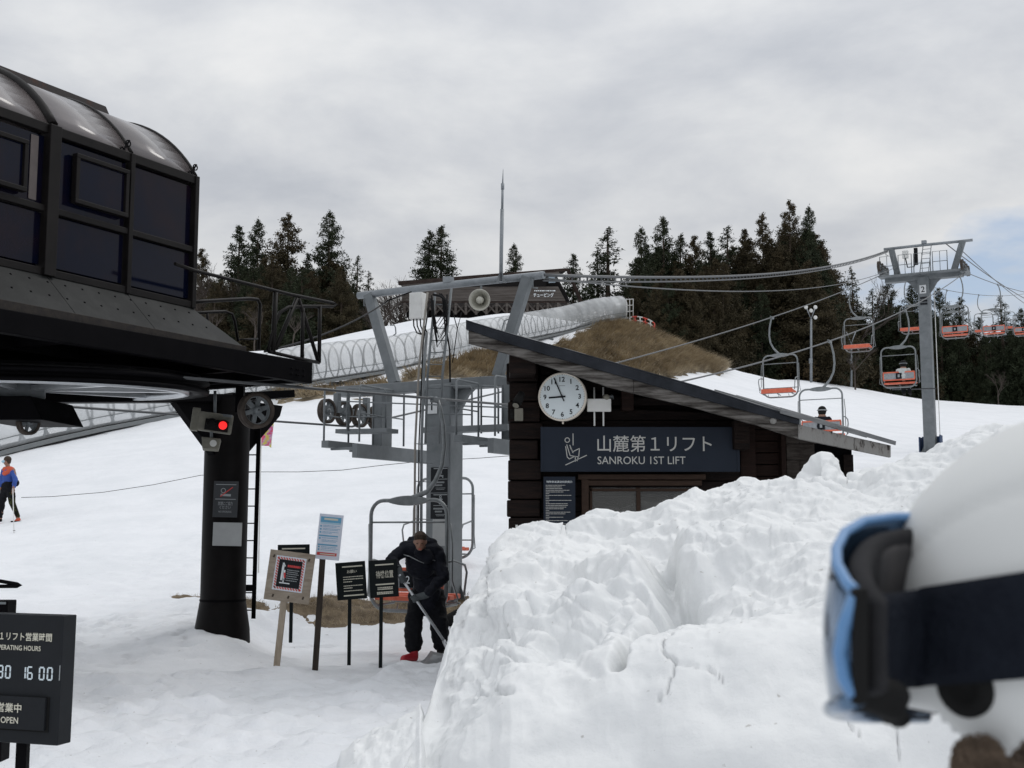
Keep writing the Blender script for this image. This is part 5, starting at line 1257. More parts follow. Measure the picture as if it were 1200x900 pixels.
# ------------------------------------------------------------------ chairs
def rrect(w_, z0, z1, r, y=0.0, n=7):
    pts = []
    for cx_, cz_, a0 in ((w_-r, z1-r, 0), (-w_+r, z1-r, 90), (-w_+r*1.3, z0+r*1.3, 180), (w_-r*1.3, z0+r*1.3, 270)):
        rr_ = r if a0 < 180 else r*1.3
        for k in range(n): a = math.radians(a0+90*k/(n-1)); pts.append((cx_+rr_*math.cos(a), y, cz_+rr_*math.sin(a)))
    return pts
def make_chair(name, up, number=None, cxx=None):
    t = thing(name, '', 'chairlift chair')
    hm = MB(); hm.tube([(0,0,.03),(.05,0,-.12),(.10,0,-.35),(.115,0,-.62),(.08,0,-.86),(-.02,0,-1.06),(-.14,0,-1.2),((cxx or -.25),0,-1.3)], [.022,.026,.028,.028,.028,.030,.034,.036], 10)
    hm.build('hanger', 'steel_chair', t)
    gm = MB(); gm.box((0,0,.0), (.06,.28,.07)); gm.tube([(0,-.2,.02),(0,.2,.02)], .022, 8); gm.build('grip', 'steel', t, bevel=.008)
    cx_ = cxx if cxx else (-.30 if up else -.24); w_ = .60; fm = MB(); fm.tube([(cx_+p[0], p[1], p[2]) for p in rrect(w_, -2.76, -1.31, .20)], .026, 8, closed=True); fm.build('frame', 'steel_chair', t)
    pm = MB(); prof = []
    for k in range(13): u_ = -1+2*k/12; prof.append((u_*.34, .055*(1-u_*u_)+.012))
    v = [(cx_+a, 0, -1.315+b) for a, b in prof]+[(cx_+a, 0, -1.315-b) for a, b in reversed(prof)]
    pm.prism([(p[0], -.035, p[2]) for p in v], (0,.07,0)); pm.build('top_plate', 'steel_chair', t, bevel=.012)
    cb = MB(); cb.tube([(cx_-w_+.01,0,-1.60),(cx_+w_-.01,0,-1.60)], .014, 6); cb.build('cross_bar', 'steel_chair', t)
    for q in (-1, 1):
        am = MB(); x = cx_+q*w_
        am.tube([(x,0,-2.12),(x+q*.035,.12,-2.10),(x+q*.035,.40,-2.16),(x+q*.03,.46,-2.26),(x,.44,-2.56)], .016, 7); am.build('armrest', 'steel_chair', t)
        bm_ = MB(); bm_.tube([(x+q*.045,.02,-1.62),(x+q*.06,.05,-1.9),(x+q*.06,.05,-2.35),(x+q*.11,.10,-2.58),(x+q*.04,.14,-2.62)], .011, 6); bm_.build('safety_bar', 'steel_chair', t)
    for i in range(3):
        sm_ = MB(); sm_.box((cx_, .08+.155*i, -2.60+.015*i), (1.08, .135, .06)); sm_.build('seat_slat', 'orange', t, bevel=.012)
    if not up:
        sm_ = MB(); sm_.box((cx_, .475, -2.585), (1.08, .05, .15)); sm_.build('seat_slat', 'orange', t, bevel=.014)
    uf = MB(); uf.tube([(cx_-w_+.1,.02,-2.70),(cx_-w_+.1,.42,-2.68)], .018, 6); uf.tube([(cx_+w_-.1,.02,-2.70),(cx_+w_-.1,.42,-2.68)], .018, 6); uf.tube([(cx_-.54,.44,-2.665),(cx_+.54,.44,-2.665)], .014, 6); uf.tube([(cx_,.02,-2.70),(cx_,.42,-2.68)], .016, 6)
    for x in (-.35,0,.35): uf.tube([(cx_+x,.3,-2.68),(cx_+x-.03,.3,-2.80)], .009, 5)
    uf.build('seat_frame', 'steel_chair', t)
    if up:
        bk = MB(); bk.box((cx_,-.005,-2.35), (1.08,.025,.24)); bk.build('backrest', 'grey_mesh', t, bevel=.006)
        for z_ in (-2.215,-2.485):
            MB().box((cx_,-.01,z_), (1.10,.05,.045)).build('backrest_rail', 'orange', t, bevel=.01)
        for x in (-.54, .54): MB().box((cx_+x,-.008,-2.35), (.04,.04,.24)).build('backrest_rail', 'orange', t, bevel=.01)
        npn = MB(); npn.box((cx_,-.035,-2.35), (.20,.03,.20)); npn.build('number_plate', 'ink', t, bevel=.004)
        fr_ = Frame(Vector((cx_,-.052,-2.35))); 
        if number: text(number, fr_, 0, 0, .10, t, 'letter_white', .001, name='number', bold=.008)
        else:
            m2 = MB(); fr_.plate(m2, 0, 0, .07, .10, .002); m2.build('number', 'letter_dim', t)
    else:
        bk = MB(); bk.tube([(cx_-.58,-.01,-2.44),(cx_+.58,-.01,-2.44)], .014, 6); bk.build('back_rail', 'steel_chair', t)
    return t
index_kids()
near_chair = make_chair('lift_chair', True, '42', -.44)
up_chair = make_chair('lift_chair', True); dn_chair = make_chair('lift_chair', False)
index_kids()
def put(o, s, q, rz): 
    p = W(s, q*g, rope_z(q, s)-.02); o.location = p; o.rotation_euler = (0, 0, LYAW+(0 if q > 0 else PI)); return o
def s_of_d(q, d): return (d-(T1.y+RV.y*q*g))/LV.y
CH = 'chairs hanging on the lift rope'
put(near_chair, s_of_d(1, 16.27), 1, 0); near_chair['label'] = 'nearest chair, number 42, waiting behind the man with the shovel'; near_chair['group'] = CH
UP = [(34.2,'chair carrying the rider in black above the right end of the hut roof'),(43.6,'chair carrying the rider in the white jacket, left of the far tower column'),
      (54.6,'empty chair seen from behind just right of the far tower column'),(65.8,'empty chair seen from behind, second to the right of the far tower'),(78.0,'empty chair seen from behind, cut by the right edge')]
DN = [(23.1,'chair half hidden behind the near tower column, red seat edge showing'),(42.0,'empty orange chair hanging left of the lamp post'),(52.2,'empty orange chair between the lamp post and the chair with the white rider'),
      (62.6,'empty orange chair hanging against the left side of the far tower column'),(73.4,'small empty orange chair low beside the far tower column, right side'),(84.8,'small empty orange chair, lowest between two others at the right'),(95.8,'smallest empty orange chair near the right edge')]
CHAIRS = []
for i, (d, lab) in enumerate(UP):
    o = up_chair if i == 0 else copy_tree(up_chair); put(o, s_of_d(1, d), 1, 0); o['label'] = lab; o['group'] = CH; CHAIRS.append(o)
for i, (d, lab) in enumerate(DN):
    o = dn_chair if i == 0 else copy_tree(dn_chair); put(o, s_of_d(-1, d), -1, 0); o['label'] = lab; o['group'] = CH; CHAIRS.append(o)
# ------------------------------------------------------------------ lift hut
HY = 13.0
hl, hr = at(598, 600, HY).x, at(1005, 600, HY).x
hut = thing('lift_hut', 'dark wooden lift hut with a sloping roof, half hidden behind the snow pile', 'hut', (hl, HY, 0))
def X(px, d=HY): return at(px, 520, d).x
def Zp(py, d=HY, px=700): return at(px, py, d).z
RB = .165                                   # the roof climbs to the back
fl = [(549,402),(597,415),(665,437),(715,454),(815,478),(890,499),(935,514),(1044,536)]
def roof_z(x, y=12.4):                      # underside of the roof over the wall
    px = 600+F*x/12.4; return at(px, float(np.interp(px, [a for a,b in fl], [b-9 for a,b in fl])), 12.4).z + (y-12.4)*RB - .02
def wall_box(m_, x0, x1, y0, y1, z0, z1, cut=True):
    """board whose top follows the roof if it would poke through"""
    if cut:
        za, zb_ = min(z1, roof_z(x0, y0)), min(z1, roof_z(x1, y0))
        if za <= z0+.01: return False
        if zb_ <= z0+.01:
            for k in range(40):
                x1 -= (x1-x0)*.06
                if roof_z(x1, y0) > z0+.012: break
            zb_ = min(z1, roof_z(x1, y0))
    else: za = zb_ = z1
    m_.hexa([(x0,y0,z0),(x1,y0,z0),(x1,y1,z0),(x0,y1,z0),(x0,y0,za),(x1,y0,zb_),(x1,y1,zb_),(x0,y1,za)]); return True
rr = random.Random(2)
# corner of crossed logs
z = -.1; k = 0
while z < 3.7:
    hh = .20+rr.uniform(-.02, .02); m_ = MB(); w_ = .30+rr.uniform(-.02, .03)
    if wall_box(m_, hl-rr.uniform(0, .05), hl+w_+rr.uniform(-.03,.02), HY-.02-rr.uniform(0, .05), HY+.25, z+.006, z+hh-.006): m_.build('log_end', 'log', hut, bevel=.014)
    z += hh
# front wall boards
z = .2
while z < 3.7:
    m_ = MB()
    if wall_box(m_, hl+.32, X(868), HY+.04+rr.uniform(-.006, .006), HY+.10, z+.004, z+.156): m_.build('wall_board', 'board_dark', hut, bevel=.006)
    z += .16
# set back right bay
for a, b, yy, nm, mt in ((868, 886, HY+.02, 'corner_post', 'reddish'),):
    m_ = MB(); wall_box(m_, X(a), X(b), yy, yy+.15, .2, 3.5); m_.build(nm, mt, hut, bevel=.01)
z = .3
while z < 2.9:
    m_ = MB()
    if wall_box(m_, X(886)+.003, X(921), HY+.14, HY+.2, z+.004, z+.12): m_.build('wall_board', 'reddish', hut, bevel=.006)
    z += .125
z = .3; j = 0
while z < 2.7:
    hh = .17; x = X(921)+.006 - (.16 if j % 2 else 0)
    while x < X(958):
        x0 = max(x, X(921)+.004); x1 = min(x+.30, X(958)); m_ = MB()
        if x1-x0 > .03 and wall_box(m_, x0+.002, x1-.002, HY+.02+rr.uniform(-.006,.006), HY+.07, z+.003, z+hh-.003): m_.build('shingle_board', 'shingle', hut, bevel=.004)
        x += .30
    z += hh; j += 1
m_ = MB(); wall_box(m_, X(921)-.05, X(921), HY+.0, HY+.2, .2, 3.0); m_.build('corner_post', 'reddish', hut, bevel=.006)
for i in range(9):
    m_ = MB(); wall_box(m_, X(958)+.003, hr, HY+.15, HY+.19, .3+.26*i+.004, .3+.26*i+.256)
    if m_.v: m_.build('wall_board', 'black_paint', hut)  # black colour on these boards stands in for the shade of the recess
for a_, b_, y_ in ((hl+.04, X(921), HY+.21), (X(921)+.001, hr-.02, HY+.215)):
    n_ = 12
    for i in range(n_):
        m_ = MB(); q0, q1 = a_+(b_-a_)*i/n_, a_+(b_-a_)*(i+1)/n_
        if wall_box(m_, q0, q1, y_, y_+.04, .0, 3.9): m_.build('inner_board', 'board_dark', hut)
m_ = MB()
m_.box((hl+.05, HY+1.7, 1.55), (.10, 3.2, 3.1)); m_.box((hr-.05, HY+1.7, 1.2), (.10, 3.2, 2.4)); m_.box(((hl+hr)/2, HY+3.3, 1.35), (hr-hl, .1, 2.7))
m_.build('back_walls', 'log', hut)
# fascia boards, flashing, roof sheets, soffit
def strip(name, top, bot, d, th, m, n0, n1, k=14):
    xs = np.linspace(n0, n1, k); a = [at(x, float(np.interp(x, [p[0] for p in top], [p[1] for p in top])), d) for x in xs]
    b = [at(x, float(np.interp(x, [p[0] for p in bot], [p[1] for p in bot])), d) for x in xs]
    m_ = MB(); o_ = Vector((0, th, 0)); v = []
    for p, q in zip(a, b): v += [p, q, q+o_, p+o_]
    f = []
    for i in range(k-1):
        for j in range(4): f.append((4*i+j, 4*i+(j+1) % 4, 4*i+4+(j+1) % 4, 4*i+4+j))
    f += [(0,3,2,1), tuple(4*(k-1)+j for j in range(4))]
    m_.add(v, f); return m_.build(name, m, hut, bevel=.004)
ft = [(546,385),(590,400.5),(665,422.5),(820,466.5),(938,498),(1044,522)]
strip('fascia_board', ft, fl, 12.4, .06, 'weathered', 549, 742); strip('fascia_board', ft, fl, 12.403, .06, 'weathered', 742.3, 935)
strip('fascia_board', ft, fl, 12.402, .06, 'weathered2', 935.4, 1001); strip('fascia_board', ft, fl, 12.40, .06, 'weathered2', 1001.4, 1044)
strip('flashing', [(546,377.5),(590,390.5),(665,411.5),(820,455.5),(935,492)], [(546,385.5),(590,401),(665,423),(820,467),(935,497.5)], 12.37, .07, 'flashing', 546, 937)
strip('flashing', [(546,374.5),(590,388.5),(665,409),(820,452.5),(935,489)], [(546,378),(590,391),(665,412),(820,456),(935,492.4)], 12.385, .10, 'flashing', 546, 937)
ca, cb = at(546, 378, 12.36), at(1049.5, 521, 12.36); D4 = 4.0
ns_ = 15
for i in range(ns_):
    t0, t1_ = i/ns_, (i+1)/ns_; p, q = ca.lerp(cb, t0), ca.lerp(cb, t1_)
    def lift(v): px = 600+F*v.x/v.y; return v
    up_ = Vector((0, D4, D4*RB)); n = Vector((.29, -RB, 1)).normalized()*.022
    dz_ = Z*(.012*(1-i % 2*.6))
    sh_ = Vector((0,.09,-.012)) if i < 11 else Vector((0,0,0)); p = p+sh_; q = q+sh_
    m_ = MB(); m_.hexa([p-Z*.02+dz_, q-Z*.02+dz_, q+up_-Z*.02+dz_, p+up_-Z*.02+dz_, p+n+dz_, q+n+dz_, q+up_+n+dz_, p+up_+n+dz_]); m_.build('roof_sheet', 'roof_sheet', hut)
p, q = ca+Z*-.14+Vector((.02,.07,0)), cb+Z*-.12+Vector((-.06,.07,0)); up_ = Vector((0, D4-.1, (D4-.1)*RB))
nb_ = 20
m_ = MB()
for i in range(nb_):
    a, b = p.lerp(q, i/nb_+.001), p.lerp(q, (i+1)/nb_-.001); m_.hexa([a, b, b+up_, a+up_, a+Z*.03, b+Z*.03, b+up_+Z*.03, a+up_+Z*.03])
m_.build('soffit_boards', 'log', hut, kind='stuff')
# beam end under the high eave, rafter tails, bolts
a = at(597, 415, 12.5); m_ = MB(); m_.box((X(612, 12.7), 12.72, Zp(430, 12.7)), (.27, .5, .19)); m_.build('beam_end', 'log', hut, bevel=.012)
m_ = MB(); m_.box((X(868, 12.8), 12.85, Zp(510, 12.8)), (.16, .26, .30)); m_.build('beam_end', 'log', hut, bevel=.012)
m_ = MB(); m_.box((X(735), 12.95, Zp(470)), (.13, .12, .22)); m_.build('beam_end', 'reddish', hut, bevel=.012)
m_ = MB(); m_.lathe([(.001,-.02),(.022,-.02),(.034,-.008),(.034,.01)], at(906, 493, 12.4), Vector((0,1,0)), 16); m_.build('knot_plug', 'weathered2', hut)
# window
def zb(py): return Zp(py, HY-.02)
wf = MB()
wf.box(((X(680)+X(822))/2, HY-.01, zb(559)), (X(822)-X(680)+.06, .12, .055)); wf.box(((X(682)+X(820))/2, HY+.005, zb(566)), (X(820)-X(682)+.02, .10, .055))
wf.box((X(685), HY+.0, 1.55), (.075, .10, zb(569)-1.0+.12)); wf.box((X(817), HY+.0, 1.4), (.075, .10, zb(569)-1.0+.05))
win = wf.build('window', 'brown_frame', hut, bevel=.006)
m_ = MB(); m_.box(((X(690)+X(815))/2, HY+.02, zb(574)), (X(815)-X(690), .05, .03)); m_.box((X(692), HY+.02, 1.5), (.028, .05, 1.1)); m_.box((X(747.5), HY+.025, 1.5), (.045, .05, 1.1)); m_.build('sash', 'brown_frame', win, bevel=.003)
for a, b in ((693.5, 745.5), (750, 812)):
    MB().box(((X(a)+X(b))/2, HY+.03, 1.5), (X(b)-X(a), .006, 1.1)).build('pane', 'window_glass', win)
MB().box(((X(690)+X(815))/2, HY+.30, 1.5), (X(815)-X(690)+.3, .02, 1.4)).build('room_wall', 'interior', hut)
for (a, b, y0, y1, mt, dd) in ((706, 724, 590, 600, 'rubber', .16), (726.5, 735, 589, 602, 'white', .14), (737, 745, 590, 600, 'lodge', .16), (752, 783, 578.5, 582, 'white', .12), (752, 776, 583.5, 585.5, 'white', .12), (694, 745, 577, 582, 'lodge', .12)):
    d_ = HY+dd; a_, b_ = at(a, y1, d_), at(b, y0, d_); MB().box(((a_+b_)/2), (b_.x-a_.x, .02, b_.z-a_.z)).build('wall_notice' if mt != 'rubber' else 'screen', mt, hut)
# name board
ff = Frame((0, 12.86, 0)); k13 = 12.84/F
sc_, s1 = at(750, 526.5, 12.84), at(633.5, 526.5, 12.84)
sg = thing('name_board', 'wide dark sign with a seated rider symbol and the lift name on the hut front', 'sign', (sc_.x, 12.86, sc_.z-.24))
fs = Frame((sc_.x, 12.86, sc_.z))
m_ = MB(); fs.plate(m_, 0, 0, 233*k13, 52.5*k13, .05, -.02); m_.build('board', 'navy', sg, bevel=.003)
m_ = MB(); 
for x_ in (-.5, .5): fs.plate(m_, x_*(233-3)*k13, 0, 3*k13, 52.5*k13, .052, -.015)
m_.build('end_caps', 'navy', sg)
def sx(px): return (px-750)*k13
def sz(py): return (526.5-py)*k13
text('山麓第１リフト', fs, sx(767), sz(520), 19.5*k13, sg, 'letter', .030, width=134*k13, bold=.004)
text('SANROKU 1ST LIFT', fs, sx(751.5), sz(539.5), 9*k13, sg, 'letter', .030, width=103*k13)
m_ = MB(); t_ = .0085
fs.ring(m_, sx(664.7), sz(515.8), 2.7*k13, t_, .003, .030, 14)
for a in [((671.5,508),(671.5,522)), ((662.5,545),(687.5,533.5)), ((664,521),(668,534)), ((668,534),(677.5,535.5)), ((677.5,535.5),(676,540.5)),
          ((667.5,521.5),(671,529.5)), ((671,529.5),(679,525.5)), ((679,525.5),(678,535)), ((668,524),(671.5,531)), ((662.8,523),(664.5,535.5)), ((664.5,535.5),(667,538)), ((667,538),(674,534.5)), ((674,534.5),(674,541))]:
    fs.bar(m_, sx(a[0][0]), sz(a[0][1]), sx(a[1][0]), sz(a[1][1]), t_, .003, .030)
m_.build('rider_symbol', 'letter', sg)
# clock
cc = at(659, 465, 12.75); kc = 12.75/F; fc = Frame(cc, yaw=math.radians(-12))
ck = thing('wall_clock', 'round white wall clock with black numerals on the hut gable', 'clock', cc-Z*.27)
R_ = 28.5*kc
m_ = MB(); fc.disc(m_, 0, 0, R_, .07, -.07); m_.build('case', 'clock_rim', ck)
m_ = MB(); m_.lathe([(R_+.003,-.004),(R_+.003,.014),(R_-.012,.016),(R_-.018,.002)], cc, fc.n, 48); m_.build('rim', 'clock_rim', ck)
m_ = MB(); fc.disc(m_, 0, 0, R_-.014, .004, 0, 48); m_.build('dial', 'dial', ck)
for h_ in range(1, 13):
    t = PI/2-2*PI*h_/12; q = (R_-.014)*.77
    text(str(h_), fc, q*math.cos(t), q*math.sin(t), .052, ck, 'ink', .005, name='numeral', bold=.02)
m_ = MB()
for i in range(60):
    t = 2*PI*i/60; q0, q1 = (R_-.014)*(.95), (R_-.014)*(.99); fc.bar(m_, q0*math.cos(t), q0*math.sin(t), q1*math.cos(t), q1*math.sin(t), .005 if i % 5 == 0 else .002, .001, .005)
m_.build('minute_marks', 'ink', ck, kind='stuff')
def hand(deg, l_, w_, nm, n_):
    t = math.radians(90-deg); d_ = (math.cos(t), math.sin(t)); m_ = MB(); fc.bar(m_, -d_[0]*l_*.24, -d_[1]*l_*.24, d_[0]*l_, d_[1]*l_, w_, .003, n_); m_.build(nm, 'ink', ck)
hand(266.5, R_*.56, .017, 'hour_hand', .010); hand(337, R_*.86, .012, 'minute_hand', .015)
m_ = MB(); fc.disc(m_, 0, 0, .014, .012, .008, 16); m_.build('hub', 'ink', ck)
m_ = MB(); fc.bar(m_, -.03, .115, .03, .115, .006, .001, .005); m_.build('maker_mark', 'letter_dim', ck)
m_ = MB(); m_.tube([fc.p(0,-R_,-.03), fc.p(0,-R_-.03,-.03)], .010, 6); m_.build('cable_stub', 'clock_rim', ck)
# small white aerial box right of the clock
c2 = at(702, 475, 12.8); f2_ = Frame(c2); kb = 12.8/F
ab = thing('aerial_box', 'small white box with two upright rods beside the clock', 'aerial', c2-Z*.22)
m_ = MB(); f2_.plate(m_, 0, 0, 28*kb, 15*kb, .05, -.02); m_.build('box', 'white', ab, bevel=.005)
for x_ in (-5.3, 5.3): MB().tube([f2_.p(x_*kb, 22*kb, -.035), f2_.p(x_*kb, -24*kb, -.035)], .009, 8).build('rod', 'white', ab)
cmx = at(710, 465, 12.78); mm_ = thing('wall_camera', 'small grey round device behind the white aerial box', 'camera', cmx)
m_ = MB(); m_.lathe([(.001,.05),(.028,.05),(.034,.02),(.03,-.04),(.001,-.05)], cmx+Vector((.0,.03,0)), Vector((.2,-1,-.1)), 16); m_.build('body', 'signal_body', mm_)
m_ = MB(); m_.tube([cmx+Vector((.02,.06,0)), cmx+Vector((.07,.08,.02)), cmx+Vector((.09,.2,.0))], .014, 8); m_.build('arm', 'steel', mm_)
# spotlight on the corner
sp = thing('spotlight', 'black spotlight with pale junction box on the hut corner', 'spotlight', at(606, 478, 12.8))
m_ = MB(); a, b = at(604.5, 475, 12.6), at(613, 458, 12.75); m_.lathe([(.001,.02),(.038,.02),(.046,0),(.046,.12),(.036,.19),(.001,.2)], a, (b-a), 18); m_.build('lamp_body', 'rubber', sp)
m_ = MB(); m_.lathe([(.001,-.004),(.034,-.004)], a, (b-a), 18); m_.build('lens', 'signal_body', sp)
m_ = MB(); m_.box(at(608, 486, 12.82), (.09, .07, .13)); m_.build('junction_box', 'signal_body', sp, bevel=.008)
m_ = MB(); m_.lathe([(.001,-.03),(.05,-.03),(.05,.03),(.001,.03)], at(601, 485, 12.9), Vector((1,0,0)), 20); m_.build('back_plate', 'rubber', sp)
# rules board left of the window
c3 = at(655.5, 596, 12.9); f3 = Frame(c3); k3 = 12.9/F
rb = thing('rules_board', 'tall narrow dark notice full of fine white lines left of the hut window', 'notice board', c3-Z*.35)
m_ = MB(); f3.plate(m_, 0, 0, 37*k3, 74*k3, .012, .02); m_.build('board', 'navy', rb)
text('特殊索道運送約款掲示', f3, 0, 31*k3, 2.6*k3, rb, 'letter_white', .033, width=30*k3)
m_ = MB(); zq = 27.0; rr = random.Random(9)
while zq > -34:
    if rr.random() < .22: f3.bar(m_, -16*k3, zq*k3, -12*k3, zq*k3, .0045, .002, .033)
    else:
        x = -16.0; xe = rr.uniform(2, 15)
        while x < xe: l_ = rr.uniform(1.5, 6); f3.bar(m_, x*k3, zq*k3, min(x+l_, xe)*k3, zq*k3, .0055, .002, .033); x += l_+.35
    zq -= 1.95
m_.build('fine_print', 'letter', rb, kind='stuff')
MB().tube([at(605.5, 645, 12.2), at(605.5, 615, 12.2)], .012, 8).build('marker_stake', 'white', None, label='white stake poking out of the snow by the hut corner', cat='stake')
a = at(581.5, 662, 11.5); m_ = MB(); m_.prism([at(575,651,11.5), at(588.5,651,11.5), at(584.5,662,11.5), at(584,690,11.5), at(579,690,11.5), at(579,662,11.5)], Vector((0,.09,0)))
m_.build('wooden_post', 'dark_stake', None, bevel=.004, label='weathered wooden post with a wide top behind the edge of the snow pile', cat='post')

# ------------------------------------------------------------------ covered conveyor tunnel up the hill
TBY = [(-70,551),(0,532),(48,520),(112,506),(220,486),(360,452),(460,436),(560,412),(600,404),(660,391),(700,379),(728,374.5)]
def tpath(px):
    u = (px-600)/F; t = (18.2+44*u)/(25.1-56*u); d_ = 44+56*t
    return at(px, float(np.interp(px, [a for a,b in TBY], [b for a,b in TBY])), d_)
raw = [tpath(p) for p in np.linspace(-70, 728, 120)]
cum = [0]
for a, b in zip(raw, raw[1:]): cum.append(cum[-1]+(b-a).length)
def tp(s):
    i = min(len(raw)-2, max(0, int(np.searchsorted(cum, s))-1)); f_ = (s-cum[i])/(cum[i+1]-cum[i]); return raw[i].lerp(raw[i+1], f_)
TL = cum[-1]; tun = thing('conveyor_tunnel', 'long translucent tunnel over the moving carpet climbing the hill', 'tunnel', raw[60])
def tframe(s):
    d_ = (tp(min(TL, s+.8))-tp(max(0, s-.8))); d_.normalize(); x = Vector((d_.y, -d_.x, 0)).normalized(); return tp(s), x, x.cross(d_).normalized(), d_
def section(s, r=.72, hgt=1.06, n=22, a0=-.30*PI, a1=1.30*PI):
    c, x, y, d_ = tframe(s); c = c + y*1.0
    return [c + x*math.cos(a0+(a1-a0)*k/n)*r + y*math.sin(a0+(a1-a0)*k/n)*hgt for k in range(n+1)]
m_ = MB(); ss = np.linspace(0, TL, 150); v = []
for s in ss: v += section(s)
m_.add(v, [(i*23+k, i*23+k+1, (i+1)*23+k+1, (i+1)*23+k) for i in range(149) for k in range(22)], True); m_.build('cover', 'tunnel', tun)
s = .7
while s < TL:
    c, x, y, d_ = tframe(s); P_ = section(s, .705, 1.045, 26); m_ = MB(); w_ = .055; v = []
    for p in P_:
        o_ = (p-(c+y)); o_.normalize(); v += [p-d_*w_, p+d_*w_, p+d_*w_-o_*.035, p-d_*w_-o_*.035]
    m_.add(v, [(4*i+j, 4*i+(j+1) % 4, 4*i+4+(j+1) % 4, 4*i+4+j) for i in range(26) for j in range(4)]); m_.build('hoop', 'hoop', tun); s += 1.2
for sd_ in (-1, 1):
    m_ = MB()
    for a, b in zip(np.linspace(0, TL, 60)[:-1], np.linspace(0, TL, 60)[1:]):
        ca_, xa, ya, _ = tframe(a); cb_, xb, yb, _ = tframe(b); m_.bar(ca_+xa*sd_*.60+ya*.12, cb_+xb*sd_*.60+yb*.12, .10, .16)
    m_.build('base_rail', 'hoop', tun)
    if sd_ < 0: continue
    m_ = MB(); P_ = []
    for a in np.linspace(0, TL, 80): c, x, y, _ = tframe(a); P_.append(c+x*sd_*.735+y*.62)
    m_.tube(P_, .022, 5); m_.build('side_rail', 'hoop', tun)
m_ = MB(); v = []
for a in np.linspace(0, TL, 80): c, x, y, _ = tframe(a); v += [c-x*.52+y*.22, c+x*.52+y*.22, c+x*.52+y*.10, c-x*.52+y*.10]
m_.add(v, [(4*i+j, 4*i+(j+1) % 4, 4*i+4+(j+1) % 4, 4*i+4+j) for i in range(79) for j in range(4)]); m_.build('belt', 'rubber', tun)
for a in np.arange(1, TL, 3.1):
    c, x, y, _ = tframe(a); m_ = MB()
    m_.box(c-Z*.1, (.12, .12, .5)); 
    m_.bar(c+x*.9-Z*.12, c-x*.9-Z*.12, .12, .12); m_.build('support', 'hoop', tun)
# little white gate and red and white rail at the top
gt = thing('gate', 'small white wire gate at the top end of the tunnel', 'gate', at(738, 372, 103))
for px in (734, 738, 742): MB().tube([at(px, 373, 103), at(px, 350, 103)], .03, 5).build('bar', 'white', gt)
for py in (351, 358, 365): MB().tube([at(734, py, 103), at(742, py-.5, 103)], .03, 5).build('rail', 'white', gt)
rf = thing('safety_rail', 'low red and white rail on the brow above the grass slope', 'railing', at(750, 381, 102))
fpx = [(738,372,103),(744,371,102.5),(750,371.5,102),(756,373,102),(762,375.5,102),(767,379,102)]
for i, (a, b) in enumerate(zip(fpx, fpx[1:])):
    for k in range(2):
        for dy in (0, 4.5):
            p, q = at(a[0], a[1]+dy, a[2]), at(b[0], b[1]+dy, b[2]); MB().tube([p.lerp(q, k/2), p.lerp(q, (k+1)/2)], .055, 5).build('rail', 'red_paint' if (i+k) % 2 else 'white', rf)
for i, a in enumerate(fpx): MB().tube([at(a[0], a[1], a[2]), at(a[0]+.3, a[1]+8.5, a[2])], .055, 5).build('post', 'red_paint' if i % 2 else 'white', rf)

# ------------------------------------------------------------------ lodge on the hilltop
LD = 113.0
lodge = thing('hill_lodge', 'long dark wooden building on stilts on the hilltop behind the tunnel', 'building', at(570, 372, LD))
def LP(px, py, d=LD): return at(px, py, d)
def slab(pts, depth, m, name, parent=lodge, dz=0.0, **kw):
    return MB().prism([LP(*q) if len(q) == 2 else at(*q) for q in pts], Vector((0, depth, dz))).build(name, m, parent, **kw)
slab([(466,329.5),(663,314.2),(664,317.5),(467,334)], 9, 'lodge_roof', 'roof', dz=1.6)
MB().prism([LP(663,314.2,LD-.2), LP(667,315,LD-.2), LP(683,353,LD+2.2), LP(679,354,LD+2.2)], Vector((0,.4,0))).build('verge_board', 'lodge_roof', lodge)
slab([(474,333.2,LD+.3),(650,318.6,LD+.3),(668,353,LD+.3),(474,353,LD+.3)], 8, 'lodge_dark', 'core')
rr = random.Random(12)
for i in range(5):
    y0 = 336.2+3.4*i; top_l = max(y0, 333.5)
    slab([(471,y0),(654+i*1.8,y0-.6),(655.6+i*1.8,y0+2.9),(471,y0+3.1)], .25, 'lodge', 'wall_plank')
for q in lodge.children: pass
slab([(471,333.3),(655,318.3),(657,323.4),(471,335.6)], .2, 'lodge', 'gable_plank')
for a, b in ((478,520),(524,566),(570,612),(616,640)):
    ya = lambda p: 336-(p-471)*.0815
    slab([(a,ya(a)-.2,LD-.1),(b,ya(b)-.2,LD-.1),(b,335.4,LD-.1),(a,335.4,LD-.1)], .05, 'lodge_dark', 'window_band')
m_ = MB(); m_.prism([LP(643,324,LD-.3), LP(650,323.5,LD-.3), LP(651,331,LD-.3), LP(643,331.5,LD-.3)], Vector((0,.1,0))); m_.build('window', mat('pale_pane', (.25,.30,.34), .2), lodge)
slab([(470,353.2),(664,353.2),(664,355),(470,355)], 6, 'lodge_roof', 'floor_beam')
fx = list(np.arange(474, 668, 12.0))
for i, px in enumerate(fx): MB().bar(LP(px,355), LP(px,368.5), .22, .22).build('stilt', 'lodge', lodge)
for a, b in zip(fx, fx[1:]):
    MB().bar(LP(a+.8,356), LP(b-.8,367), .13, .13).build('brace', 'lodge', lodge); MB().bar(LP(b-.8,356,LD+.2), LP(a+.8,367,LD+.2), .13, .13).build('brace', 'lodge', lodge)
slab([(476,355,LD+4),(662,355,LD+4),(662,372,LD+4),(476,372,LD+4)], .3, 'lodge_dark', 'back_wall')
fd = Frame(LP(637, 345, LD-.35)); kd = LD/F
text('チュービング', fd, 0, -.8*kd, 5.0*kd, lodge, 'letter_white', .0, width=24*kd, bold=.02, t=.02)
m_ = MB(); x = -11.0; rr = random.Random(3)
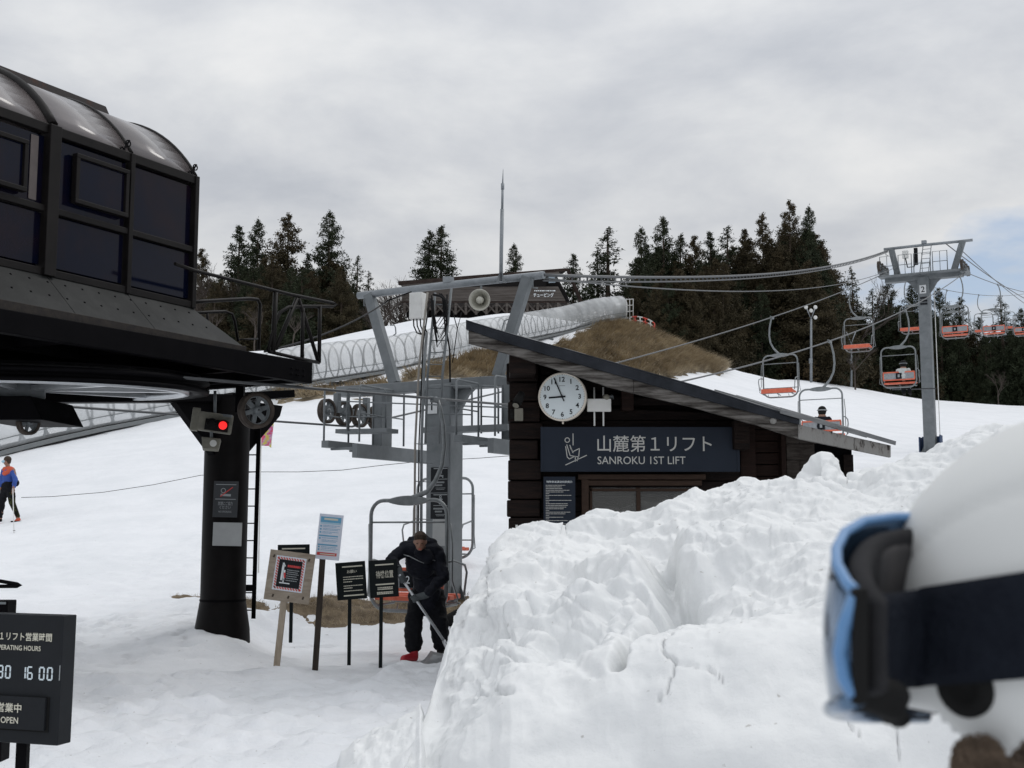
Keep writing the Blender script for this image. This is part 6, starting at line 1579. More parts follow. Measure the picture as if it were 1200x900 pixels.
while x < 12: l_ = rr.uniform(.8, 2.5); fd.bar(m_, x*kd, 4.4*kd, (x+l_)*kd, 4.4*kd, .10, .02, .0); x += l_+.8
m_.build('fine_print', 'letter_white', lodge, kind='stuff')

# ------------------------------------------------------------------ lamp posts on the slope edge
def lamp_post(label, px, y0, y1, d, full):
    t = thing('lamp_post', label, 'lamp post', at(px, y0, d)); 
    MB().tube([at(px, y0+2, d), at(px, y1+14, d)], [.13, .10], 8).build('pole', 'steel_light', t)
    MB().tube([at(px-6,y1,d), at(px,y1+14,d), at(px+5,y1,d)], .07, 6).build('fork', 'steel_light', t)
    MB().box(at(px-.5, (y0+y1)/2+20*full, d), (.3,.3,.5)).build('switch_box', 'steel_light', t, bevel=.02)
    if full:
        for q, w_ in ((-6,0),(0,4),(5,0),(5,12)): m_ = MB(); m_.ball(at(px+q, y1+w_, d-.3), (.19,.12,.19), 10, 8); m_.build('lamp', 'white', t)
lamp_post('tall floodlight post with four white lamps beside the orange chairs', 950.5, 446, 360, 116, 1)
lamp_post('plain grey forked post at the wood edge behind a hanging chair', 997.5, 458, 389, 124, 0)

# ------------------------------------------------------------------ signs along the lane
def foot(px, py, d):                       # ground under that spot
    p = at(px, py, d); return Vector((p.x, p.y, hz(p.x, p.y)-.12))
def board_sign(name, label, cpx, cpy, wpx, hpx, d, roll, post_m, post_top, post_bot, pw, board_m, th=.02, yaw=0.0):
    k = d/F; c = at(cpx, cpy, d); t = thing(name, label, 'sign', foot(post_bot[0], post_bot[1], d+.03))
    fr = Frame(c, yaw=yaw, roll=math.radians(roll))
    m_ = MB(); fr.plate(m_, 0, 0, wpx*k, hpx*k, th, -th); m_.build('board', board_m, t, bevel=.003)
    a, b = at(post_top[0], post_top[1], d+.035), at(post_bot[0], post_bot[1], d+.03); dn = (b-a).normalized()
    MB().bar(a, b+dn*.25, pw, pw*.7, up=Vector((0,1,0))).build('post', post_m, t, bevel=.003); return t, fr, k
def rule(fr, k, t, rows, m='letter_cream', n=.001, name='rule_line'):
    for (x0, x1, z_, w_) in rows:
        m_ = MB(); fr.bar(m_, x0*k, z_*k, x1*k, z_*k, w_*k, .002, n); m_.build(name, m, t)
def fine(fr, k, t, rows, m='letter_cream', w_=.9, seed=1, name='fine_print'):
    m_ = MB(); rr = random.Random(seed)
    for (x0, x1, z_) in rows:
        x = x0
        while x < x1-.3: l_ = rr.uniform(.6, 2.2); fr.bar(m_, x*k, z_*k, min(x+l_, x1)*k, z_*k, w_*k, .001, .001); x += l_+.35
    return m_.build(name, m, t, kind='stuff')
t, fr, k = board_sign('notice_sign', 'black notice on a post, left of the two beside the lift chair', 411.5, 680.5, 34.5, 43, 15.35, -4.5, 'black_board', (410,690), (409,775), .042, 'black_board')
rule(fr, k, t, [(-9.5,14,16.3,1.4),(-9.5,14,-16.8,1.4)]); text('お願い', fr, 1.5*k, 10.5*k, 3.6*k, t, 'letter_cream', .001, bold=.008)
fine(fr, k, t, [(-9,14,4.5),(-9,14,1.8),(-9,1,-1),(-9,13,-5.6),(-9,1,-8.2),(-9,13,-11.5)], seed=3)
t, fr, k = board_sign('notice_sign', 'black waiting position sign on a post right in front of the lift chair', 449.5, 678, 33, 43, 15.2, -4, 'black_board', (447,690), (446,773), .042, 'black_board')
rule(fr, k, t, [(-9,12.5,16,1.5),(-9.5,12,-6.5,1.5)]); text('待機位置', fr, 1.5*k, 5*k, 8.6*k, t, 'letter_cream', .001, width=20*k, bold=.008)
fine(fr, k, t, [(-7.5,10,-10.2),(-7.5,10,-12.1),(-8.5,10,-15.6),(-8.5,10,-17.2)], w_=1.3, seed=4)
t, fr, k = board_sign('notice_sign', 'black sign mostly hidden behind the weathered wooden board', 344, 660, 37, 43, 15.5, -1, 'black_board', (342,680), (341,729), .042, 'black_board')
rule(fr, k, t, [(-13.5,13.5,16.8,1.4)])
t, fr, k = board_sign('poster_sign', 'laminated white and blue notice on a leaning dark stake', 386, 629.3, 28, 52.5, 14.75, 5.2, 'dark_stake', (381.5,603), (369.5,782), .066, 'paper', .008)
MB().add([fr.p(-14*k,26*k,.002),fr.p(14*k,26*k,.002),fr.p(14*k,-26*k,.002),fr.p(-14*k,-26*k,.002)], []) 
for (x0, x1, z0, z1, m) in ((-12,11.8,23,16.5,'blue_ink'),(-12,11.8,16,14.8,'lightblue_ink'),(-12.3,10,1.8,.3,'blue_ink'),(-12.5,10.5,-8.6,-10.2,'blue_ink'),(-12.5,10.5,-18.2,-21.6,'red_ink')):
    rule(fr, k, t, [(x0, x1, (z0+z1)/2, abs(z1-z0))], m, name='printed_band')
rule(fr, k, t, [(-8,8,20.5,2.2)], 'letter_cream', .003, 'printed_band')
for z_ in (12,8.5,5,-2,-12,-15): rule(fr, k, t, [(-12,-10,z_,1.8)], 'blue_ink', name='printed_band')
fine(fr, k, t, [(-8.5,11,13),(-8.5,7,11.6),(-8.5,11.5,9.4),(-8.5,9,8),(-8.5,10,5.6),(-8.5,2,4.2),(-8.5,10,-1.4),(-8.5,10,-4),(-8.5,8,-5.4),(-8.5,9,-11.8),(-8.5,11,-13.4),(-8.5,8,-15.4)], 'blue_ink', .6, 8)
rule(fr, k, t, [(-9,9,-20,1.2)], 'letter_cream', .004, 'printed_band')
t, fr, k = board_sign('poster_sign', 'weathered wooden board with a red and white hatched warning poster, leaning', 339.2, 676, 52.5, 57.5, 14.25, 7.0, 'stake_wood', (333,700), (323.5,787), .068, 'plywood', .03)
for q in (-18, -4, 9, 21): rule(fr, k, t, [(q-.15, q+.15, 0, 57)], 'soil', .001, 'board_seam') if False else None
pf = Frame(fr.p(-.6*k, 3.2*k, .002), roll=math.radians(7.6))
m_ = MB(); pf.plate(m_, 0, 0, 35*k, 39.5*k, .003, 0); m_.build('poster', 'paper', t)
m_ = MB(); pf.plate(m_, 0, 0, 33*k, 37.5*k, .002, .003); m_.build('poster_border', 'white_sign', t)
m_ = MB()
for side in range(4):
    L_ = 33 if side % 2 == 0 else 37.5; n_ = int(L_/3.1)
    for i in range(n_):
        q = -L_/2+1.2+i*(L_-1.6)/n_
        if side == 0: a = (q, 18.2, q+2.0, 15.9)
        elif side == 2: a = (q, -15.9, q+2.0, -18.2)
        elif side == 1: a = (16.0, q, 13.8, q+2.0)
        else: a = (-13.8, q, -16.0, q+2.0)
        pf.bar(m_, a[0]*k, a[1]*k, a[2]*k, a[3]*k, 1.3*k, .001, .006)
m_.build('hatching', 'red_ink', t, kind='stuff')
m_ = MB(); pf.plate(m_, 0, 0, 27*k, 31.5*k, .002, .006); m_.build('poster_field', 'charcoal', t)
fine(pf, k, t, [(-3,12,9)], 'red_ink', 2.6, 5, 'poster_title').location = fr.n*.008
fine(pf, k, t, [(-3,11,4.5),(-3,10,2.2),(-3,11,0),(-3,9,-2.5),(-3,11,-5),(-3,10,-7.5)], 'letter_dim', .9, 6).location = fr.n*.008
m_ = MB()
for a in [(-8,10,-8,-8,2.6),(-8.5,12,-6,8,2),(-6,4,-6,-8,2.4),(-10,-11,2,-11,1.2),(-6,-6,-5.6,-11,1.2)]: pf.bar(m_, a[0]*k, a[1]*k, a[2]*k, a[3]*k, a[4]*k, .001, .009)
m_.build('rider_symbol', 'letter_white', t)
m_ = MB(); pf.bar(m_, -5.5*k, 1*k, -4.6*k, -5*k, 2*k, .001, .010); m_.build('red_mark', 'red_ink', t)
m_ = MB()
for q in ((-21,22),(-16,-23),(2,-23),(19,-22),(20,22)): fr.bar(m_, (q[0]-1)*k, q[1]*k, (q[0]+1)*k, (q[1]-.6)*k, 3.5*k, .0015, .001)
m_.build('nail_stains', mat('stain', (.07,.055,.045), .9), t, kind='stuff')

# opening hours board, lower left
k = 5.9/F; yw_ = math.radians(-16); p_r = at(71, 797, 5.8); fr0 = Frame(p_r, yaw=yw_); wb = .507
fr = Frame(fr0.p(-wb/2, 0, 0), yaw=yw_, roll=math.radians(.5)); hb = 146*5.8/F
hs = thing('hours_board', 'black opening hours board with flap digits on a black post', 'sign', Vector((fr.c.x, fr.c.y+.05, hz(fr.c.x, fr.c.y))))
m_ = MB(); fr.plate(m_, 0, 0, wb, hb, .10, -.10); m_.build('board', 'charcoal', hs, bevel=.004)
def hx(px): return wb/2 - (76.5-px)*.00412
def hz_(py): return (797-py)*.0040
text('山麓第１リフト営業時間', fr, hx(63), hz_(749), 9.6*k, hs, 'letter_cream', .001, align='RIGHT', width=.398, bold=.012)
text('OPERATING HOURS', fr, hx(49), hz_(762), 5.6*k, hs, 'letter_cream', .001, align='RIGHT', width=.252, bold=.01)
SEG = {'0':'abcdef','1':'bc','3':'abcdg','6':'acdefg','8':'abcdefg'}
def digit(ch, cx_, cz_, w_, h_, t_=.0085):
    m_ = MB(); s_ = {'a':(-1,1,1,1),'b':(1,1,1,0),'c':(1,0,1,-1),'d':(1,-1,-1,-1),'e':(-1,-1,-1,0),'f':(-1,0,-1,1),'g':(-1,0,1,0)}
    for q in SEG[ch]:
        a = s_[q]; x0, z0, x1, z1 = a[0]*w_/2, a[1]*h_/2, a[2]*w_/2, a[3]*h_/2; sh = .86
        mx, mz = (x0+x1)/2, (z0+z1)/2; x0, x1 = mx+(x0-mx)*sh, mx+(x1-mx)*sh; z0, z1 = mz+(z0-mz)*sh, mz+(z1-mz)*sh
        fr.bar(m_, cx_+x0, cz_+z0, cx_+x1, cz_+z1, t_, .002, .001)
    m_.build('flap_digit', 'lcd', hs)
for ch, px in (('8',-17),('3',-2.5),('0',7.5),('1',27.5),('6',36.5),('0',52),('0',62.5)): digit(ch, hx(px), hz_(790), .024, .054, .007)
m_ = MB(); fr.plate(m_, hx(15.5), hz_(836), .400, .158, .004, .0); m_.build('slot_edge', 'rubber', hs)
m_ = MB(); fr.plate(m_, hx(14.5), hz_(835), .385, .148, .016, .004); m_.build('status_plate', 'charcoal', hs, bevel=.002)
text('営業中', fr, hx(31.5), hz_(829.5), 10.5*k, hs, 'letter_cream', .021, align='RIGHT', width=.133, bold=.012)
text('OPEN', fr, hx(28), hz_(843.5), 7*k, hs, 'letter_cream', .021, align='RIGHT', width=.094, bold=.01)
m_ = MB(); fr.bar(m_, hx(75), hz_(780), hx(75), hz_(797), .004, .002, .0); m_.build('scratch', 'letter_dim', hs)
a = fr.p(hx(23), -hb/2+.02, -.05); MB().bar(a, (a.x, a.y, hz(a.x, a.y)-.3), .05, .05, up=Vector((0,1,0))).build('post', 'black_paint', hs, bevel=.004)
bt = thing('barrier_post', 'black square post top just behind the opening hours board', 'post', foot(0, 760, 6.6))
MB().box(at(-2, 760, 6.6)+Z*-.16, (.125, .12, .82)).build('post', 'black_paint', bt, bevel=.005); MB().box(at(-2, 706, 6.6), (.13, .125, .012)).build('cap', 'steel', bt)
ga = thing('tube_barrier', 'thin black pointed tube barrier at the left edge above the board', 'barrier', foot(-40, 700, 9))
m_ = MB(); m_.tube([at(-60,676,9), at(0,681,9), at(20,684.5,9), at(24,686,9), at(20,687,9), at(-60,687.5,9)], .014, 7); m_.build('tube', 'black_paint', ga)
MB().tube([at(-58,660,9), foot(-58,700,9)], .03, 8).build('stand', 'black_paint', ga)
# banner behind the ladder
bn = thing('banner', 'small pink and yellow printed banner on a thin pole behind the ladder', 'banner', foot(305, 560, 22))
MB().tube([foot(305.5,560,22), at(306.5,488,22)], .012, 6).build('pole', 'white', bn)
v = []; m_ = MB()
for i in range(13):
    for j in range(7):
        q = at(307+j*2.3-.35*i*(j/6)*.6, 490+i*2.7, 22); v.append((q.x, q.y+.03*math.sin(j*1.1+i*.4), q.z - (.0 if j < 5 else .02*(i > 9)*(j-4))))
m_.add(v, [(i*7+j, i*7+j+1, (i+1)*7+j+1, (i+1)*7+j) for i in range(12) for j in range(6)], True); o = m_.build('cloth', 'flag', bn); q = o.modifiers.new('s','SOLIDIFY'); q.thickness = .004
# dark pad by the tower foot
p = at(536, 722, 18.6); m_ = MB(); m_.cap(p-Vector((.09,0,.05)), .10, p+Vector((.05,.02,.0)), .12, 12); m_.cap(p+Vector((0,0,.0)), .09, p+Vector((.10,0,.09)), .07, 12)
m_.build('rolled_mat', 'rubber', None, label='black rolled up mat lying at the foot of the near tower', cat='mat')
# ------------------------------------------------------------------ people
def person(label, loc, rz=0): return thing('person', label, 'person', loc, rz)
# the man with the snow shovel
d0 = 15.75
w1_ = person('man in black jacket and red shoe bending forward to shovel snow', foot(500, 768, 15.7))
A = lambda px, py, d: at(px, py, d)
hipL, hipR = A(491, 700, 15.9), A(510, 700, 15.95)
kneeL, kneeR = A(484.5, 728, 15.78), A(514, 728, 15.85)
ankL, ankR = A(484, 759, 15.82), A(516.5, 755, 16.0)
chest = A(493, 660, 15.62); belly = A(500, 684, 15.82); shL, shR = A(476, 643, 15.6), A(512, 647, 15.66)
head = A(492.5, 634, 15.36)
elL, elR = A(459, 656, 15.45), A(519, 676, 15.5)
haL, haR = A(468.5, 675, 15.2), A(493, 703, 15.22)
neck = A(494, 643, 15.58)
# body (skin): head, neck, forearms inside sleeves
hd = [(head, Vector((.074, .095, .108))), (head+Vector((0,-.045,-.065)), Vector((.052,.05,.055))), (head+Vector((0,-.090,-.055)), Vector((.014,.022,.024))),
      (head+Vector((-.074,0,-.01)), Vector((.012,.02,.028))), (head+Vector((.074,0,-.01)), Vector((.012,.02,.028))), (neck, .058, head+Vector((0,.03,-.05)), .062),
      (shL, .05, elL, .038), (elL, .036, elL.lerp(haL,.72), .028), (shR, .05, elR, .038), (elR, .036, elR.lerp(haR,.6), .028), (shL, .06, shR, .06), (chest, .09, belly, .09), (belly, .09, hipL, .08), (belly, .09, hipR, .08),
      (hipL, .07, kneeL, .05), (kneeL, .05, ankL, .035), (hipR, .07, kneeR, .05), (kneeR, .05, ankR, .035), (neck, .055, chest, .08)]
blob('body', hd, 'skin', w1_, .010, 3)
blob('hair', [(head+Vector((0,.005,.040)), Vector((.083,.102,.086))), (head+Vector((0,.06,.0)), Vector((.076,.055,.080))), (head+Vector((0,-.058,.055)), Vector((.062,.046,.045)))], 'hair', w1_, .010, 2)
m_ = MB()
for q in (-.030, .030): m_.ball(head+Vector((q,-.086,-.028)), (.014,.008,.005), 10, 6)
m_.build('eyes', 'hair', w1_)
m_ = MB(); m_.ball(head+Vector((0,-.088,-.098)), (.022,.007,.005), 10, 6); m_.build('mouth', 'red_ink', w1_)
jk = [(A(494,655,15.66), Vector((.205,.16,.17))), (chest, Vector((.20,.16,.20))), (A(500,678,15.8), Vector((.185,.165,.20))), (A(501,696,15.9), Vector((.185,.165,.16))),
      (shL, .090, elL, .076), (elL, .074, A(466,668,15.28), .056), (shR, .095, elR, .082), (elR, .080, A(503,694,15.28), .062), (shL, .10, shR, .10), (neck+Vector((0,.05,.0)), .10, chest, .14),
      (A(480,644,15.56), .085, A(507,645,15.56), .09), (A(484,640,15.60), .075, A(505,638,15.62), .085), (A(492,648,15.42), .07, A(500,652,15.45), .09), (A(482,634,15.66), .055, A(492,628,15.70), .06), (A(492,628,15.70), .06, A(504,634,15.68), .055), (A(508,640,15.62), .07, A(514,652,15.6), .10), (A(499,700,15.92), .16, A(501,706,15.93), .175)]
blob('jacket', jk, 'black_cloth', w1_, .012, 3)
blob('trousers', [(hipL, .125, kneeL, .105), (kneeL, .112, A(484.5,752,15.83), .115), (A(484.5,752,15.83), .118, A(484.5,757,15.83), .10), (hipR, .125, kneeR, .11), (kneeR, .118, A(516,748,15.98), .115), (A(516,748,15.98), .118, A(516.5,754,16.0), .10), (hipL, .14, hipR, .14)], 'trouser', w1_, .012, 2)
def shoe(a, toe, m, lab=None):
    o = blob('shoe', [(a, .05, toe, .042), (a+Vector((0,0,-.02)), .052, toe+Vector((0,0,-.01)), .045), (a, .052, a+Z*.05, .05)], m, w1_, .010, 2)
    if lab: o['label'] = lab
gL = hz(ankL.x, 15.7)
shoe(Vector((ankL.x+.02, 15.80, gL+.06)), Vector((ankL.x-.10, 15.64, gL+.045)), 'shoe_red', 'red shoe on his right foot')
shoe(Vector((ankR.x, 15.98, hz(ankR.x,15.98)+.06)), Vector((ankR.x+.02, 15.80, hz(ankR.x,15.8)+.045)), 'rubber')
def glove(h, sd_, shaft, cuff):
    """palm with four fingers and a thumb closing round the shaft"""
    s_ = shaft.normalized(); side = s_.cross(Vector((0,-1,0))).normalized(); P_ = [(cuff, .045, h+side*0+Vector((0,.035,0)), .040)]
    c = h+Vector((0,.03,0)); P_.append((c-s_*.03, .030, c+s_*.04, .030))
    for i, l_ in enumerate((.052,.058,.055,.045)):
        b = h + s_*(.036-.024*i)
        k0 = b+Vector((0,.03,0))+side*sd_*.03; k1 = b+Vector((0,-.004,0))+side*sd_*.036; k2 = b+Vector((0,-.030,0))+side*sd_*.012; k3 = b+Vector((0,-.026,0))-side*sd_*(l_-.035)
        P_ += [(k0,.0125,k1,.0125),(k1,.0125,k2,.0115),(k2,.0115,k3,.010)]
    P_ += [(c-side*sd_*.025+s_*.01,.015,h-side*sd_*.032+Vector((0,-.01,0))+s_*.03,.013),(h-side*sd_*.032+Vector((0,-.01,0))+s_*.03,.013,h-side*sd_*.01+Vector((0,-.03,0))+s_*.045,.011)]
    return blob('glove', P_, 'grey_glove', w1_, .0075, 1)
top, bot = A(469.5, 676, 15.17), A(525, 758, 15.45)
sh = bot-top
haL = top+sh*.03; haR = top+sh*.30
glove(haL, -1, sh, A(466.5,666,15.28)); glove(haR, 1, sh, A(500,697,15.28))
m_ = MB(); m_.tube([A(473,650,15.47), A(480,652,15.44), A(490,657,15.43), A(497,660,15.44)], .006, 5); m_.tube([A(501,655,15.48), A(510,657,15.50)], .006, 5); m_.build('zip_trim', 'letter_dim', w1_)
shv = thing('snow_shovel', 'aluminium snow shovel with a long shaft held by the bending man', 'shovel', bot)
MB().tube([top-sh*.03, top+sh*1.0], .0165, 10).build('shaft', 'aluminium', shv)
m_ = MB(); v = []
bc = bot + sh.normalized()*.02; fw = Vector((-.25,-.95,0)).normalized(); sd2 = Vector((.95,-.25,0)); gz = hz(bc.x, bc.y-.2)
for i in range(7):
    for j in range(9):
        a = -.24+.06*j; f_ = i/6; zc_ = (1-f_)**2*.10 + .03*abs(a/.24)**2*1.2; q = bc + sd2*a + fw*(f_*.46); v.append((q.x, q.y, gz+.02+zc_))
m_.add(v, [(i*9+j, i*9+j+1, (i+1)*9+j+1, (i+1)*9+j) for i in range(6) for j in range(8)], True); o = m_.build('blade', 'aluminium', shv); q = o.modifiers.new('s', 'SOLIDIFY'); q.thickness = .006
MB().tube([bot-sh.normalized()*.10, Vector((bc.x, bc.y-.03, gz+.16))], .024, 8).build('socket', 'aluminium', shv)

# cross country skier on the slope at the left
D = 31.0
sk = person('skier in a bright blue top and black trousers walking up on the left slope', (at(8,612,D).x, D, hz(at(8,612,D).x, D)))
B = lambda px, py, d=D: at(px, py, d)
zg_ = hz(B(8,612).x, D); dz = zg_-B(8,611).z
def Bz(px, py, d=D): p = at(px, py, d); return p+Z*dz
hh = Bz(8.0, 539.5)
blob('body', [(hh, Vector((.085,.09,.115))), (hh+Vector((-.085,-.02,-.01)), Vector((.02,.02,.03))), (hh, .06, Bz(9.5,547), .055), (Bz(9.5,547), .05, Bz(10,556), .09), (Bz(10,556), .09, Bz(9,567), .09),
     (Bz(15.5,550,D-.1), .055, Bz(18,561,D-.15), .045), (Bz(18,561,D-.15), .042, Bz(15.4,573,D-.25), .032), (Bz(15.4,573,D-.25), .035, Bz(15.0,577,D-.27), .03),
     (Bz(4.5,550,D+.1), .055, Bz(2,561,D+.05), .045), (Bz(2,561,D+.05), .042, Bz(0,572,D-.1), .032),
     (Bz(11,570), .10, Bz(14,588), .068), (Bz(14,588), .066, Bz(21.5,607), .045), (Bz(6.5,570), .10, Bz(2.5,588,D+.1), .068), (Bz(2.5,588,D+.1), .066, Bz(0,608,D+.15), .045)], 'skin', sk, .014, 3)
blob('hair', [(hh+Vector((.02,.0,.045)), Vector((.095,.10,.09))), (hh+Vector((.05,.0,.0)), Vector((.055,.085,.08)))], 'hair', sk, .014, 2)
m_ = MB(); m_.ball(hh+Vector((-.055,-.03,-.01)), (.06,.075,.042), 14, 8); m_.build('goggles', 'lightblue_ink', sk)
tp_ = blob('top', [(Bz(10,553), Vector((.165,.125,.13))), (Bz(9.7,560), Vector((.15,.12,.17))), (Bz(8.8,565), Vector((.145,.12,.09))), (Bz(15.0,550.5,D-.08), .078, Bz(18,561,D-.15), .062), (Bz(18,561,D-.15), .060, Bz(16.2,570,D-.22), .048),
   (Bz(5,551,D+.1), .075, Bz(2,561,D+.05), .062), (Bz(2,561,D+.05), .060, Bz(.6,569,D-.06), .048)], 'blue_cloth', sk, .014, 2)
blob('shoulder_panel', [(Bz(12.5,548.6,D-.05), .07, Bz(6,549,D-.02), .07), (Bz(14,549.5,D-.09), .072, Bz(6.2,554,D-.11), .05), (Bz(5.8,553.8,D-.10), Vector((.075,.04,.06)))], 'red_cloth', sk, .014, 2)
blob('trousers', [(Bz(9.5,568), .15, Bz(9,571), .15), (Bz(6.5,571), .12, Bz(2.5,588,D+.1), .085), (Bz(2.5,588,D+.1), .082, Bz(0,605,D+.15), .062), (Bz(11,571), .12, Bz(13.5,580,D-.02), .10)], 'trouser', sk, .014, 2)
blob('tights', [(Bz(13.2,578,D-.02), .102, Bz(14.2,588), .082), (Bz(14.2,588), .080, Bz(21,604), .055)], 'camo', sk, .014, 2)
m_ = MB(); m_.ball(Bz(19,565,D-.05), (.08,.07,.09), 12, 8); m_.build('waist_bag', 'black_cloth', sk)
m_ = MB(); m_.cap(Bz(21.5,608), .055, Bz(18.5,610.5,D-.05), .045, 12); m_.build('boot', 'red_cloth', sk); m_ = MB(); m_.cap(Bz(0,608.5,D+.15), .055, Bz(-3,610.5,D+.1), .045, 12); m_.build('boot', 'rubber', sk)
def ski(label, pa, pb, nm='ski'):
    t = thing(nm, label, 'ski', (pa+pb)/2); d_ = (pb-pa); P_ = [pa+Z*.01, pa.lerp(pb,.1)-Z*.0, pa.lerp(pb,.5), pa.lerp(pb,.9), pb+Z*.05]; s_ = d_.cross(Z).normalized()*.03; v = []
    for p in P_: v += [p-s_, p+s_, p+s_-Z*.015, p-s_-Z*.015]
    MB().add(v, [(4*i+j, 4*i+(j+1) % 4, 4*i+4+(j+1) % 4, 4*i+4+j) for i in range(4) for j in range(4)]+[(0,1,2,3),(19,18,17,16)]).build('ski_body', 'red_paint', t)
    MB().box(P_[2]+Z*.02, (.26,.05,.035)).build('binding', 'rubber', t)
    return t
ski('red ski under the trailing foot of the blue topped skier', Bz(46,610.3,D-.1)+Z*.02, Bz(-8,613.8,D-.15)+Z*.02); ski('red ski under the front foot of the blue topped skier, at the edge', Bz(12,611.0,D+.2)+Z*.02, Bz(-40,613.5,D+.2)+Z*.02)
sp_ = thing('ski_pole', 'thin white ski pole held by the blue topped skier', 'ski pole', at(15.6,640,28.6))
q = at(15.6, 643, 28.4); MB().tube([Bz(15.0,573,D-.27)+Z*.03, Vector((q.x, q.y, hz(q.x, q.y)))], [.012,.008], 6).build('shaft', 'white', sp_)
m_ = MB(); m_.lathe([(.001,0),(.04,0),(.001,.015)], Vector((q.x, q.y, hz(q.x, q.y)+.06)), Z, 10); m_.build('basket', 'rubber', sp_)

# riders on the chairs
def rider(label, d, lx, jacket, helmet, scale=1.0, gog=False):
    s = s_of_d(1, d); rz_ = rope_z(1, s)-.02
    o = W(s, g, rz_); t = thing('person', label, 'person', o+Z*-2.5, LYAW)
    Q = lambda x, y, z: o + RV*(x+lx) + LV*y + Z*z
    hd_ = Q(0, .12, -1.86*1.0-.07); st = -2.50
    blob('body', [(hd_, Vector((.085,.095,.11))), (hd_, .06, Q(0,.10,-2.08), .06), (Q(0,.1,-2.1), .12, Q(0,.12,-2.42), .14), (Q(-.09,.14,-2.46), .09, Q(-.10,.50,-2.46), .07), (Q(.09,.14,-2.46), .09, Q(.10,.50,-2.46), .07),
        (Q(-.10,.50,-2.46), .065, Q(-.10,.52,-2.88), .045), (Q(.10,.50,-2.46), .065, Q(.10,.52,-2.88), .045)], 'skin', t, .02, 2)
    blob('jacket', [(Q(0,.09,-2.18), Vector((.20,.15,.14))), (Q(0,.11,-2.36), Vector((.185,.16,.17))), (Q(-.18,.1,-2.14), .075, Q(-.24,.16,-2.34), .065), (Q(-.24,.16,-2.34), .062, Q(-.17,.38,-2.40), .052), (Q(.18,.1,-2.14), .075, Q(.24,.16,-2.34), .065), (Q(.24,.16,-2.34), .062, Q(.17,.38,-2.40), .052), (Q(0,.1,-2.06), .08, Q(0,.1,-2.12), .12)], jacket, t, .018, 2)
    blob('trousers', [(Q(-.09,.12,-2.45), .11, Q(-.10,.50,-2.45), .085), (Q(-.10,.50,-2.45), .083, Q(-.10,.53,-2.84), .075), (Q(.09,.12,-2.45), .11, Q(.10,.50,-2.45), .085), (Q(.10,.50,-2.45), .083, Q(.10,.53,-2.84), .075)], 'trouser', t, .02, 2)
    blob('helmet', [(hd_+Z*.03, Vector((.125,.14,.125))), (hd_-LV*.02-Z*.03, Vector((.118,.12,.10)))], helmet, t, .016, 2)
    m_ = MB(); P_ = []
    for k in range(24): a = 2*PI*k/24; P_.append(hd_+Z*.03+RV*math.cos(a)*.128+LV*math.sin(a)*.143)
    m_.tube(P_, .016, 6, closed=True); m_.build('goggle_strap', 'steel' if gog else 'letter_dim', t)
    for q in (-.1, .1): m_ = MB(); m_.cap(Q(q,.52,-2.90), .06, Q(q,.66,-2.94), .05, 10); m_.build('boot', 'rubber', t)
    return Q
Q = rider('rider in black with a dark helmet on the chair above the hut roof', 34.2, -.30, 'black_cloth', 'rubber')
for q in (-.1,.1):
    t = thing('ski', 'ski on the boot of the rider in black, %s foot' % ('left' if q < 0 else 'right'), 'ski', Q(q,.6,-3.0)); MB().bar(Q(q,-.25,-3.02), Q(q,1.35,-2.98), .08, .02).build('ski_body', 'rubber', t)
Q = rider('rider in a pale jacket and dark helmet, seen from behind on a far chair', 43.6, -.16, 'white_cloth', 'rubber', gog=True)
t = thing('snowboard', 'dark snowboard sticking out beside the rider in the pale jacket', 'snowboard', Q(.3,.6,-2.95)); MB().box(Q(.25,.58,-2.60-.36+.18), (1.5,.26,.02), (RV*.94+LV*.3).normalized(), (LV*.94-RV*.3).normalized(), Z).build('board', 'charcoal', t, bevel=.05)

# ------------------------------------------------------------------ the person with the white helmet, close to the camera
Ch = at(1340, 754, .76); RX, RY, RZ = .158, .115, .144
pr_ = person('person close by in a white helmet, seen from behind at the right edge', Vector((Ch.x, Ch.y, 0)))
def proj(p):
    q = Vector(p)-Vector((0,0,EYE)); c = q.y*CT+q.z*ST; b = -q.y*ST+q.z*CT; return 600+F*q.x/c, 450-F*b/c
CUT = [(900,812),(1030,812),(1040,828),(1070,836),(1097,843),(1118,866),(1136,880),(1162,891),(1185,887),(1210,872),(1300,850),(1500,840),(2400,840)]
GRV = [(1000,700),(1064,649),(1110,612),(1150,590),(1200,573),(1300,560),(1500,560)]
def esurf(px, py, k=1.0):
    r_ = ray(px, py); o = Vector((0,0,EYE))-Ch; S_ = lambda v: Vector((v.x/(RX*k), v.y/(RY*k), v.z/(RZ*k)))
    a_, b_ = S_(r_), S_(o); A2 = a_.dot(a_); B2 = 2*a_.dot(b_); C2 = b_.dot(b_)-1; D2 = B2*B2-4*A2*C2
    if D2 < 0: return None
    return Vector((0,0,EYE)) + r_*((-B2-math.sqrt(D2))/(2*A2))
m_ = MB(); v = []; nu, nv = 150, 90; keep = []
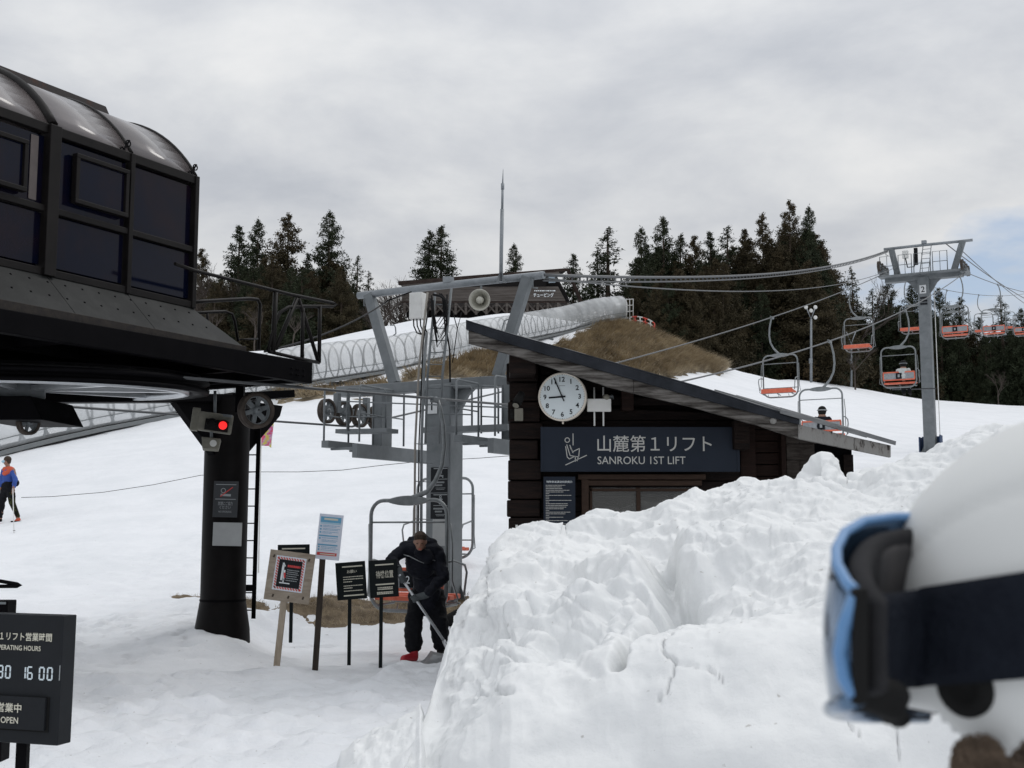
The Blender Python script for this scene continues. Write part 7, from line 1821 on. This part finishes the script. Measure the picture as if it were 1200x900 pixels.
for i in range(nv+1):
    la = PI/2 - PI*i/nv
    for j in range(nu):
        lo = 2*PI*j/nu; n_ = Vector((math.cos(la)*math.cos(lo), math.cos(la)*math.sin(lo), math.sin(la)))
        p = Ch + Vector((n_.x*RX, n_.y*RY, n_.z*RZ)); pm_ = Ch + Vector((n_.x*RX, -abs(n_.y)*RY, n_.z*RZ)); px, py = proj(pm_)
        gy = float(np.interp(px, [a for a,b in GRV], [b for a,b in GRV])); dd_ = py-gy
        f_ = 1 + (.020 if dd_ < 0 else .0)*(1-math.exp(-max(0,-dd_)/10)) - .012*math.exp(-(dd_/5)**2)
        if n_.x < -.86 and n_.z > -.1: f_ *= 1-.02*(n_.x+.86)/-.14
        v.append(Ch+(p-Ch)*f_); keep.append(py < float(np.interp(px, [a for a,b in CUT], [b for a,b in CUT])))
f = []
for i in range(nv):
    for j in range(nu):
        q = (i*nu+j, i*nu+(j+1) % nu, (i+1)*nu+(j+1) % nu, (i+1)*nu+j)
        if all(keep[k_] for k_ in q): f.append(q)
m_.add(v, f, True); o = m_.build('helmet', 'helmet_white', pr_); s_ = o.modifiers.new('s','SOLIDIFY'); s_.thickness = .012; s_.offset = 1
# strap round the helmet
v = []; m_ = MB(); cols = 40
for i in range(cols+1):
    px = 997+(1330-997)*i/cols
    yt = np.interp(px, [997,1051,1200,1330], [699,694,671,655]); yb = np.interp(px, [997,1040,1200,1330], [816,807,795,785])
    for j in range(9):
        py = yt+(yb-yt)*j/8; p = esurf(px, py, 1.028) if px > 1075 else None
        if p is None:
            e = esurf(1075, float(py), 1.028); t_ = (1075-px)/(1075-997); d_ = e.y*(1-t_)+(.632)*t_; p = at(px, float(py), d_)
        v.append(p)
m_.add(v, [(i*9+j, (i+1)*9+j, (i+1)*9+j+1, i*9+j+1) for i in range(cols) for j in range(8)], True); o = m_.build('goggle_strap', 'strap', pr_); s_ = o.modifiers.new('s','SOLIDIFY'); s_.thickness = .0025
# goggles
TOPR = [(1006,699,.625),(990,682,.640),(979,662,.660),(978,643,.685),(988,624,.712),(1010,611,.738),(1045,606,.760),(1085,606,.775),(1125,615,.785)]
BOTR = [(1006,816,.625),(992,824,.640),(980,827,.660),(975,830,.685),(980,833,.712),(995,836,.738),(1020,838,.760),(1050,838,.775),(1085,838,.785)]
def gog(i, t, off=0.0, bul=16.0):
    a, b = TOPR[i], BOTR[i]; px = a[0]+(b[0]-a[0])*t; py = a[1]+(b[1]-a[1])*t; d_ = a[2]+(b[2]-a[2])*t
    w_ = math.sin(PI*t)*bul*(1-abs(i-3.5)/7); return at(px-w_+off, py, d_)
def sheet(off, bul, m, name, inset=0.0, thick=.002, i0=0, i1=9):
    v = []; n_ = 12
    for i in range(i0, i1):
        for j in range(n_+1): v.append(gog(i, inset+(1-2*inset)*j/n_, off, bul))
    mm_ = MB().add(v, [(i*(n_+1)+j, (i+1)*(n_+1)+j, (i+1)*(n_+1)+j+1, i*(n_+1)+j+1) for i in range(i1-i0-1) for j in range(n_)], True)
    o = mm_.build(name, m, gg_); s_ = o.modifiers.new('s','SOLIDIFY'); s_.thickness = thick; u_ = o.modifiers.new('u','SUBSURF'); u_.levels = u_.render_levels = 1; return o
gg_ = pr_
sheet(-4, 12, 'lens_blue', 'goggle_lens')
sheet(16, 4, 'foam', 'goggle_foam', .04, .012, 0, 9)
sheet(34, 2, 'foam_grey', 'goggle_foam', .10, .006, 4, 9)
def rimpts(R_, off=0): return [at(a+off, b, c) for a, b, c in R_]
m_ = MB(); m_.tube(rimpts(TOPR, 2), .0030, 10); m_.build('goggle_frame', 'goggle_blue', pr_)
m_ = MB(); m_.tube(rimpts(BOTR, 0), .0050, 10); m_.build('goggle_frame', 'lens_blue', pr_)
m_ = MB(); m_.tube([at(1003,699,.624), at(990,735,.628), at(985,765,.63), at(990,795,.628), at(1003,816,.624)], .0040, 10); m_.build('goggle_frame', 'goggle_blue', pr_)
m_ = MB(); v = [at(1001,690,.62), at(1019,688,.618), at(1019,826,.618), at(1001,828,.62)]; m_.prism(v, Vector((0,.01,0))); m_.prism([at(975,672,.655), at(1018,700,.63), at(1012,716,.63), at(985,700,.65)], Vector((0,.012,0))); m_.build('strap_clip', 'rubber', pr_, bevel=.002)
blob('nose_foam', [(at(1003,816,.645), .006, at(1045,828,.67), .008), (at(1022,806,.65), .008, at(1050,815,.67), .008), (at(1045,825,.675), .007, at(1052,842,.69), .006), (at(1038,840,.68), .0045, at(1060,843,.69), .0045)], 'rubber', pr_, .003, 3)
# ear pad
e = esurf(1131, 806, 1.0); n_ = Vector(((e.x-Ch.x)/RX**2, (e.y-Ch.y)/RY**2, (e.z-Ch.z)/RZ**2)).normalized()
m_ = MB(); m_.lathe([(.0165,-.012),(.0165,.0015),(.0145,.003),(.009,.0028),(.007,.0005),(.0,.0005)], e, n_, 36); m_.build('ear_pad', 'rubber', pr_)
# head, neck and collar
hc_ = Ch+Vector((.02, .0, -.04))
blob('body', [(hc_, Vector((.092,.078,.105))), (hc_+Vector((.02,0,-.05)), .06, Ch+Vector((.06,.01,-.26)), .062), (Ch+Vector((.06,.20,-.36)), .09, Ch+Vector((.06,-.16,-.36)), .09), (Ch+Vector((.06,0,-.38)), .14, Ch+Vector((.10,0,-.85)), .14),
    (Ch+Vector((.08,0,-.85)), .13, Ch+Vector((.08,.1,-1.5)), .06), (Ch+Vector((.08,0,-.85)), .13, Ch+Vector((.08,-.1,-1.5)), .06)], 'skin', pr_, .012, 3)
blob('hair', [(Ch+Vector((-.040,-.03,-.080)), .036, Ch+Vector((-.018,-.035,-.120)), .038), (Ch+Vector((-.03,.01,-.09)), .06, Ch+Vector((.0,.0,-.13)), .055), (Ch+Vector((.03,0,-.08)), .085, Ch+Vector((.04,0,-.16)), .07)], 'fur', pr_, .006, 2)
m_ = MB(); rr = random.Random(6)
for i in range(900):
    t_ = rr.uniform(0, 2*PI); q_ = math.sqrt(rr.random()); p = at(1146+32*q_*math.cos(t_), 884+26*q_*math.sin(t_), rr.uniform(.672, .70)); L_ = rr.uniform(.015,.035)
    q = p + Vector((rr.uniform(-.3,.5), rr.uniform(-.3,.1), -1)).normalized()*L_; m_.add([p-Vector((.0005,0,0)), p+Vector((.0005,0,0)), q], [(0,1,2)])
m_.build('hair_strands', 'fur', pr_, kind='stuff')
blob('jacket', [(Ch+Vector((.07,0,-.235)), .085, Ch+Vector((.07,0,-.30)), .11), (Ch+Vector((.06,.20,-.37)), .11, Ch+Vector((.06,-.16,-.37)), .11), (Ch+Vector((.06,0,-.40)), .17, Ch+Vector((.10,0,-.86)), .17),
    (Ch+Vector((.06,.20,-.37)), .09, Ch+Vector((.05,.24,-.70)), .07), (Ch+Vector((.06,-.16,-.37)), .09, Ch+Vector((.10,-.19,-.70)), .07)], 'black_cloth', pr_, .012, 3)
blob('trousers', [(Ch+Vector((.08,.06,-.85)), .15, Ch+Vector((.08,.1,-1.5)), .09), (Ch+Vector((.08,-.06,-.85)), .15, Ch+Vector((.08,-.1,-1.5)), .09)], 'trouser', pr_, .015, 2)
for o in list(S.objects):
    if 'kind' not in o and o.parent is None and o.type in ('MESH', 'EMPTY') and 'label' not in o: print('UNLABELLED', o.name)
